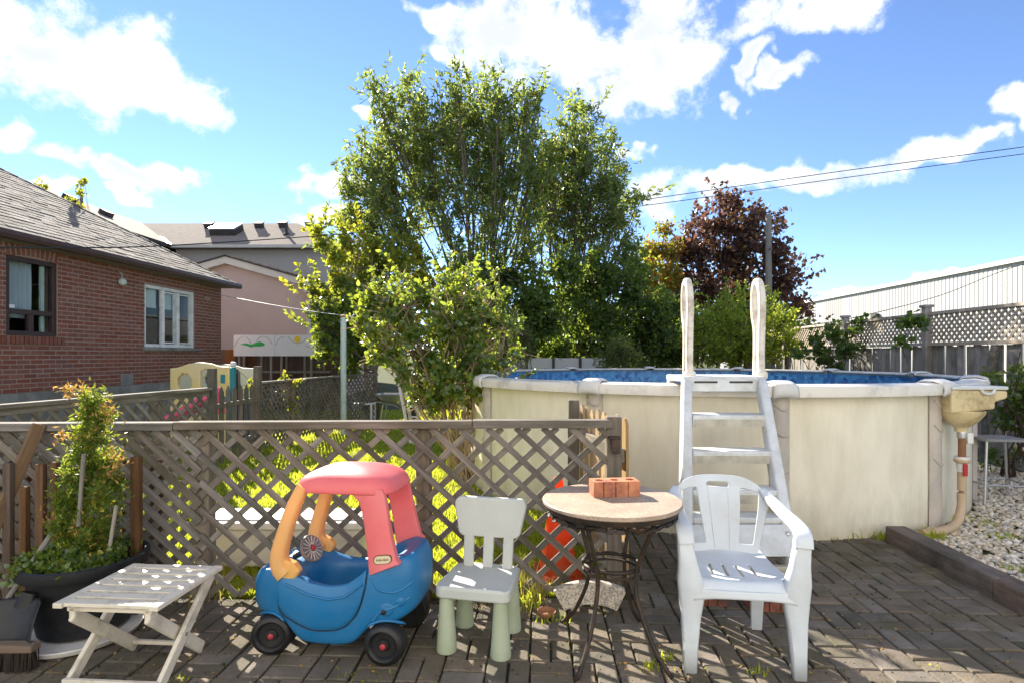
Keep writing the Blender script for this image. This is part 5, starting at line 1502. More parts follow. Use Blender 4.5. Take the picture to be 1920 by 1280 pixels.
# ---- sunlit shrubs behind the pool
for lb, d, bx, sp in (('sunlit leafy shrub seen between the two ladder handrails',12.0,1350,[(1325,600,34),(1355,580,30),(1380,600,36),(1340,645,42),(1385,650,40),(1310,635,26)]),
                      ('sunlit leafy shrub just right of the right ladder handrail',12.2,1450,[(1430,590,32),(1462,595,32),(1445,640,42),(1410,640,34),(1480,640,30),(1385,565,18)])):
    t, n = plant('leafy_shrub', lb, 'shrub', (at(bx,640,d).x, d, 0), cl(d, sp, .8), M['lf_lime'], M['bark_dark'], gap=(.45,-1.0), shoots=(40,.35,.04), leaf=(.085,.05), twigs=420, per=9, up=.45, tlen=.28, jitter=.03, r_limb=(.02,.006), shell=.3, group='sunlit shrubs behind the pool')
    total += n
t, n = plant('soft_bush', 'rounded soft green bush on the far left rim of the pool', 'bush', (at(975,690,10.6).x,10.6,0), cl(10.6, [(955,620,38),(975,655,34),(940,660,38),(985,625,22),(960,590,18)], .5), M['lf_haze'], M['bark_dark'], leaf=(.05,.016), twigs=900, per=9, up=.35, tlen=.18, jitter=.03, r_limb=(.015,.005), shell=.4)
total += n
t, n = plant('grey_green_bush', 'low grey-green bush behind the far pool rim', 'bush', (at(1165,690,11.3).x,11.3,0), cl(11.3, [(1150,660,30),(1180,665,30),(1165,645,24),(1200,675,20),(1130,680,20)], .4), M['lf_haze'], M['bark_dark'], leaf=(.08,.02), twigs=500, per=9, up=.5, tlen=.2, jitter=.02, r_limb=(.015,.005))
total += n
# ---- left group: fruit tree with long shoots, round tree, vine thicket
t, n = plant('round_tree', 'round clipped tree behind the pale clothesline post', 'tree', (at(707,770,12.4).x,12.4,0), cl(12.4, [(625,590,42),(660,570,44),(640,640,46),(690,610,46),(610,620,34),(680,660,40),(620,665,28),(715,580,34),(740,640,30),(655,685,26)], .7), M['lf_vine'], M['bark'], gap=(.7,-.5), shoots=(50,.5,.05), leaf=(.105,.075), twigs=560, per=10, up=.15, tlen=.3, jitter=.03, trunk=(1.25,.055,.05,(-.05,0)), r_limb=(.03,.01), shell=.45, shape=2)
total += n
t, n = plant('fruit_tree', 'yellow-green tree with long leafy shoots reaching up in front of the grey house', 'tree', (at(690,760,12.9).x,12.9,0), cl(12.9, [(660,500,34,.8),(690,480,30,.8),(640,530,30,.7),(720,510,34,.8),(760,500,34,.8),(630,480,18,.9),(610,455,11,1.4),(597,432,9,1.6),(650,450,16,1),(668,440,14,1),(700,455,16,.9),(740,470,18,.9),(780,470,16,.9),(590,545,14,1.2),(568,548,10,1.3),(615,555,22,.9),(790,520,26,.7),(680,545,36,.7)], .8), M['lf_shoot'], M['bark_light'], gap=(.7,-.7), shoots=(50,.5,.06), leaf=(.13,.085), twigs=400, per=9, up=.4, tlen=.35, jitter=.03, trunk=(1.6,.06,.045,(-.1,.1)), r_limb=(.022,.006), shell=.3, shape=3)
total += n
VC = cl(6.5, [(740,580,40),(790,560,44),(850,565,44),(900,580,40),(760,620,40),(820,620,46),(880,630,46),(920,640,34,.8),(740,660,34,.9),(800,680,44),(860,690,44),(905,690,32,.8),(790,735,34,.8),(840,745,38,.8),(880,750,26,.6),(925,760,22,.8),(930,600,26,.7),(725,620,26,.8),(945,715,16,.6),(800,770,20,.5),(900,550,24,.6),(720,590,24),(770,535,20,.6),(830,530,18,.6),(870,528,16,.6),(870,720,40,1,-.35),(910,735,28,1,-.3),(830,700,42,1,-.4),(895,650,40,1,-.35),(850,600,44,1,-.35),(930,690,28,.9,-.2),(780,640,40,1,-.3),(760,580,34,1,-.2),(815,745,34,.8,-.3),(700,560,34,.9,.1),(690,610,34,.9,.1),(710,660,30,.8,.1),(750,545,26,.8),(950,610,24,.7),(965,655,24,.6),(940,570,18,.6),(920,715,26,.8,-.3),(935,745,18,.7,-.3),(760,700,26,.7),(850,790,20,.4)], .8)
t, n = plant('vine_thicket', 'leafy vine thicket in front of the left side of the pool', 'vine', (at(880,900,6.5).x,6.5,0), VC, M['lf_vine'], M['bark_light'], gap=(.42,-.75), shoots=(80,.34,.035), leaf=(.066,.050), twigs=800, per=9, up=.15, tlen=.22, jitter=.03, r_limb=(.013,.005), shell=.35, shape=3, droop=.15)
total += n
# stout pale stems of the thicket
st = MB()
for (x0, y0, x1, y1, r) in ((905,905,868,770,.035),(895,905,905,740,.03),(950,905,948,700,.025),(930,905,880,780,.03),(870,900,830,740,.022)):
    a = at(x0,y0,6.5); a.z = -.05; c = at(x1,y1,6.5+random.uniform(-.15,.15))
    limb(st, a-V(t.location.x,t.location.y,0), c-V(t.location.x,t.location.y,0), r, r*.6, .25)
st.build('stem', M['bark_light'], t, smooth=70)
# ---- right side vines on the fence
for lb, d, bx, by, sp in (('dark grape vine climbing the far part of the right fence',10.4,1560,800,[(1530,640,24,.7),(1560,625,22,.8),(1590,650,28,.8),(1550,670,26,.8),(1600,620,16,.7),(1615,600,12,.7),(1570,690,22,.6),(1500,660,22,.6),(1640,600,10,.6)]),
                          ('leafy vine tuft hanging over a cap of the right fence',8.3,1720,800,[(1712,598,13,.8),(1700,605,10,.7),(1728,604,9,.7),(1690,640,8,.3)]),
                          ('dark leafy bush against the right fence at the picture edge',6.6,1905,930,[(1880,720,28,.8),(1905,700,24,.9),(1900,760,34,.9),(1925,735,36),(1880,790,26,.6),(1915,800,30,.8),(1855,705,14,.6)])):
    t, n = plant('fence_vine', lb, 'vine', (at(bx,by,d).x, d, 0), cl(d, sp, .3), M['lf_dark'], M['bark_dark'], limbs=(d < 8 or d > 9), leaf=(.10,.085) if d > 7 else (.075,.06), twigs=260, per=7, up=.2, tlen=.22, jitter=.04, r_limb=(.014,.005), shell=.3, shape=3, group='vines on the right fence')
    total += n
# dark undergrowth at the foot of the right fence
t, n = plant('low_undergrowth', 'low dark undergrowth behind the metal stool', 'shrub', (at(1880,900,6.9).x,6.9,0), cl(6.9, [(1860,850,26,.7),(1890,870,26,.7),(1915,850,26,.7),(1850,885,16,.6),(1900,900,16,.5)], .3), M['lf_dark'], M['bark_dark'], leaf=(.07,.045), twigs=260, per=7, up=.3, tlen=.15, jitter=.03, r_limb=(.01,.004), shell=.3)
total += n
# vine on the far lattice fence and leaves beside its post
t, n = plant('creeper', 'yellow-green creeper growing through the dark lattice fence', 'vine', (at(545,800,9.1).x,9.1,0), cl(9.1, [(540,735,16,.8),(550,760,14,.8),(555,715,9,.8),(535,705,7,.7),(470,712,7,1),(467,725,6,1)], .15), M['lf_shoot'], M['bark_light'], leaf=(.06,.045), twigs=330, per=6, up=.3, tlen=.12, jitter=.03, r_limb=(.008,.003), shape=3)
total += n
# saplings that stick up behind the brick house's roof
sp0 = at(148,385,11.5)
t, n = plant('roof_sapling', 'thin sapling sticking up behind the brick house roof', 'sapling', (sp0.x, 11.9, 0), cl(11.9, [(150,385,7,1.5),(133,376,6,1.5),(152,362,5,1.5),(152,345,6,1.6),(158,340,4,1.6),(85,352,5,1),(78,348,4,1)], .1), M['lf_shoot'], M['bark_light'], leaf=(.08,.065), twigs=300, per=5, up=.5, tlen=.10, jitter=.03, r_limb=(.01,.004), shape=3)
total += n
print('leaves', total)
# ================================================================== TOY CAR
car = thing('toy_car', 'blue ride-in toy car with faded red roof and yellow front pillars', 'toy car', (-.825, 2.87, 0), math.radians(-8.4))
A_, B_, PX = .43, .21, 3.8
CX = -.015
ZTOP = [(-.445,.365),(-.40,.385),(-.36,.395),(-.28,.41),(-.20,.39),(-.10,.352),(.0,.338),(.08,.352),(.15,.405),(.20,.45),(.30,.485),(.42,.495)]
def zt_c(x): return pl(x, ZTOP)
def zb_c(x, y):
    e = .06
    for xc, w in ((-.305,.115),(.268,.125)):
        e = max(e, .06+.115*math.exp(-(abs(x-xc)/w)**4))
    if x < -.30: e = max(e, .175)
    if x > .29: e = max(e, .165+(x-.29)*.5)
    return e
def plan(th, s=1.0):
    c, sn = math.cos(th), math.sin(th)
    return CX+A_*s*sgnpow(c, 2/PX), B_*s*sgnpow(sn, 2/PX)
ST = [(.80,0,.0),(.94,0,.008),(.99,0,.035),(1.0,.40,0),(1.005,.62,0),(.985,.84,0),(.955,.95,0),(.925,.992,0),(.89,1.0,0)]
def scale_at(f):
    """plan scale at height fraction f"""
    return pl(f, [(0,.94),(.12,.99),(.40,1.0),(.62,1.005),(.84,.985),(.95,.955),(.992,.925),(1,.89)])
def body_fn(u, v):
    th = 2*math.pi*u
    nst = len(ST)
    k = round(v*12)
    if k < nst:
        s, f, dz = ST[k]
        x, y = plan(th, s)
        zb, zt_ = zb_c(x, y), zt_c(x)
        z = zb+dz if f == 0 else max(zb+.07+.01*k, lerp(zb, zt_, f))
        z = min(z, zt_)
        return V(x, y, z)
    x0, y0 = plan(th, .89)
    xi = .05+.235*sgnpow(math.cos(th), 2/2.6); yi = .150*sgnpow(math.sin(th), 2/2.6)
    if xi < -.08: xi = max(xi, -.19)
    f = {9:(.86,-.006),10:(1.0,-.03),11:(.96,-.12),12:(.90,None)}[k]
    x = lerp(x0, xi, f[0]) if k < 11 else xi*f[0]+.05*(1-f[0]); y = lerp(y0, yi, f[0]) if k < 11 else yi*f[0]
    z = .16 if f[1] is None else zt_c(x)+f[1]
    return V(x, y, z)
b = MB().grid(body_fn, 72, 12, closeu=True)
n0 = len(b.v)
b.f.append(tuple(range(72*12, 72*13)))
b.f.append(tuple(reversed(range(72))))
body = b.build('body', M['car_blue'], car, smooth=75, subsurf=1)
def side_y(x, z):
    zb, zt_ = zb_c(x, 0), zt_c(x)
    s = scale_at(min(max((z-zb)/(zt_-zb), 0), 1))
    q = abs((x-CX)/(A_*s))
    return -B_*s*max(1-q**PX, 0.0)**(1/PX)
LOWD = [(-.255,.235),(-.19,.185),(-.10,.150),(-.02,.148),(.06,.165),(.12,.215),(.155,.28),(.178,.37)]
def door_fn(u, v):
    x = lerp(-.255, .178, u)
    zl = pl(x, LOWD); zt_ = zt_c(x)+.004
    z = lerp(zl, zt_, v)
    return V(x, side_y(x, min(z, zt_-.012))-.004-.006*math.sin(math.pi*min(v*1.02,1))**.4, z)
door = MB().grid(door_fn, 26, 12).build('door', M['car_blue'], car, smooth=70, solid=.014, off=-1, bevel=.004)
def seam(pts, r=.0035):
    return MB().sweep(pts, r, 6)
# dark gap round the door
gpts = [V(-.258, side_y(-.258,zt_c(-.258)-.02)-.001, zt_c(-.258)-.01)]+[V(x, side_y(x,z)-.0015, z-.006) for x, z in LOWD]+[V(.184, side_y(.184,.43)-.001, zt_c(.184)-.01)]
seam(spline(gpts,5), .003).build('door_gap', M['black_plastic'], door, smooth=80)
# raised line along the top of the door, fuel cap and round mark on the rear side
tl = [V(x, side_y(x, zt_c(x)-.045)-.011, zt_c(x)-.045) for x in [lerp(-.22,.165,i/14) for i in range(15)]]
MB().sweep(tl, .006, 8).build('moulding', M['car_blue'], door, smooth=80)
for x, z, r, m, nm in ((.272,.255,.036,'car_blue','fuel_boss'),(.262,.243,.012,'black_plastic','fuel_hole'),(.335,.285,.024,'car_blue','round_mark')):
    y = side_y(x, z)
    an = math.atan2(side_y(x+.01,z)-side_y(x-.01,z), .02)
    MB().lathe([(r,0),(r*.96,.006),(r*.7,.010)], 20, V(x,y+(.0085 if m == 'car_blue' else -.001),z), Matrix.Rotation(an,3,'Z') @ Matrix.Rotation(math.radians(90),3,'X')).build(nm, M[m], car, smooth=60)
# wheel-arch lips and pressed ridges on the side
for xc, w0 in ((-.305,.118),(.268,.125)):
    ap = [V(xc+w0*math.cos(t), side_y(xc+w0*math.cos(t), .19)-.002, .085+.115*math.sin(t)) for t in [math.radians(48+84*i/12) for i in range(13)]]
    MB().sweep(ap, [.002]+[.007]*11+[.002], 8).build('arch_lip', M['car_blue'], car, smooth=80)
for pts in (((.20,.40),(.245,.345),(.32,.335),(.385,.37)),((.21,.20),(.25,.245),(.31,.265),(.375,.30))):
    rp_ = spline([V(x, side_y(x,z)+.001, z) for x, z in pts], 5)
    MB().sweep(rp_, .006, 8).build('pressed_ridge', M['car_blue'], car, smooth=80)
# roof
def roof_fn(u, v):
    th = 2*math.pi*u
    rows = [(.90,.790),(.97,.776),(1.0,.782),(1.0,.797),(.965,.822),(.88,.846),(.72,.866),(.5,.880),(.25,.888),(.02,.891)]
    s, z = rows[round(v*9)]
    x = .035+.255*s*sgnpow(math.cos(th), 2/4.2); y = .200*s*sgnpow(math.sin(th), 2/4.2)
    return V(x, y, z-.05*max(0, x-.17)-.02*max(0,-x-.1)*4*(1-s*.3))
b = MB().grid(roof_fn, 48, 9, closeu=True); b.f.append(tuple(range(48*9,48*10)))
roof_c = b.build('roof', M['car_roof'], car, smooth=75, subsurf=1)
for s in (-1, 1):
    rows = [(.03,.245,.806),(.07,.252,.790),(.105,.260,.772),(.132,.267,.745),(.150,.275,.70),(.165,.288,.63),(.176,.304,.56),(.186,.322,.49),(.194,.342,.42)]
    pil = MB()
    sec = []
    for x0, x1, z in rows:
        f = (z-.42)/.4
        yo = s*lerp(.206,.176,f**1.2); yi = s*lerp(.165,.150,f)
        z0 = z if z > .43 else zt_c(x0)-.03; z1 = z if z > .43 else zt_c(x1)-.02
        sec.append([V(x0,yo,z0),V(x0+.012,yo+s*.006,z0),V(x1-.012,yo+s*.006,z1),V(x1,yo,z1),V(x1,yi,z1),V(x0,yi,z0)])
    vs_ = [q for r in sec for q in r]; n = 6
    fs = [(i*n+k,i*n+(k+1)%n,(i+1)*n+(k+1)%n,(i+1)*n+k) for i in range(len(sec)-1) for k in range(n)]+[tuple(range(n)),tuple((len(sec)-1)*n+k for k in range(n))]
    pil.add(vs_, fs).build('rear_pillar', M['car_roof'], car, bevel=.012, smooth=50, seg=3)
    # front pillar (yellow) with its wedge foot
    path = [V(-.150,s*.165,.805),V(-.185,s*.172,.735),V(-.215,s*.178,.655),V(-.245,s*.182,.56),V(-.265,s*.182,.48),V(-.262,s*.178,.42),V(-.235,s*.175,.385)]
    fp = MB().sweep(spline(path,4), [lerp(.029,.042,i/24) if i < 19 else lerp(.040,.044,(i-18)/6) for i in range(25)], 14, 3.2, up=(0,1,0))
    fo = fp.build('front_pillar', M['car_yellow'], car, smooth=60)
    MB().prism([(-.292,.455),(-.245,.485),(-.222,.46),(-.182,.445),(-.152,.41),(-.178,.37),(-.228,.355),(-.275,.375)], lambda a, c, w: V(a,w,c), s*.16, s*.206).build('pillar_foot', M['car_yellow'], fo, bevel=.012, seg=3)
# badge with lettering
bx_, bz_ = .262, .49
def badge_pt(a, c, o): return V(bx_+a, -.2035-o-.0, bz_+c+a*.12)
pill = [(.034*math.cos(t)+math.copysign(.014,math.cos(t)) if False else .022*math.copysign(1,math.cos(t))+.018*math.cos(t), .018*math.sin(t)) for t in [2*math.pi*(i+.5)/28 for i in range(28)]]
rim = MB().prism([(a*1.1,c*1.16) for a, c in pill], lambda a, c, w: badge_pt(a,c,w), -.004, .008).build('badge', M['badge_dark'], car)
MB().prism(pill, lambda a, c, w: badge_pt(a,c,w), -.004, .0100).build('badge_plate', M['badge'], rim)
fc = bpy.data.curves.new('badge_lettering', 'FONT'); fc.body = 'little tikes'; fc.size = .0155; fc.align_x = 'CENTER'; fc.align_y = 'CENTER'; fc.extrude = .0005
to = bpy.data.objects.new('badge_lettering_tmp', fc); col.objects.link(to)
dg_ = bpy.context.evaluated_depsgraph_get()
tme = bpy.data.meshes.new_from_object(to.evaluated_get(dg_)); bpy.data.objects.remove(to)
tme.materials.clear(); tme.materials.append(M['badge_dark'])
tob = link_mesh('lettering', tme, None, rim); tob.location = badge_pt(0,0,.0108); tob.rotation_euler = (math.pi/2, -math.atan(.12), 0)
# steering wheel
swr = Euler((math.radians(12), math.radians(62), 0)).to_matrix()
swc = V(-.19,-.02,.455)
sw = MB().lathe([(.012,.010),(.05,.004),(.066,.012),(.070,.002),(.064,-.010),(.02,-.012)], 32, swc, swr)
swo = sw.build('steering_wheel', M['wheel_grey'], car, smooth=50)
for k in range(16):
    a = 2*math.pi*k/16
    MB().bar(swc+swr @ V(.018*math.cos(a),.018*math.sin(a),.0115), swc+swr @ V(.06*math.cos(a),.06*math.sin(a),.0125), .005,.004).build('spoke', M['alu'], swo)
MB().lathe([(.014,.008),(.012,.022),(.004,.025)], 14, swc, swr).build('wheel_hub', M['hub_red'], swo, smooth=60)
MB().sweep([swc, swc+swr @ V(0,0,-.12)], .014, 10).build('steering_column', M['black_plastic'], swo, smooth=60)
MB().box((.13,0,.23),(.17,.25,.04)).build('seat', M['car_blue'], car, bevel=.015)
# wheels
for x, y, fr in ((-.305,-.172,1),(.268,-.185,0),(-.305,.172,1),(.268,.185,0)):
    s = -1 if y < 0 else 1
    R = .096
    rot = Matrix.Rotation(math.radians(90)*(1 if s < 0 else -1),3,'X')
    if fr: rot = Matrix.Rotation(math.radians(14),3,'Z') @ rot
    w = MB().lathe([(.055,-.042),(.085,-.042),(.094,-.030),(R,-.012),(R,.012),(.094,.030),(.086,.042),(.070,.046),(.062,.040),(.056,.026),(.03,.024),(.026,.034),(.012,.036)], 36, V(x,y,R), rot)
    wo_ = w.build('wheel', M['black_plastic'], car, smooth=45)
    MB().lathe([(.0135,.030),(.0135,.044),(.008,.048)], 14, V(x,y,R), rot).build('hub_cap', M['hub_red'], wo_, smooth=50)
    if fr:
        MB().sweep([V(x,y+(.0),.19),V(x,y,.26)], .016, 8).build('caster_stem', M['black_plastic'], wo_)

# ================================================================== GREEN CHILD'S CHAIR
gc = thing('child_chair', "pale green plastic child's chair with three back slats", 'chair', (-.155, 2.87, 0), math.radians(-12.5))
for x, y in ((-.135,-.14),(.135,-.14),(-.128,.13),(.128,.13)):
    MB().lathe([(.049,0),(.050,.008),(.047,.05),(.036,.22),(.031,.285)], 24, V(x,y,0)).build('leg', M['mam_leg'], gc, smooth=50, bevel=.003)
seat = []
def rr_poly(w0, w1, y0, y1, r=.04, n=5):
    P = []
    for cx, cy, a0 in ((w1-r,y1-r,0),(-w1+r,y1-r,90),(-w0+r,y0+r,180),(w0-r,y0+r,270)):
        for k in range(n+1):
            a = math.radians(a0+90*k/n); P.append((cx+r*math.cos(a),cy+r*math.sin(a)))
    return P
MB().prism(rr_poly(.185,.172,-.185,.165), lambda a, c, w: V(a,c,w-.012*max(0,(1-(a/.17)**2))*(w > .31)), .268, .325).build('seat', M['mam'], gc, bevel=.010, seg=3, smooth=40)
for x in (-.105, 0, .105):
    MB().prism([(x-.026,.31),(x+.026,.31),(x+.027,.50),(x-.027,.50)], lambda a, c, w: V(a*(1+(c-.3)*.15), .125+w+(c-.3)*.17, c), -.012, .012).build('back_slat', M['mam'], gc, bevel=.005)
bp_ = []
for a, c in rr_poly(.172,.198,.465,.680,.035): bp_.append((a, c-.015*(a/.2)**2*(1 if c > .6 else -.6)))
MB().prism(bp_, lambda a, c, w: V(a, .128+w+(c-.3)*.17+.10*a*a, c), -.017, .017).build('backrest', M['mam'], gc, bevel=.009, seg=3, smooth=40)

# ================================================================== BISTRO TABLE
tb = thing('bistro_table', 'round stone-topped bistro table on curved rusty iron legs', 'table', (.488, 2.79, 0), 0)
TR_ = .337; TZ = .730
MB().lathe([(TR_-.004,TZ-.020),(TR_,TZ-.016),(TR_,TZ-.004),(TR_-.004,TZ)], 72).build('table_top', M['granite_top'], tb, smooth=40)
MB().lathe([(TR_-.02,TZ-.021),(TR_-.014,TZ-.03),(TR_-.02,TZ-.048),(TR_-.05,TZ-.05),(TR_-.06,TZ-.021)], 72).build('rim_band', M['iron'], tb, smooth=40)
orn = MB()
for k in range(44):
    a = 2*math.pi*k/44
    for j in range(3):
        r = .285+.012*j; th = a+.05*j+random.uniform(-.02,.02)
        c = V(r*math.cos(th), r*math.sin(th), TZ-.060-.018*random.random())
        t_ = V(-math.sin(th), math.cos(th), random.uniform(-.5,.5))
        orn.bar(c-t_*.020, c+t_*.020, .016, .006, up=(math.cos(th),math.sin(th),random.uniform(-1,1)))
sc_ = orn.build('leaf_scrollwork', M['iron'], tb); sc_['kind'] = 'stuff'
for k, a in enumerate((-128, -52, 52, 128)):
    an = math.radians(a+2); d = V(math.cos(an), math.sin(an), 0)
    path = [d*.25+V(0,0,TZ-.05), d*.235+V(0,0,.62), d*.19+V(0,0,.52), d*.150+V(0,0,.41), d*.15+V(0,0,.31), d*.19+V(0,0,.20), d*.255+V(0,0,.09), d*.33+V(0,0,.012), d*.35+V(0,0,.008)]
    MB().sweep(spline(path,6), .0105, 10, up=(d.y,-d.x,.01)).build('leg', M['iron'], tb, smooth=60)
rg = [V(.137*math.cos(t),.137*math.sin(t),.415) for t in [2*math.pi*i/40 for i in range(40)]]
MB().sweep(rg, (.010,.010), 8, closed=True).build('ring', M['iron'], tb, smooth=60)
rg = [V(.137*math.cos(t),.137*math.sin(t),.385) for t in [2*math.pi*i/40 for i in range(40)]]
MB().sweep(rg, (.006,.006), 8, closed=True).build('ring', M['iron'], tb, smooth=60)

# core bricks
def core_brick(name, label, loc, rz, mat, size=(.235,.098,.075), grp=None, holes=3):
    L_, W_, H_b = size
    # top face with holes by grid: outline strip + hole walls
    me = bpy.data.meshes.new('brick'); bm = bmesh.new()
    n = 14; hr = .021
    rings = []
    xs = [(-L_/2+L_*(i+.5)/holes) for i in range(holes)]
    for zz in (0, H_b):
        pass
    def face_grid(z, flip):
        for i, cx in enumerate(xs):
            x0, x1 = -L_/2+L_*i/holes, -L_/2+L_*(i+1)/holes
            outer = []; inner = []
            for k in range(n):
                a = 2*math.pi*k/n; c, s = math.cos(a), math.sin(a)
                m = max(abs(c)/(L_/holes/2), abs(s)/(W_/2))
                outer.append(bm.verts.new((cx+c/m, s/m, z))); inner.append(bm.verts.new((cx+hr*c, hr*s, z)))
            # corners
            for k in range(n):
                f = [outer[k], outer[(k+1) % n], inner[(k+1) % n], inner[k]]
                bm.faces.new(f if not flip else f[::-1])
            rings.append(inner)
            cs_ = [(x1,W_/2),(x0,W_/2),(x0,-W_/2),(x1,-W_/2)]
            for q in cs_:
                v = bm.verts.new((q[0],q[1],z))
                best = sorted(outer, key=lambda o: (o.co.xy-v.co.xy).length)[:2]
                try: bm.faces.new([v]+best)
                except Exception: pass
    face_grid(H_b, False)
    lows = []
    for r in rings:
        low = [bm.verts.new((v.co.x, v.co.y, .012)) for v in r]
        for k in range(n): bm.faces.new([r[k], r[(k+1) % n], low[(k+1) % n], low[k]])
        bm.faces.new(low)
    # sides with shallow scores
    def side(p, q, nn):
        steps = [0,.20,.215,.23,.46,.475,.49,.73,.745,.76,1] if (q-p).length > .15 else [0,1]
        prev = None
        for t in steps:
            dd = .009 if t in (.215,.475,.745) else 0
            pt = p.lerp(q, t)-nn*dd
            cur = (bm.verts.new((pt.x,pt.y,0)), bm.verts.new((pt.x,pt.y,H_b)))
            if prev: bm.faces.new([prev[0], cur[0], cur[1], prev[1]])
            prev = cur
    a, c, d, e = V(-L_/2,-W_/2,0), V(L_/2,-W_/2,0), V(L_/2,W_/2,0), V(-L_/2,W_/2,0)
    side(a, c, V(0,-1,0)); side(c, d, V(1,0,0)); side(d, e, V(0,1,0)); side(e, a, V(-1,0,0))
    bm.faces.new([bm.verts.new(x) for x in (a, e, d, c)])
    bmesh.ops.remove_doubles(bm, verts=bm.verts, dist=.0004)
    bmesh.ops.recalc_face_normals(bm, faces=bm.faces)
    bm.to_mesh(me); bm.free(); me.materials.append(mat)
    o = link_mesh(name, me); o.location = loc; o.rotation_euler = (0,0,rz)
    return tag(o, label, 'brick', grp)
q = gp(1152, 930, TZ)
core_brick('core_brick', 'orange three-hole brick lying on the bistro table', (.515,2.865,TZ+.001), math.radians(6), M['core_brick'])
q = gp(1338, 1137); core_brick('core_brick', 'dark red brick under the left foot of the pool ladder', (q.x-.02,q.y+.06,.0), math.radians(-3), M['dark_brick'], (.20,.10,.085), 'bricks under the ladder')
q = gp(1446, 1147); core_brick('core_brick', 'dark red brick under the right foot of the pool ladder', (q.x,q.y+.05,.0), math.radians(-4), M['dark_brick'], (.225,.10,.085), 'bricks under the ladder')

# ================================================================== WHITE MONOBLOC CHAIR
mc = thing('plastic_armchair', 'white plastic garden armchair in front of the pool ladder', 'chair', (1.07, 2.775, 0), math.radians(-7.5))
mc.scale = (.97,.97,.98)
def back_fn(u, v):
    a = (u-.5)*2; t = v
    w = pl(t, [(0,.168),(.25,.195),(.6,.232),(.85,.248),(1,.235)])
    z = .405+.395*t-.070*abs(a)**4*t**3
    y = .185+.125*t+.03*t*t-.075*a*a*(.4+.6*t)
    return V(a*w, y, z)
def back_hole(u, v):
    a = abs(u-.5)*2
    if .46 < a < .80 and .16 < v < .84: return True
    if a < .235 and .845 < v < .905: return True
    return False
MB().grid(back_fn, 34, 32, hole=back_hole).build('backrest', M['mono'], mc, solid=.010, off=0, subsurf=1)
for x in (-.045,.045):
    MB().sweep([back_fn(.5+x/.42, t)+V(0,-.006,0) for t in (.08,.3,.55,.8)], .0028, 6).build('back_rib', M['mono'], mc, smooth=60)
def seat_fn(u, v):
    a = (u-.5)*2; t = v                     # t 0 front .. 1 back
    w = lerp(.232,.19,t)
    y = lerp(-.245,.205,t)
    z = .425-.03*math.sin(math.pi*min(t*1.05,1))*(1-.5*a*a)+.012*abs(a)**4
    if t < .12: z -= .05*((.12-t)/.12)**1.6
    if t > .9: z += .02*((t-.9)/.1)**2
    return V(a*w, y, z)
def seat_hole(u, v):
    a = (u-.5)*2
    for c in (-.48,-.16,.17,.49):
        if abs(a-c-(.5-v)*.06) < .024 and .34 < v < .66: return True
    return False
MB().grid(seat_fn, 44, 30, hole=seat_hole).build('seat', M['mono'], mc, solid=.010, off=-1, subsurf=1)
# front apron
def apron(u, v):
    a = (u-.5)*2
    return V(a*.235, -.246-.006*v+.012*a*a, lerp(.385, .33+.035*a**4*0+.0+.02*(1-abs(a)**3)-.0, v))
MB().grid(apron, 24, 4).build('apron', M['mono'], mc, solid=.010, off=0, smooth=60)
for s in (-1, 1):
    MB().grid(lambda u, v: V(s*lerp(.236,.19,u), lerp(-.23,.20,u), lerp(.405,.34+.03*math.sin(math.pi*u),v)), 12, 3).build('side_apron', M['mono'], mc, solid=.010, off=0, smooth=60)
    # arm: from the back's shoulder forward, down into the front leg
    path = [V(s*.225,.272,.735),V(s*.243,.245,.715),V(s*.257,.18,.692),V(s*.266,.05,.672),V(s*.269,-.08,.664),V(s*.267,-.175,.655),V(s*.263,-.222,.632),V(s*.260,-.240,.590)]
    pts = spline(path, 6)
    MB().sweep(pts, [(lerp(.026,.040,min(i/20,1)),lerp(.012,.015,i/36)) for i in range(len(pts))], 14, 3.5, up=(0,0,1)).build('arm', M['mono'], mc, smooth=60)
    # front leg: wide blade folding from arm to floor
    rows = []
    for z, w, x, y, dep in ((.625,.030,.262,-.222,.035),(.59,.033,.262,-.232,.045),(.50,.040,.250,-.240,.045),(.42,.055,.240,-.240,.05),(.34,.055,.232,-.238,.05),(.25,.042,.236,-.240,.042),(.12,.033,.240,-.244,.034),(0,.028,.242,-.248,.028)):
        rows.append((V(s*x,y,z), (w,dep)))
    # channel section: front face + two side walls
    vs_ = []; fs = []
    for c, (w, dp) in rows:
        vs_ += [c+V(-w,dp*.9,0), c+V(-w*.96,.006,0), c+V(-w*.80,-.004,0), c+V(w*.80,-.004,0), c+V(w*.96,.006,0), c+V(w,dp*.9,0)]
    for i in range(len(rows)-1):
        for k in range(5): fs.append((i*6+k,i*6+k+1,(i+1)*6+k+1,(i+1)*6+k))
    MB().add(vs_, fs).build('front_leg', M['mono'], mc, solid=.007, off=0, smooth=55, bevel=0)
    rows = [(V(s*.175,.195,.40),.042,.04),(V(s*.178,.215,.25),.034,.036),(V(s*.182,.235,.1),.030,.03),(V(s*.185,.25,0),.027,.027)]
    vs_ = []; fs = []
    for c, w, dp in rows:
        vs_ += [c+V(-w,-dp,0), c+V(-w*.9,.004,0), c+V(w*.9,.004,0), c+V(w,-dp,0)]
    for i in range(len(rows)-1):
        for k in range(3): fs.append((i*4+k,i*4+k+1,(i+1)*4+k+1,(i+1)*4+k))
        fs.append((i*4+3,i*4,(i+1)*4,(i+1)*4+3))
    MB().add(vs_, fs).build('rear_leg', M['mono'], mc, solid=.006, off=-1, smooth=45, bevel=.004)

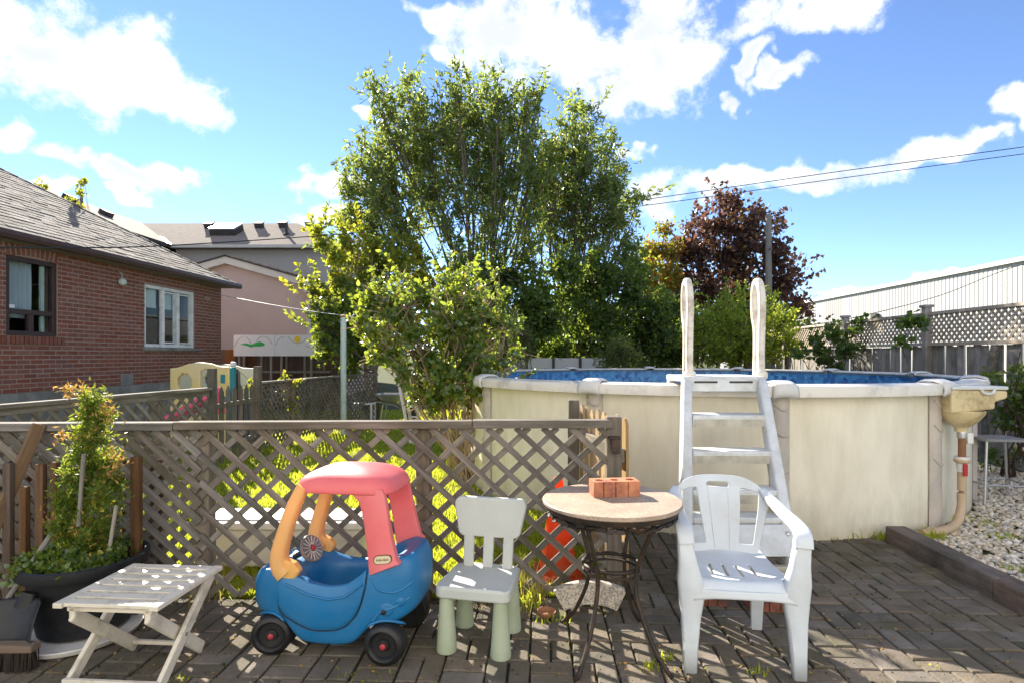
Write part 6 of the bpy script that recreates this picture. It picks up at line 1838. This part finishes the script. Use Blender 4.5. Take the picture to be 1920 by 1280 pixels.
# ================================================================== FOLDING TABLE
c0, c1_, c2_, c3_ = V(-1.895,2.35,.40), V(-1.437,2.35,.40), V(-1.398,2.81,.40), V(-1.872,2.81,.40)
ft = thing('folding_table', 'small cream slatted folding table at lower left', 'table', ((c0.x+c1_.x)/2, 2.58, 0), math.radians(-4))
HWt, HDt = .231, .232
for s in (-1,1): MB().box((s*(HWt-.022),0,.39),(.042,HDt*2,.022)).build('frame_rail', M['ftable'], ft, bevel=.004)
ns_ = 7
for k in range(ns_):
    y = -HDt+.031+k*(2*HDt-.062)/(ns_-1)
    MB().box((0,y,.392+.0006),(2*HWt-.088,(2*HDt)/ns_-.017,.016)).build('slat', M['ftable'], ft, bevel=.003)
for k in range(2):
    MB().box((0,lerp(-HDt+.04,HDt-.04,k),.368),(2*HWt-.09,.03,.016)).build('batten', M['ftable'], ft)
for s in (-1, 1):
    xo, xi = s*(HWt-.03), s*(HWt-.065)
    MB().bar((xo,HDt-.05,.375),(xo,-.215,.008),.022,.052,up=(0,.6,.8)).build('leg', M['ftable'], ft, bevel=.006)
    MB().bar((xi,-HDt+.03,.345),(xi,.165,.03),.022,.058,up=(0,-.6,.8)).build('leg', M['ftable'], ft, bevel=.010)
    MB().box((xi,-HDt+.05,.352),(.028,.05,.05)).build('bracket', M['ftable'], ft, bevel=.006)
    MB().sweep([V(xo+s*.013,-.02,.186),V(xo-s*.01,-.02,.186)], .009, 10).build('pivot_bolt', M['steel'], ft)
MB().box((0,-.205,.05),(2*HWt-.05,.02,.05)).build('crossbar', M['ftable'], ft, bevel=.004)
MB().box((0,.14,.06),(2*HWt-.12,.02,.018)).build('crossbar', M['ftable'], ft, bevel=.003)

# ================================================================== POTTED CEDAR
pc = V(at(160,0,2.98).x, 2.98, 0)
pot = thing('plant_pot', 'big black plastic pot holding the cedar', 'pot', pc)
MB().lathe([(.20,.03),(.23,.20),(.246,.325),(.283,.33),(.290,.345),(.288,.385),(.276,.392),(.263,.385),(.250,.335)], 48, capt=False).build('pot_body', M['pot'], pot, smooth=35)
MB().lathe([(.252,.33),(.02,.35)], 36, capb=False).build('soil', M['soil'], pot)
sau = tag(MB().lathe([(.20,.006),(.262,.008),(.275,.03),(.268,.034),(.25,.016),(.2,.014)], 48).build('saucer', M['white_box'], smooth=50), 'white plastic saucer on the pavers beneath the black pot', 'saucer')
sau.location = pc+V(.02,-.06,.003)
ced = thing('potted_cedar', 'columnar cedar with orange browned tips growing in the black pot', 'cedar', pc+V(0,0,.34))
def cedar_part(spec, mat, nm, twigs, per, L, W):
    cc = [(at(px,py,2.98+dd)-Vector(ced.location), (r/FPX*2.98,)*2+(r*1.15/FPX*2.98,), w) for px, py, r, w, dd in spec]
    P, D, tw = spray(cc, twigs, per, .55, .09, .012, 0, .2)
    k = 6.283/.13
    g = np.sin(P[:,0]*k+np.sin(P[:,2]*k*.7))+np.sin(P[:,1]*k*.9+2)+np.sin(P[:,2]*k*1.1+np.sin(P[:,1]*k)+4)
    kp = g+rng.normal(0,.25,len(P)) > -.6
    P, D = P[kp], D[kp]
    me = leaf_mesh(nm, P, D, L, W, fold=.2, droop=.05); me.materials.append(mat); tag(link_mesh(nm, me, None, ced), kind='stuff')
    return tw
tw = cedar_part([(172,748,24,.9,0),(190,778,24,1,.02),(150,792,18,1,-.04),(170,812,24,.8,0),(200,832,24,1,.05),(142,842,20,1,-.05),(165,860,26,.7,0),(205,872,24,1,.03),(128,884,20,1,-.06),(160,905,28,.7,0),(215,905,22,1,.05),(185,925,24,.8,-.06),(118,930,22,1,-.05),(150,950,28,.7,0),(205,950,26,.9,.06),(170,975,28,.8,-.07),(118,978,24,.9,-.04),(150,1005,36,.7,0),(205,1000,26,.7,.04),(135,1015,30,.6,-.05)], M['lf_cedar'], 'foliage', 12000, 9, .032, .010)
cedar_part([(128,722,12,.7,0),(155,720,10,.7,0),(200,760,16,.5,0),(115,815,10,.6,0),(175,790,12,.5,-.06),(80,960,9,.8,-.05),(150,975,14,.5,-.08),(215,850,12,.5,0),(185,1000,14,.4,-.05),(205,880,12,.4,-.05)], M['lf_dry'], 'dry_tips', 7500, 8, .030, .010)
stm = MB()
limb(stm, (0,0,-.02), at(163,740,2.98)-Vector(ced.location), .018, .005, .05)
for px, py in ((120,880),(210,890),(140,830),(195,810),(130,960),(215,960)): limb(stm, at(165,py+60,2.98)-Vector(ced.location), at(px,py,2.98)-Vector(ced.location), .006,.002,.1,n=4,sides=5)
stm.build('stem', M['bark'], ced, smooth=70)
for k, (pa, pb_, r) in enumerate((((157,850),(147,985),.010),((218,948),(206,1022),.009))):
    tag(MB().sweep([at(*pa,2.88),at(*pb_,2.88)], r, 8).build('plant_support', M['pole_wood'], smooth=60), ('taller pale support stick in front of the cedar','shorter pale support stick at the right of the cedar')[k], 'stick')
gv = thing('ground_ivy', 'low green leaves spilling over the soil of the black pot', 'plant', pc+V(0,0,.35))
P, D, tw = spray([(V(-.12,-.08,.03),(.13,.12,.05),1),(V(.05,-.14,.03),(.13,.1,.05),1),(V(-.2,-.02,.03),(.09,.1,.05),1),(V(.15,-.05,.03),(.1,.1,.04),.7),(V(.0,.1,.04),(.2,.1,.05),.6),(V(-.14,-.21,.02),(.06,.05,.05),.8)], 7000, 4, .4, .04, .012)
me = leaf_mesh('leaves', P, D, .032, .028, shape=3); me.materials.append(M['lf_vine']); link_mesh('leaves', me, None, gv)

# snow shovel and push broom
sv = thing('snow_shovel', 'black plastic snow shovel with wooden handle leaning by the pot', 'shovel', at(48,1215,2.72).xy.to_3d())
def scoop(u, v):
    a = (u-.5)*2
    w = .15+.03*v
    z = lerp(.26, .0, v)*1.0+.0
    y = -.10*v-.03*math.sin(math.pi*v)-.045*(1-a*a)*0
    return V(a*w*(.75+.25*v)-.03*v, y+.05*abs(a)**3*-1, z+.02)
MB().grid(scoop, 14, 10).build('scoop', M['black_plastic'], sv, solid=.008, subsurf=1)
MB().sweep([V(.02,.0,.30),V(.0,-.015,.22),V(-.01,-.05,.12)], [(.03,.02),(.05,.02),(.03,.012)], 12, 3, up=(0,1,0)).build('socket', M['black_plastic'], sv, smooth=60)
sh_b, sh_t = at(-14,1165,2.72), at(118,968,3.02)
MB().sweep([sh_b-Vector(sv.location), sh_t-Vector(sv.location)], .0135, 10).build('handle', M['pole_wood'], sv, smooth=60)
bq = gp(12,1262)
br = thing('push_broom', 'push broom head with dark bristles at the lower left edge', 'broom', (bq.x, bq.y+.03, 0))
MB().box((0,0,.105),(.22,.06,.035)).build('head', M['brown_x'], br, bevel=.008)
bb = MB()
for k in range(420):
    x, y = random.uniform(-.105,.105), random.uniform(-.026,.026)
    bb.bar((x,y,.09),(x+random.gauss(0,.006),y*1.3+random.gauss(0,.005),.004),.0022,.0022)
tag(bb.build('bristles', M['bristle'], br), kind='stuff')

# ================================================================== BEHIND THE FENCE
tr = thing('white_planter', 'long white plastic trough lying in the grass behind the lattice fence', 'planter', (at(540,0,3.95).x, 3.98, 0))
wt = at(690,0,3.95).x-at(392,0,3.95).x
zt_ = at(0,968,3.9).z
MB().prism([(-wt/2+.03,.0),(wt/2-.03,.0),(wt/2,zt_-.06),(-wt/2,zt_-.06)], lambda a, c, w: V(a,w*(1 if c > .1 else .9),c), -.16, .16).build('tub', M['white_box'], tr, bevel=.02, seg=3)
MB().box((0,0,zt_-.035),(wt+.06,.38,.05)).build('rim', M['white_box'], tr, bevel=.012, seg=3)
MB().box((0,0,zt_-.005),(wt-.06,.28,.012)).build('lid_panel', M['lid'], tr, bevel=.004)
cn = thing('traffic_cone', 'orange traffic cone behind the lattice fence', 'cone', (at(1046,0,3.72).x, 3.72, 0))
zc = at(0,893,3.72).z
MB().lathe([(.135,.03),(.125,.05),(.030,zc-.01),(.024,zc)], 32, capt=True).build('body', M['cone'], cn, smooth=50)
MB().box((0,0,.015),(.31,.31,.03)).build('base', M['cone'], cn, bevel=.01)
# granite edging, saucer
es = thing('granite_edging', 'speckled granite scallop edging stone under the bistro table', 'stone', gp(1108,1150), 0)
pts = []
for k in range(13):
    a = math.radians(lerp(118, 62, k/12)); pts.append((.36*math.cos(a), .36*math.sin(a)))
for k in range(13):
    a = math.radians(lerp(62, 118, k/12)); pts.append((.255*math.cos(a), .255*math.sin(a)))
mx_ = max(p_[1] for p_ in pts); 
MB().prism(pts, lambda a, c, w: V(a, w+.02+(c-.2)*.25, c-.215), -.02, .025).build('stone', M['granite'], es, bevel=.005)
es.scale = (1.22,1,1.1)
ts = tag(MB().lathe([(.036,.0),(.046,.006),(.053,.028),(.048,.028),(.041,.010),(.002,.008)], 28, capt=False).build('terracotta_saucer', M['terra'], smooth=50), 'small terracotta saucer on the pavers beside the child\'s chair', 'saucer')
ts.location = gp(1025,1158)+V(0,.03,.001)

# clothesline post and pulley, ladder, wheelbarrow, low table in the yard
cp_ = thing('clothesline_post', 'pale mint painted metal clothesline post in the lawn', 'post', at(644,800,10.4).xy.to_3d())
zp_ = at(0,592,10.4).z
MB().lathe([(.052,-.1),(.052,zp_-.02)], 20).build('pipe', M['mint'], cp_, smooth=60)
MB().lathe([(.058,zp_-.03),(.06,zp_),(.02,zp_+.02)], 20).build('rusty_cap', M['rust'], cp_, smooth=50)
pl_ = thing('clothesline_pulley', 'grey spoked pulley wheel beside the clothesline post', 'pulley', at(667,598,10.35))
rim_ = [V(.08*math.cos(t),0,.08*math.sin(t)) for t in [2*math.pi*i/28 for i in range(28)]]
MB().sweep(rim_, (.012,.010), 8, closed=True, up=(0,1,0)).build('rim', M['steel'], pl_, smooth=60)
for k in range(5):
    a = 2*math.pi*k/5; MB().sweep([V(0,0,0),V(.06*math.cos(a),0,.06*math.sin(a))], .007, 6, up=(0,1,0)).build('spoke', M['steel'], pl_)
MB().sweep([V(0,0,0),V(-.11,.0,.03),V(-.17,.04,.03)], .008, 6, up=(0,1,0)).build('bracket', M['steel'], pl_)
cable('clothes_line', 'thin pale clothesline from the house to the pulley', [at(412,553,13.2),at(500,570,11.6),at(585,584,11),at(663,594,10.38)], .006, M['line'])
al = thing('aluminium_ladder', 'old aluminium step ladder leaning into the vine thicket', 'ladder', at(765,800,9.2).xy.to_3d())
la = Vector(al.location)
for (x0,y0,x1,y1,dd) in ((742,690,764,800,.25),(757,697,772,806,0),(766,700,790,806,0)):
    a = at(x0,y0,9.2+dd); c = at(x1,y1,9.2+dd*.5); e = c+(c-a)*1.4; e = a+(c-a)*((a.z)/(a.z-c.z))
    MB().bar(a-la, e-la, .045, .022, up=(0,1,0)).build('rail', M['alu'], al)
for k in range(7):
    t = .12+k*.13
    a0 = at(757,697,9.2); b0 = at(772,806,9.2); a1_ = at(766,700,9.2); b1_ = at(790,806,9.2)
    MB().bar(a0.lerp(b0,t*1.5)-la, a1_.lerp(b1_,t*1.5)-la, .05, .02).build('rung', M['alu'], al)
wb = thing('wheelbarrow', 'old dark wheelbarrow tipped under the trees', 'wheelbarrow', at(735,780,12.2).xy.to_3d())
def tray(u, v):
    a = (u-.5)*2; t = (v-.5)*2
    r = max(abs(a),abs(t))
    return V(a*.33, t*.26, .42+.20*max(0,r-.45)/.55)
MB().grid(tray, 12, 12).build('tray', M['steel'], wb, solid=.006, subsurf=1)
MB().lathe([(.16,-.04),(.17,0),(.16,.04)], 20, V(.42,0,.17), Matrix.Rotation(math.pi/2,3,'X')).build('wheel', M['black_plastic'], wb, smooth=40)
for s in (-1,1):
    MB().sweep([V(.42,s*.06,.17),V(.1,s*.2,.38),V(-.75,s*.28,.55)], .018, 8).build('handle', M['pole_wood'], wb)
    MB().sweep([V(-.15,s*.2,.40),V(-.22,s*.22,.0)], .014, 6).build('leg', M['steel'], wb)
lt = thing('low_white_table', 'low white outdoor table under the round tree', 'table', at(683,785,11.8).xy.to_3d())
MB().box((0,0,.44),(.42,.35,.03)).build('top', M['white_paint'], lt, bevel=.006)
for x in (-.18,.18):
    for y in (-.14,.14): MB().box((x,y,.21),(.035,.035,.43)).build('leg', M['white_paint'], lt)

# toy playhouse and slide
ph = thing('toy_playhouse', 'pale yellow plastic toy playhouse with teal corner post', 'playhouse', (at(384,0,8.9).x, 8.9, 0), 0)
D0 = 8.9
X = lambda px: at(px,0,D0).x-ph.location.x
Z = lambda py: at(0,py,D0).z
def panel(name, xs0, xs1, topf, holes, mat, y, th=.07):
    bm = bmesh.new()
    n = 44; m = 44
    z0 = .0
    grid_v = {}
    for i in range(n+1):
        x = lerp(xs0, xs1, i/n); zt2 = topf(x)
        for j in range(m+1): grid_v[i,j] = bm.verts.new((x, y, lerp(z0, zt2, j/m)))
    for i in range(n):
        for j in range(m):
            f = [grid_v[i,j],grid_v[i+1,j],grid_v[i+1,j+1],grid_v[i,j+1]]
            c = sum((v.co for v in f), Vector())/4
            if any(h(c.x,c.z) for h in holes): continue
            bm.faces.new(f)
    bmesh.ops.delete(bm, geom=[v for v in bm.verts if not v.link_faces], context='VERTS')
    me = bpy.data.meshes.new(name); bm.to_mesh(me); bm.free(); me.materials.append(mat)
    o = link_mesh(name, me, None, ph)
    md = o.modifiers.new('solid','SOLIDIFY'); md.thickness = th; md.offset = 1
    md = o.modifiers.new('bevel','BEVEL'); md.width = .012; md.segments = 2; md.limit_method = 'ANGLE'; md.angle_limit = math.radians(60)
    me.polygons.foreach_set('use_smooth',[True]*len(me.polygons)); me.set_sharp_from_angle(angle=math.radians(40))
    return o
tops = [(X(325),Z(690)),(X(340),Z(688)),(X(360),Z(681)),(X(380),Z(678.5)),(X(400),Z(681)),(X(415),Z(686)),(X(435),Z(687))]
h1 = lambda x, z: ((x-X(351.5))/(X(366)-X(351.5)))**2+((z-Z(716))/(Z(700)-Z(716)))**2 < 1
h2 = lambda x, z: X(379) < x < X(411) and z < Z(705) and z > .25 or ((x-X(395))/(X(411)-X(395)))**2+((z-Z(705))/(Z(691)-Z(705)))**2 < 1
panel('front_panel', X(325), X(435), lambda x: pl(x, tops), (h1,h2), M['toy_yellow'], -.02)
panel('back_panel', X(330), X(438), lambda x: pl(x, tops)-.04, (h1,h2), M['toy_cream'], .75)
MB().box((X(326)+.03,.36,Z(692)/2),(.07,.62,Z(692))).build('side_panel', M['toy_cream'], ph, bevel=.01)
MB().box((X(437.5),-.02,Z(688)/2),(.075,.09,Z(688))).build('corner_post', M['toy_teal'], ph, bevel=.012)
MB().box((X(437.5),.0,Z(682)),(.07,.09,.07)).build('post_cap', M['white_paint'], ph, bevel=.02)
MB().box((X(424),-.10,Z(709)),(X(428)-X(420),.02,Z(701)-Z(717))).build('window_inset', M['toy_teal'], ph, bevel=.005)
MB().box((X(424),-.10,Z(748)),(X(429)-X(420),.02,Z(742)-Z(756))).build('window_inset', M['toy_teal'], ph, bevel=.005)
MB().sweep([V(X(393),.30,Z(700)),V(X(393),.30,Z(735))], (.05,.05), 12).build('climbing_pole', M['toy_blue'], ph)
sl_ = thing('toy_slide', 'pink plastic toy slide seen through the low lattice fence', 'slide', (at(370,0,8.3).x, 8.3, 0))
s0_, s1_ = at(403,736,8.35), at(322,794,8.1)
def chute(u, v):
    a = (u-.5)*2
    q = s0_.lerp(s1_, v)-Vector(sl_.location)
    return q+V(0, a*.22, .10*abs(a)**4-.04*math.sin(math.pi*v))
MB().grid(chute, 14, 10).build('chute', M['toy_mauve'], sl_, solid=.03, subsurf=1)
MB().sweep([s0_-Vector(sl_.location)+V(.08,-.2,.05), s0_-Vector(sl_.location)+V(.02,-.24,-.04), s1_-Vector(sl_.location)+V(0,-.24,.06)], (.035,.05), 12).build('side_rail', M['toy_pink'], sl_, smooth=60)
MB().prism([(.05,-.25),(.22,-.30),(.20,.02),(.14,.10),(.05,.0)], lambda a, c, w: s0_-Vector(sl_.location)+V(a,w,c), -.22, -.12).build('side_wing', M['toy_pink'], sl_, bevel=.02)
bt_ = thing('blue_toy_bin', 'deep blue plastic toy bin behind the grey picket gate', 'bin', (at(465,0,9.6).x, 9.6, 0))
MB().lathe([(.19,0),(.23,.62),(.25,.64),(.25,.68),(.22,.68),(.18,.05)], 24).build('tub', M['toy_blue'], bt_, smooth=40)

# metal stool on the pebbles
so = thing('metal_stool', 'metal stool with flat grey seat standing on the white pebbles', 'stool', at(1868,930,5.55).xy.to_3d(), math.radians(-8))
SZ = at(0,822,5.5).z
MB().prism(rr_poly(.20,.18,-.17,.17,.03), lambda a, c, w: V(a,c,SZ+w), -.015, .012).build('seat', M['grey_seat'], so, bevel=.005)
for x, y in ((-1,-1),(1,-1),(1,1),(-1,1)):
    MB().sweep([V(x*.17,y*.14,SZ-.01),V(x*.22,y*.19,0)], .012, 8).build('leg', M['steel'], so, smooth=60)
zf = .20
cr_ = [(-.207,-.178),(.207,-.178),(.207,.178),(-.207,.178)]
for k in range(4):
    a, c = cr_[k], cr_[(k+1) % 4]; MB().sweep([V(*a,zf),V(*c,zf)], .008, 8).build('footrest', M['steel'], so, smooth=60)
# fallen leaves
fl = []
for _ in range(160):
    p = gp(random.uniform(40,1900), random.uniform(1150,1275)); fl.append((p.x,p.y,.004))
for _ in range(60):
    fl.append((random.uniform(2.9,4.6), random.uniform(3.4,5.2), .035))
P_ = np.array(fl); P_ = P_[(P_[:,1] < 3.3) | (P_[:,0] > .8)]
D_ = nrmz(np.stack([rng.normal(0,1,len(P_)), rng.normal(0,1,len(P_)), rng.normal(0,.12,len(P_))],1))
me = leaf_mesh('fallen_leaves', P_, D_, .022, .012, droop=.02); me.materials.append(M['lf_dry'])
tag(link_mesh('fallen_leaves', me), 'dry leaves scattered over the pavers and pebbles', 'leaves', kind='stuff')
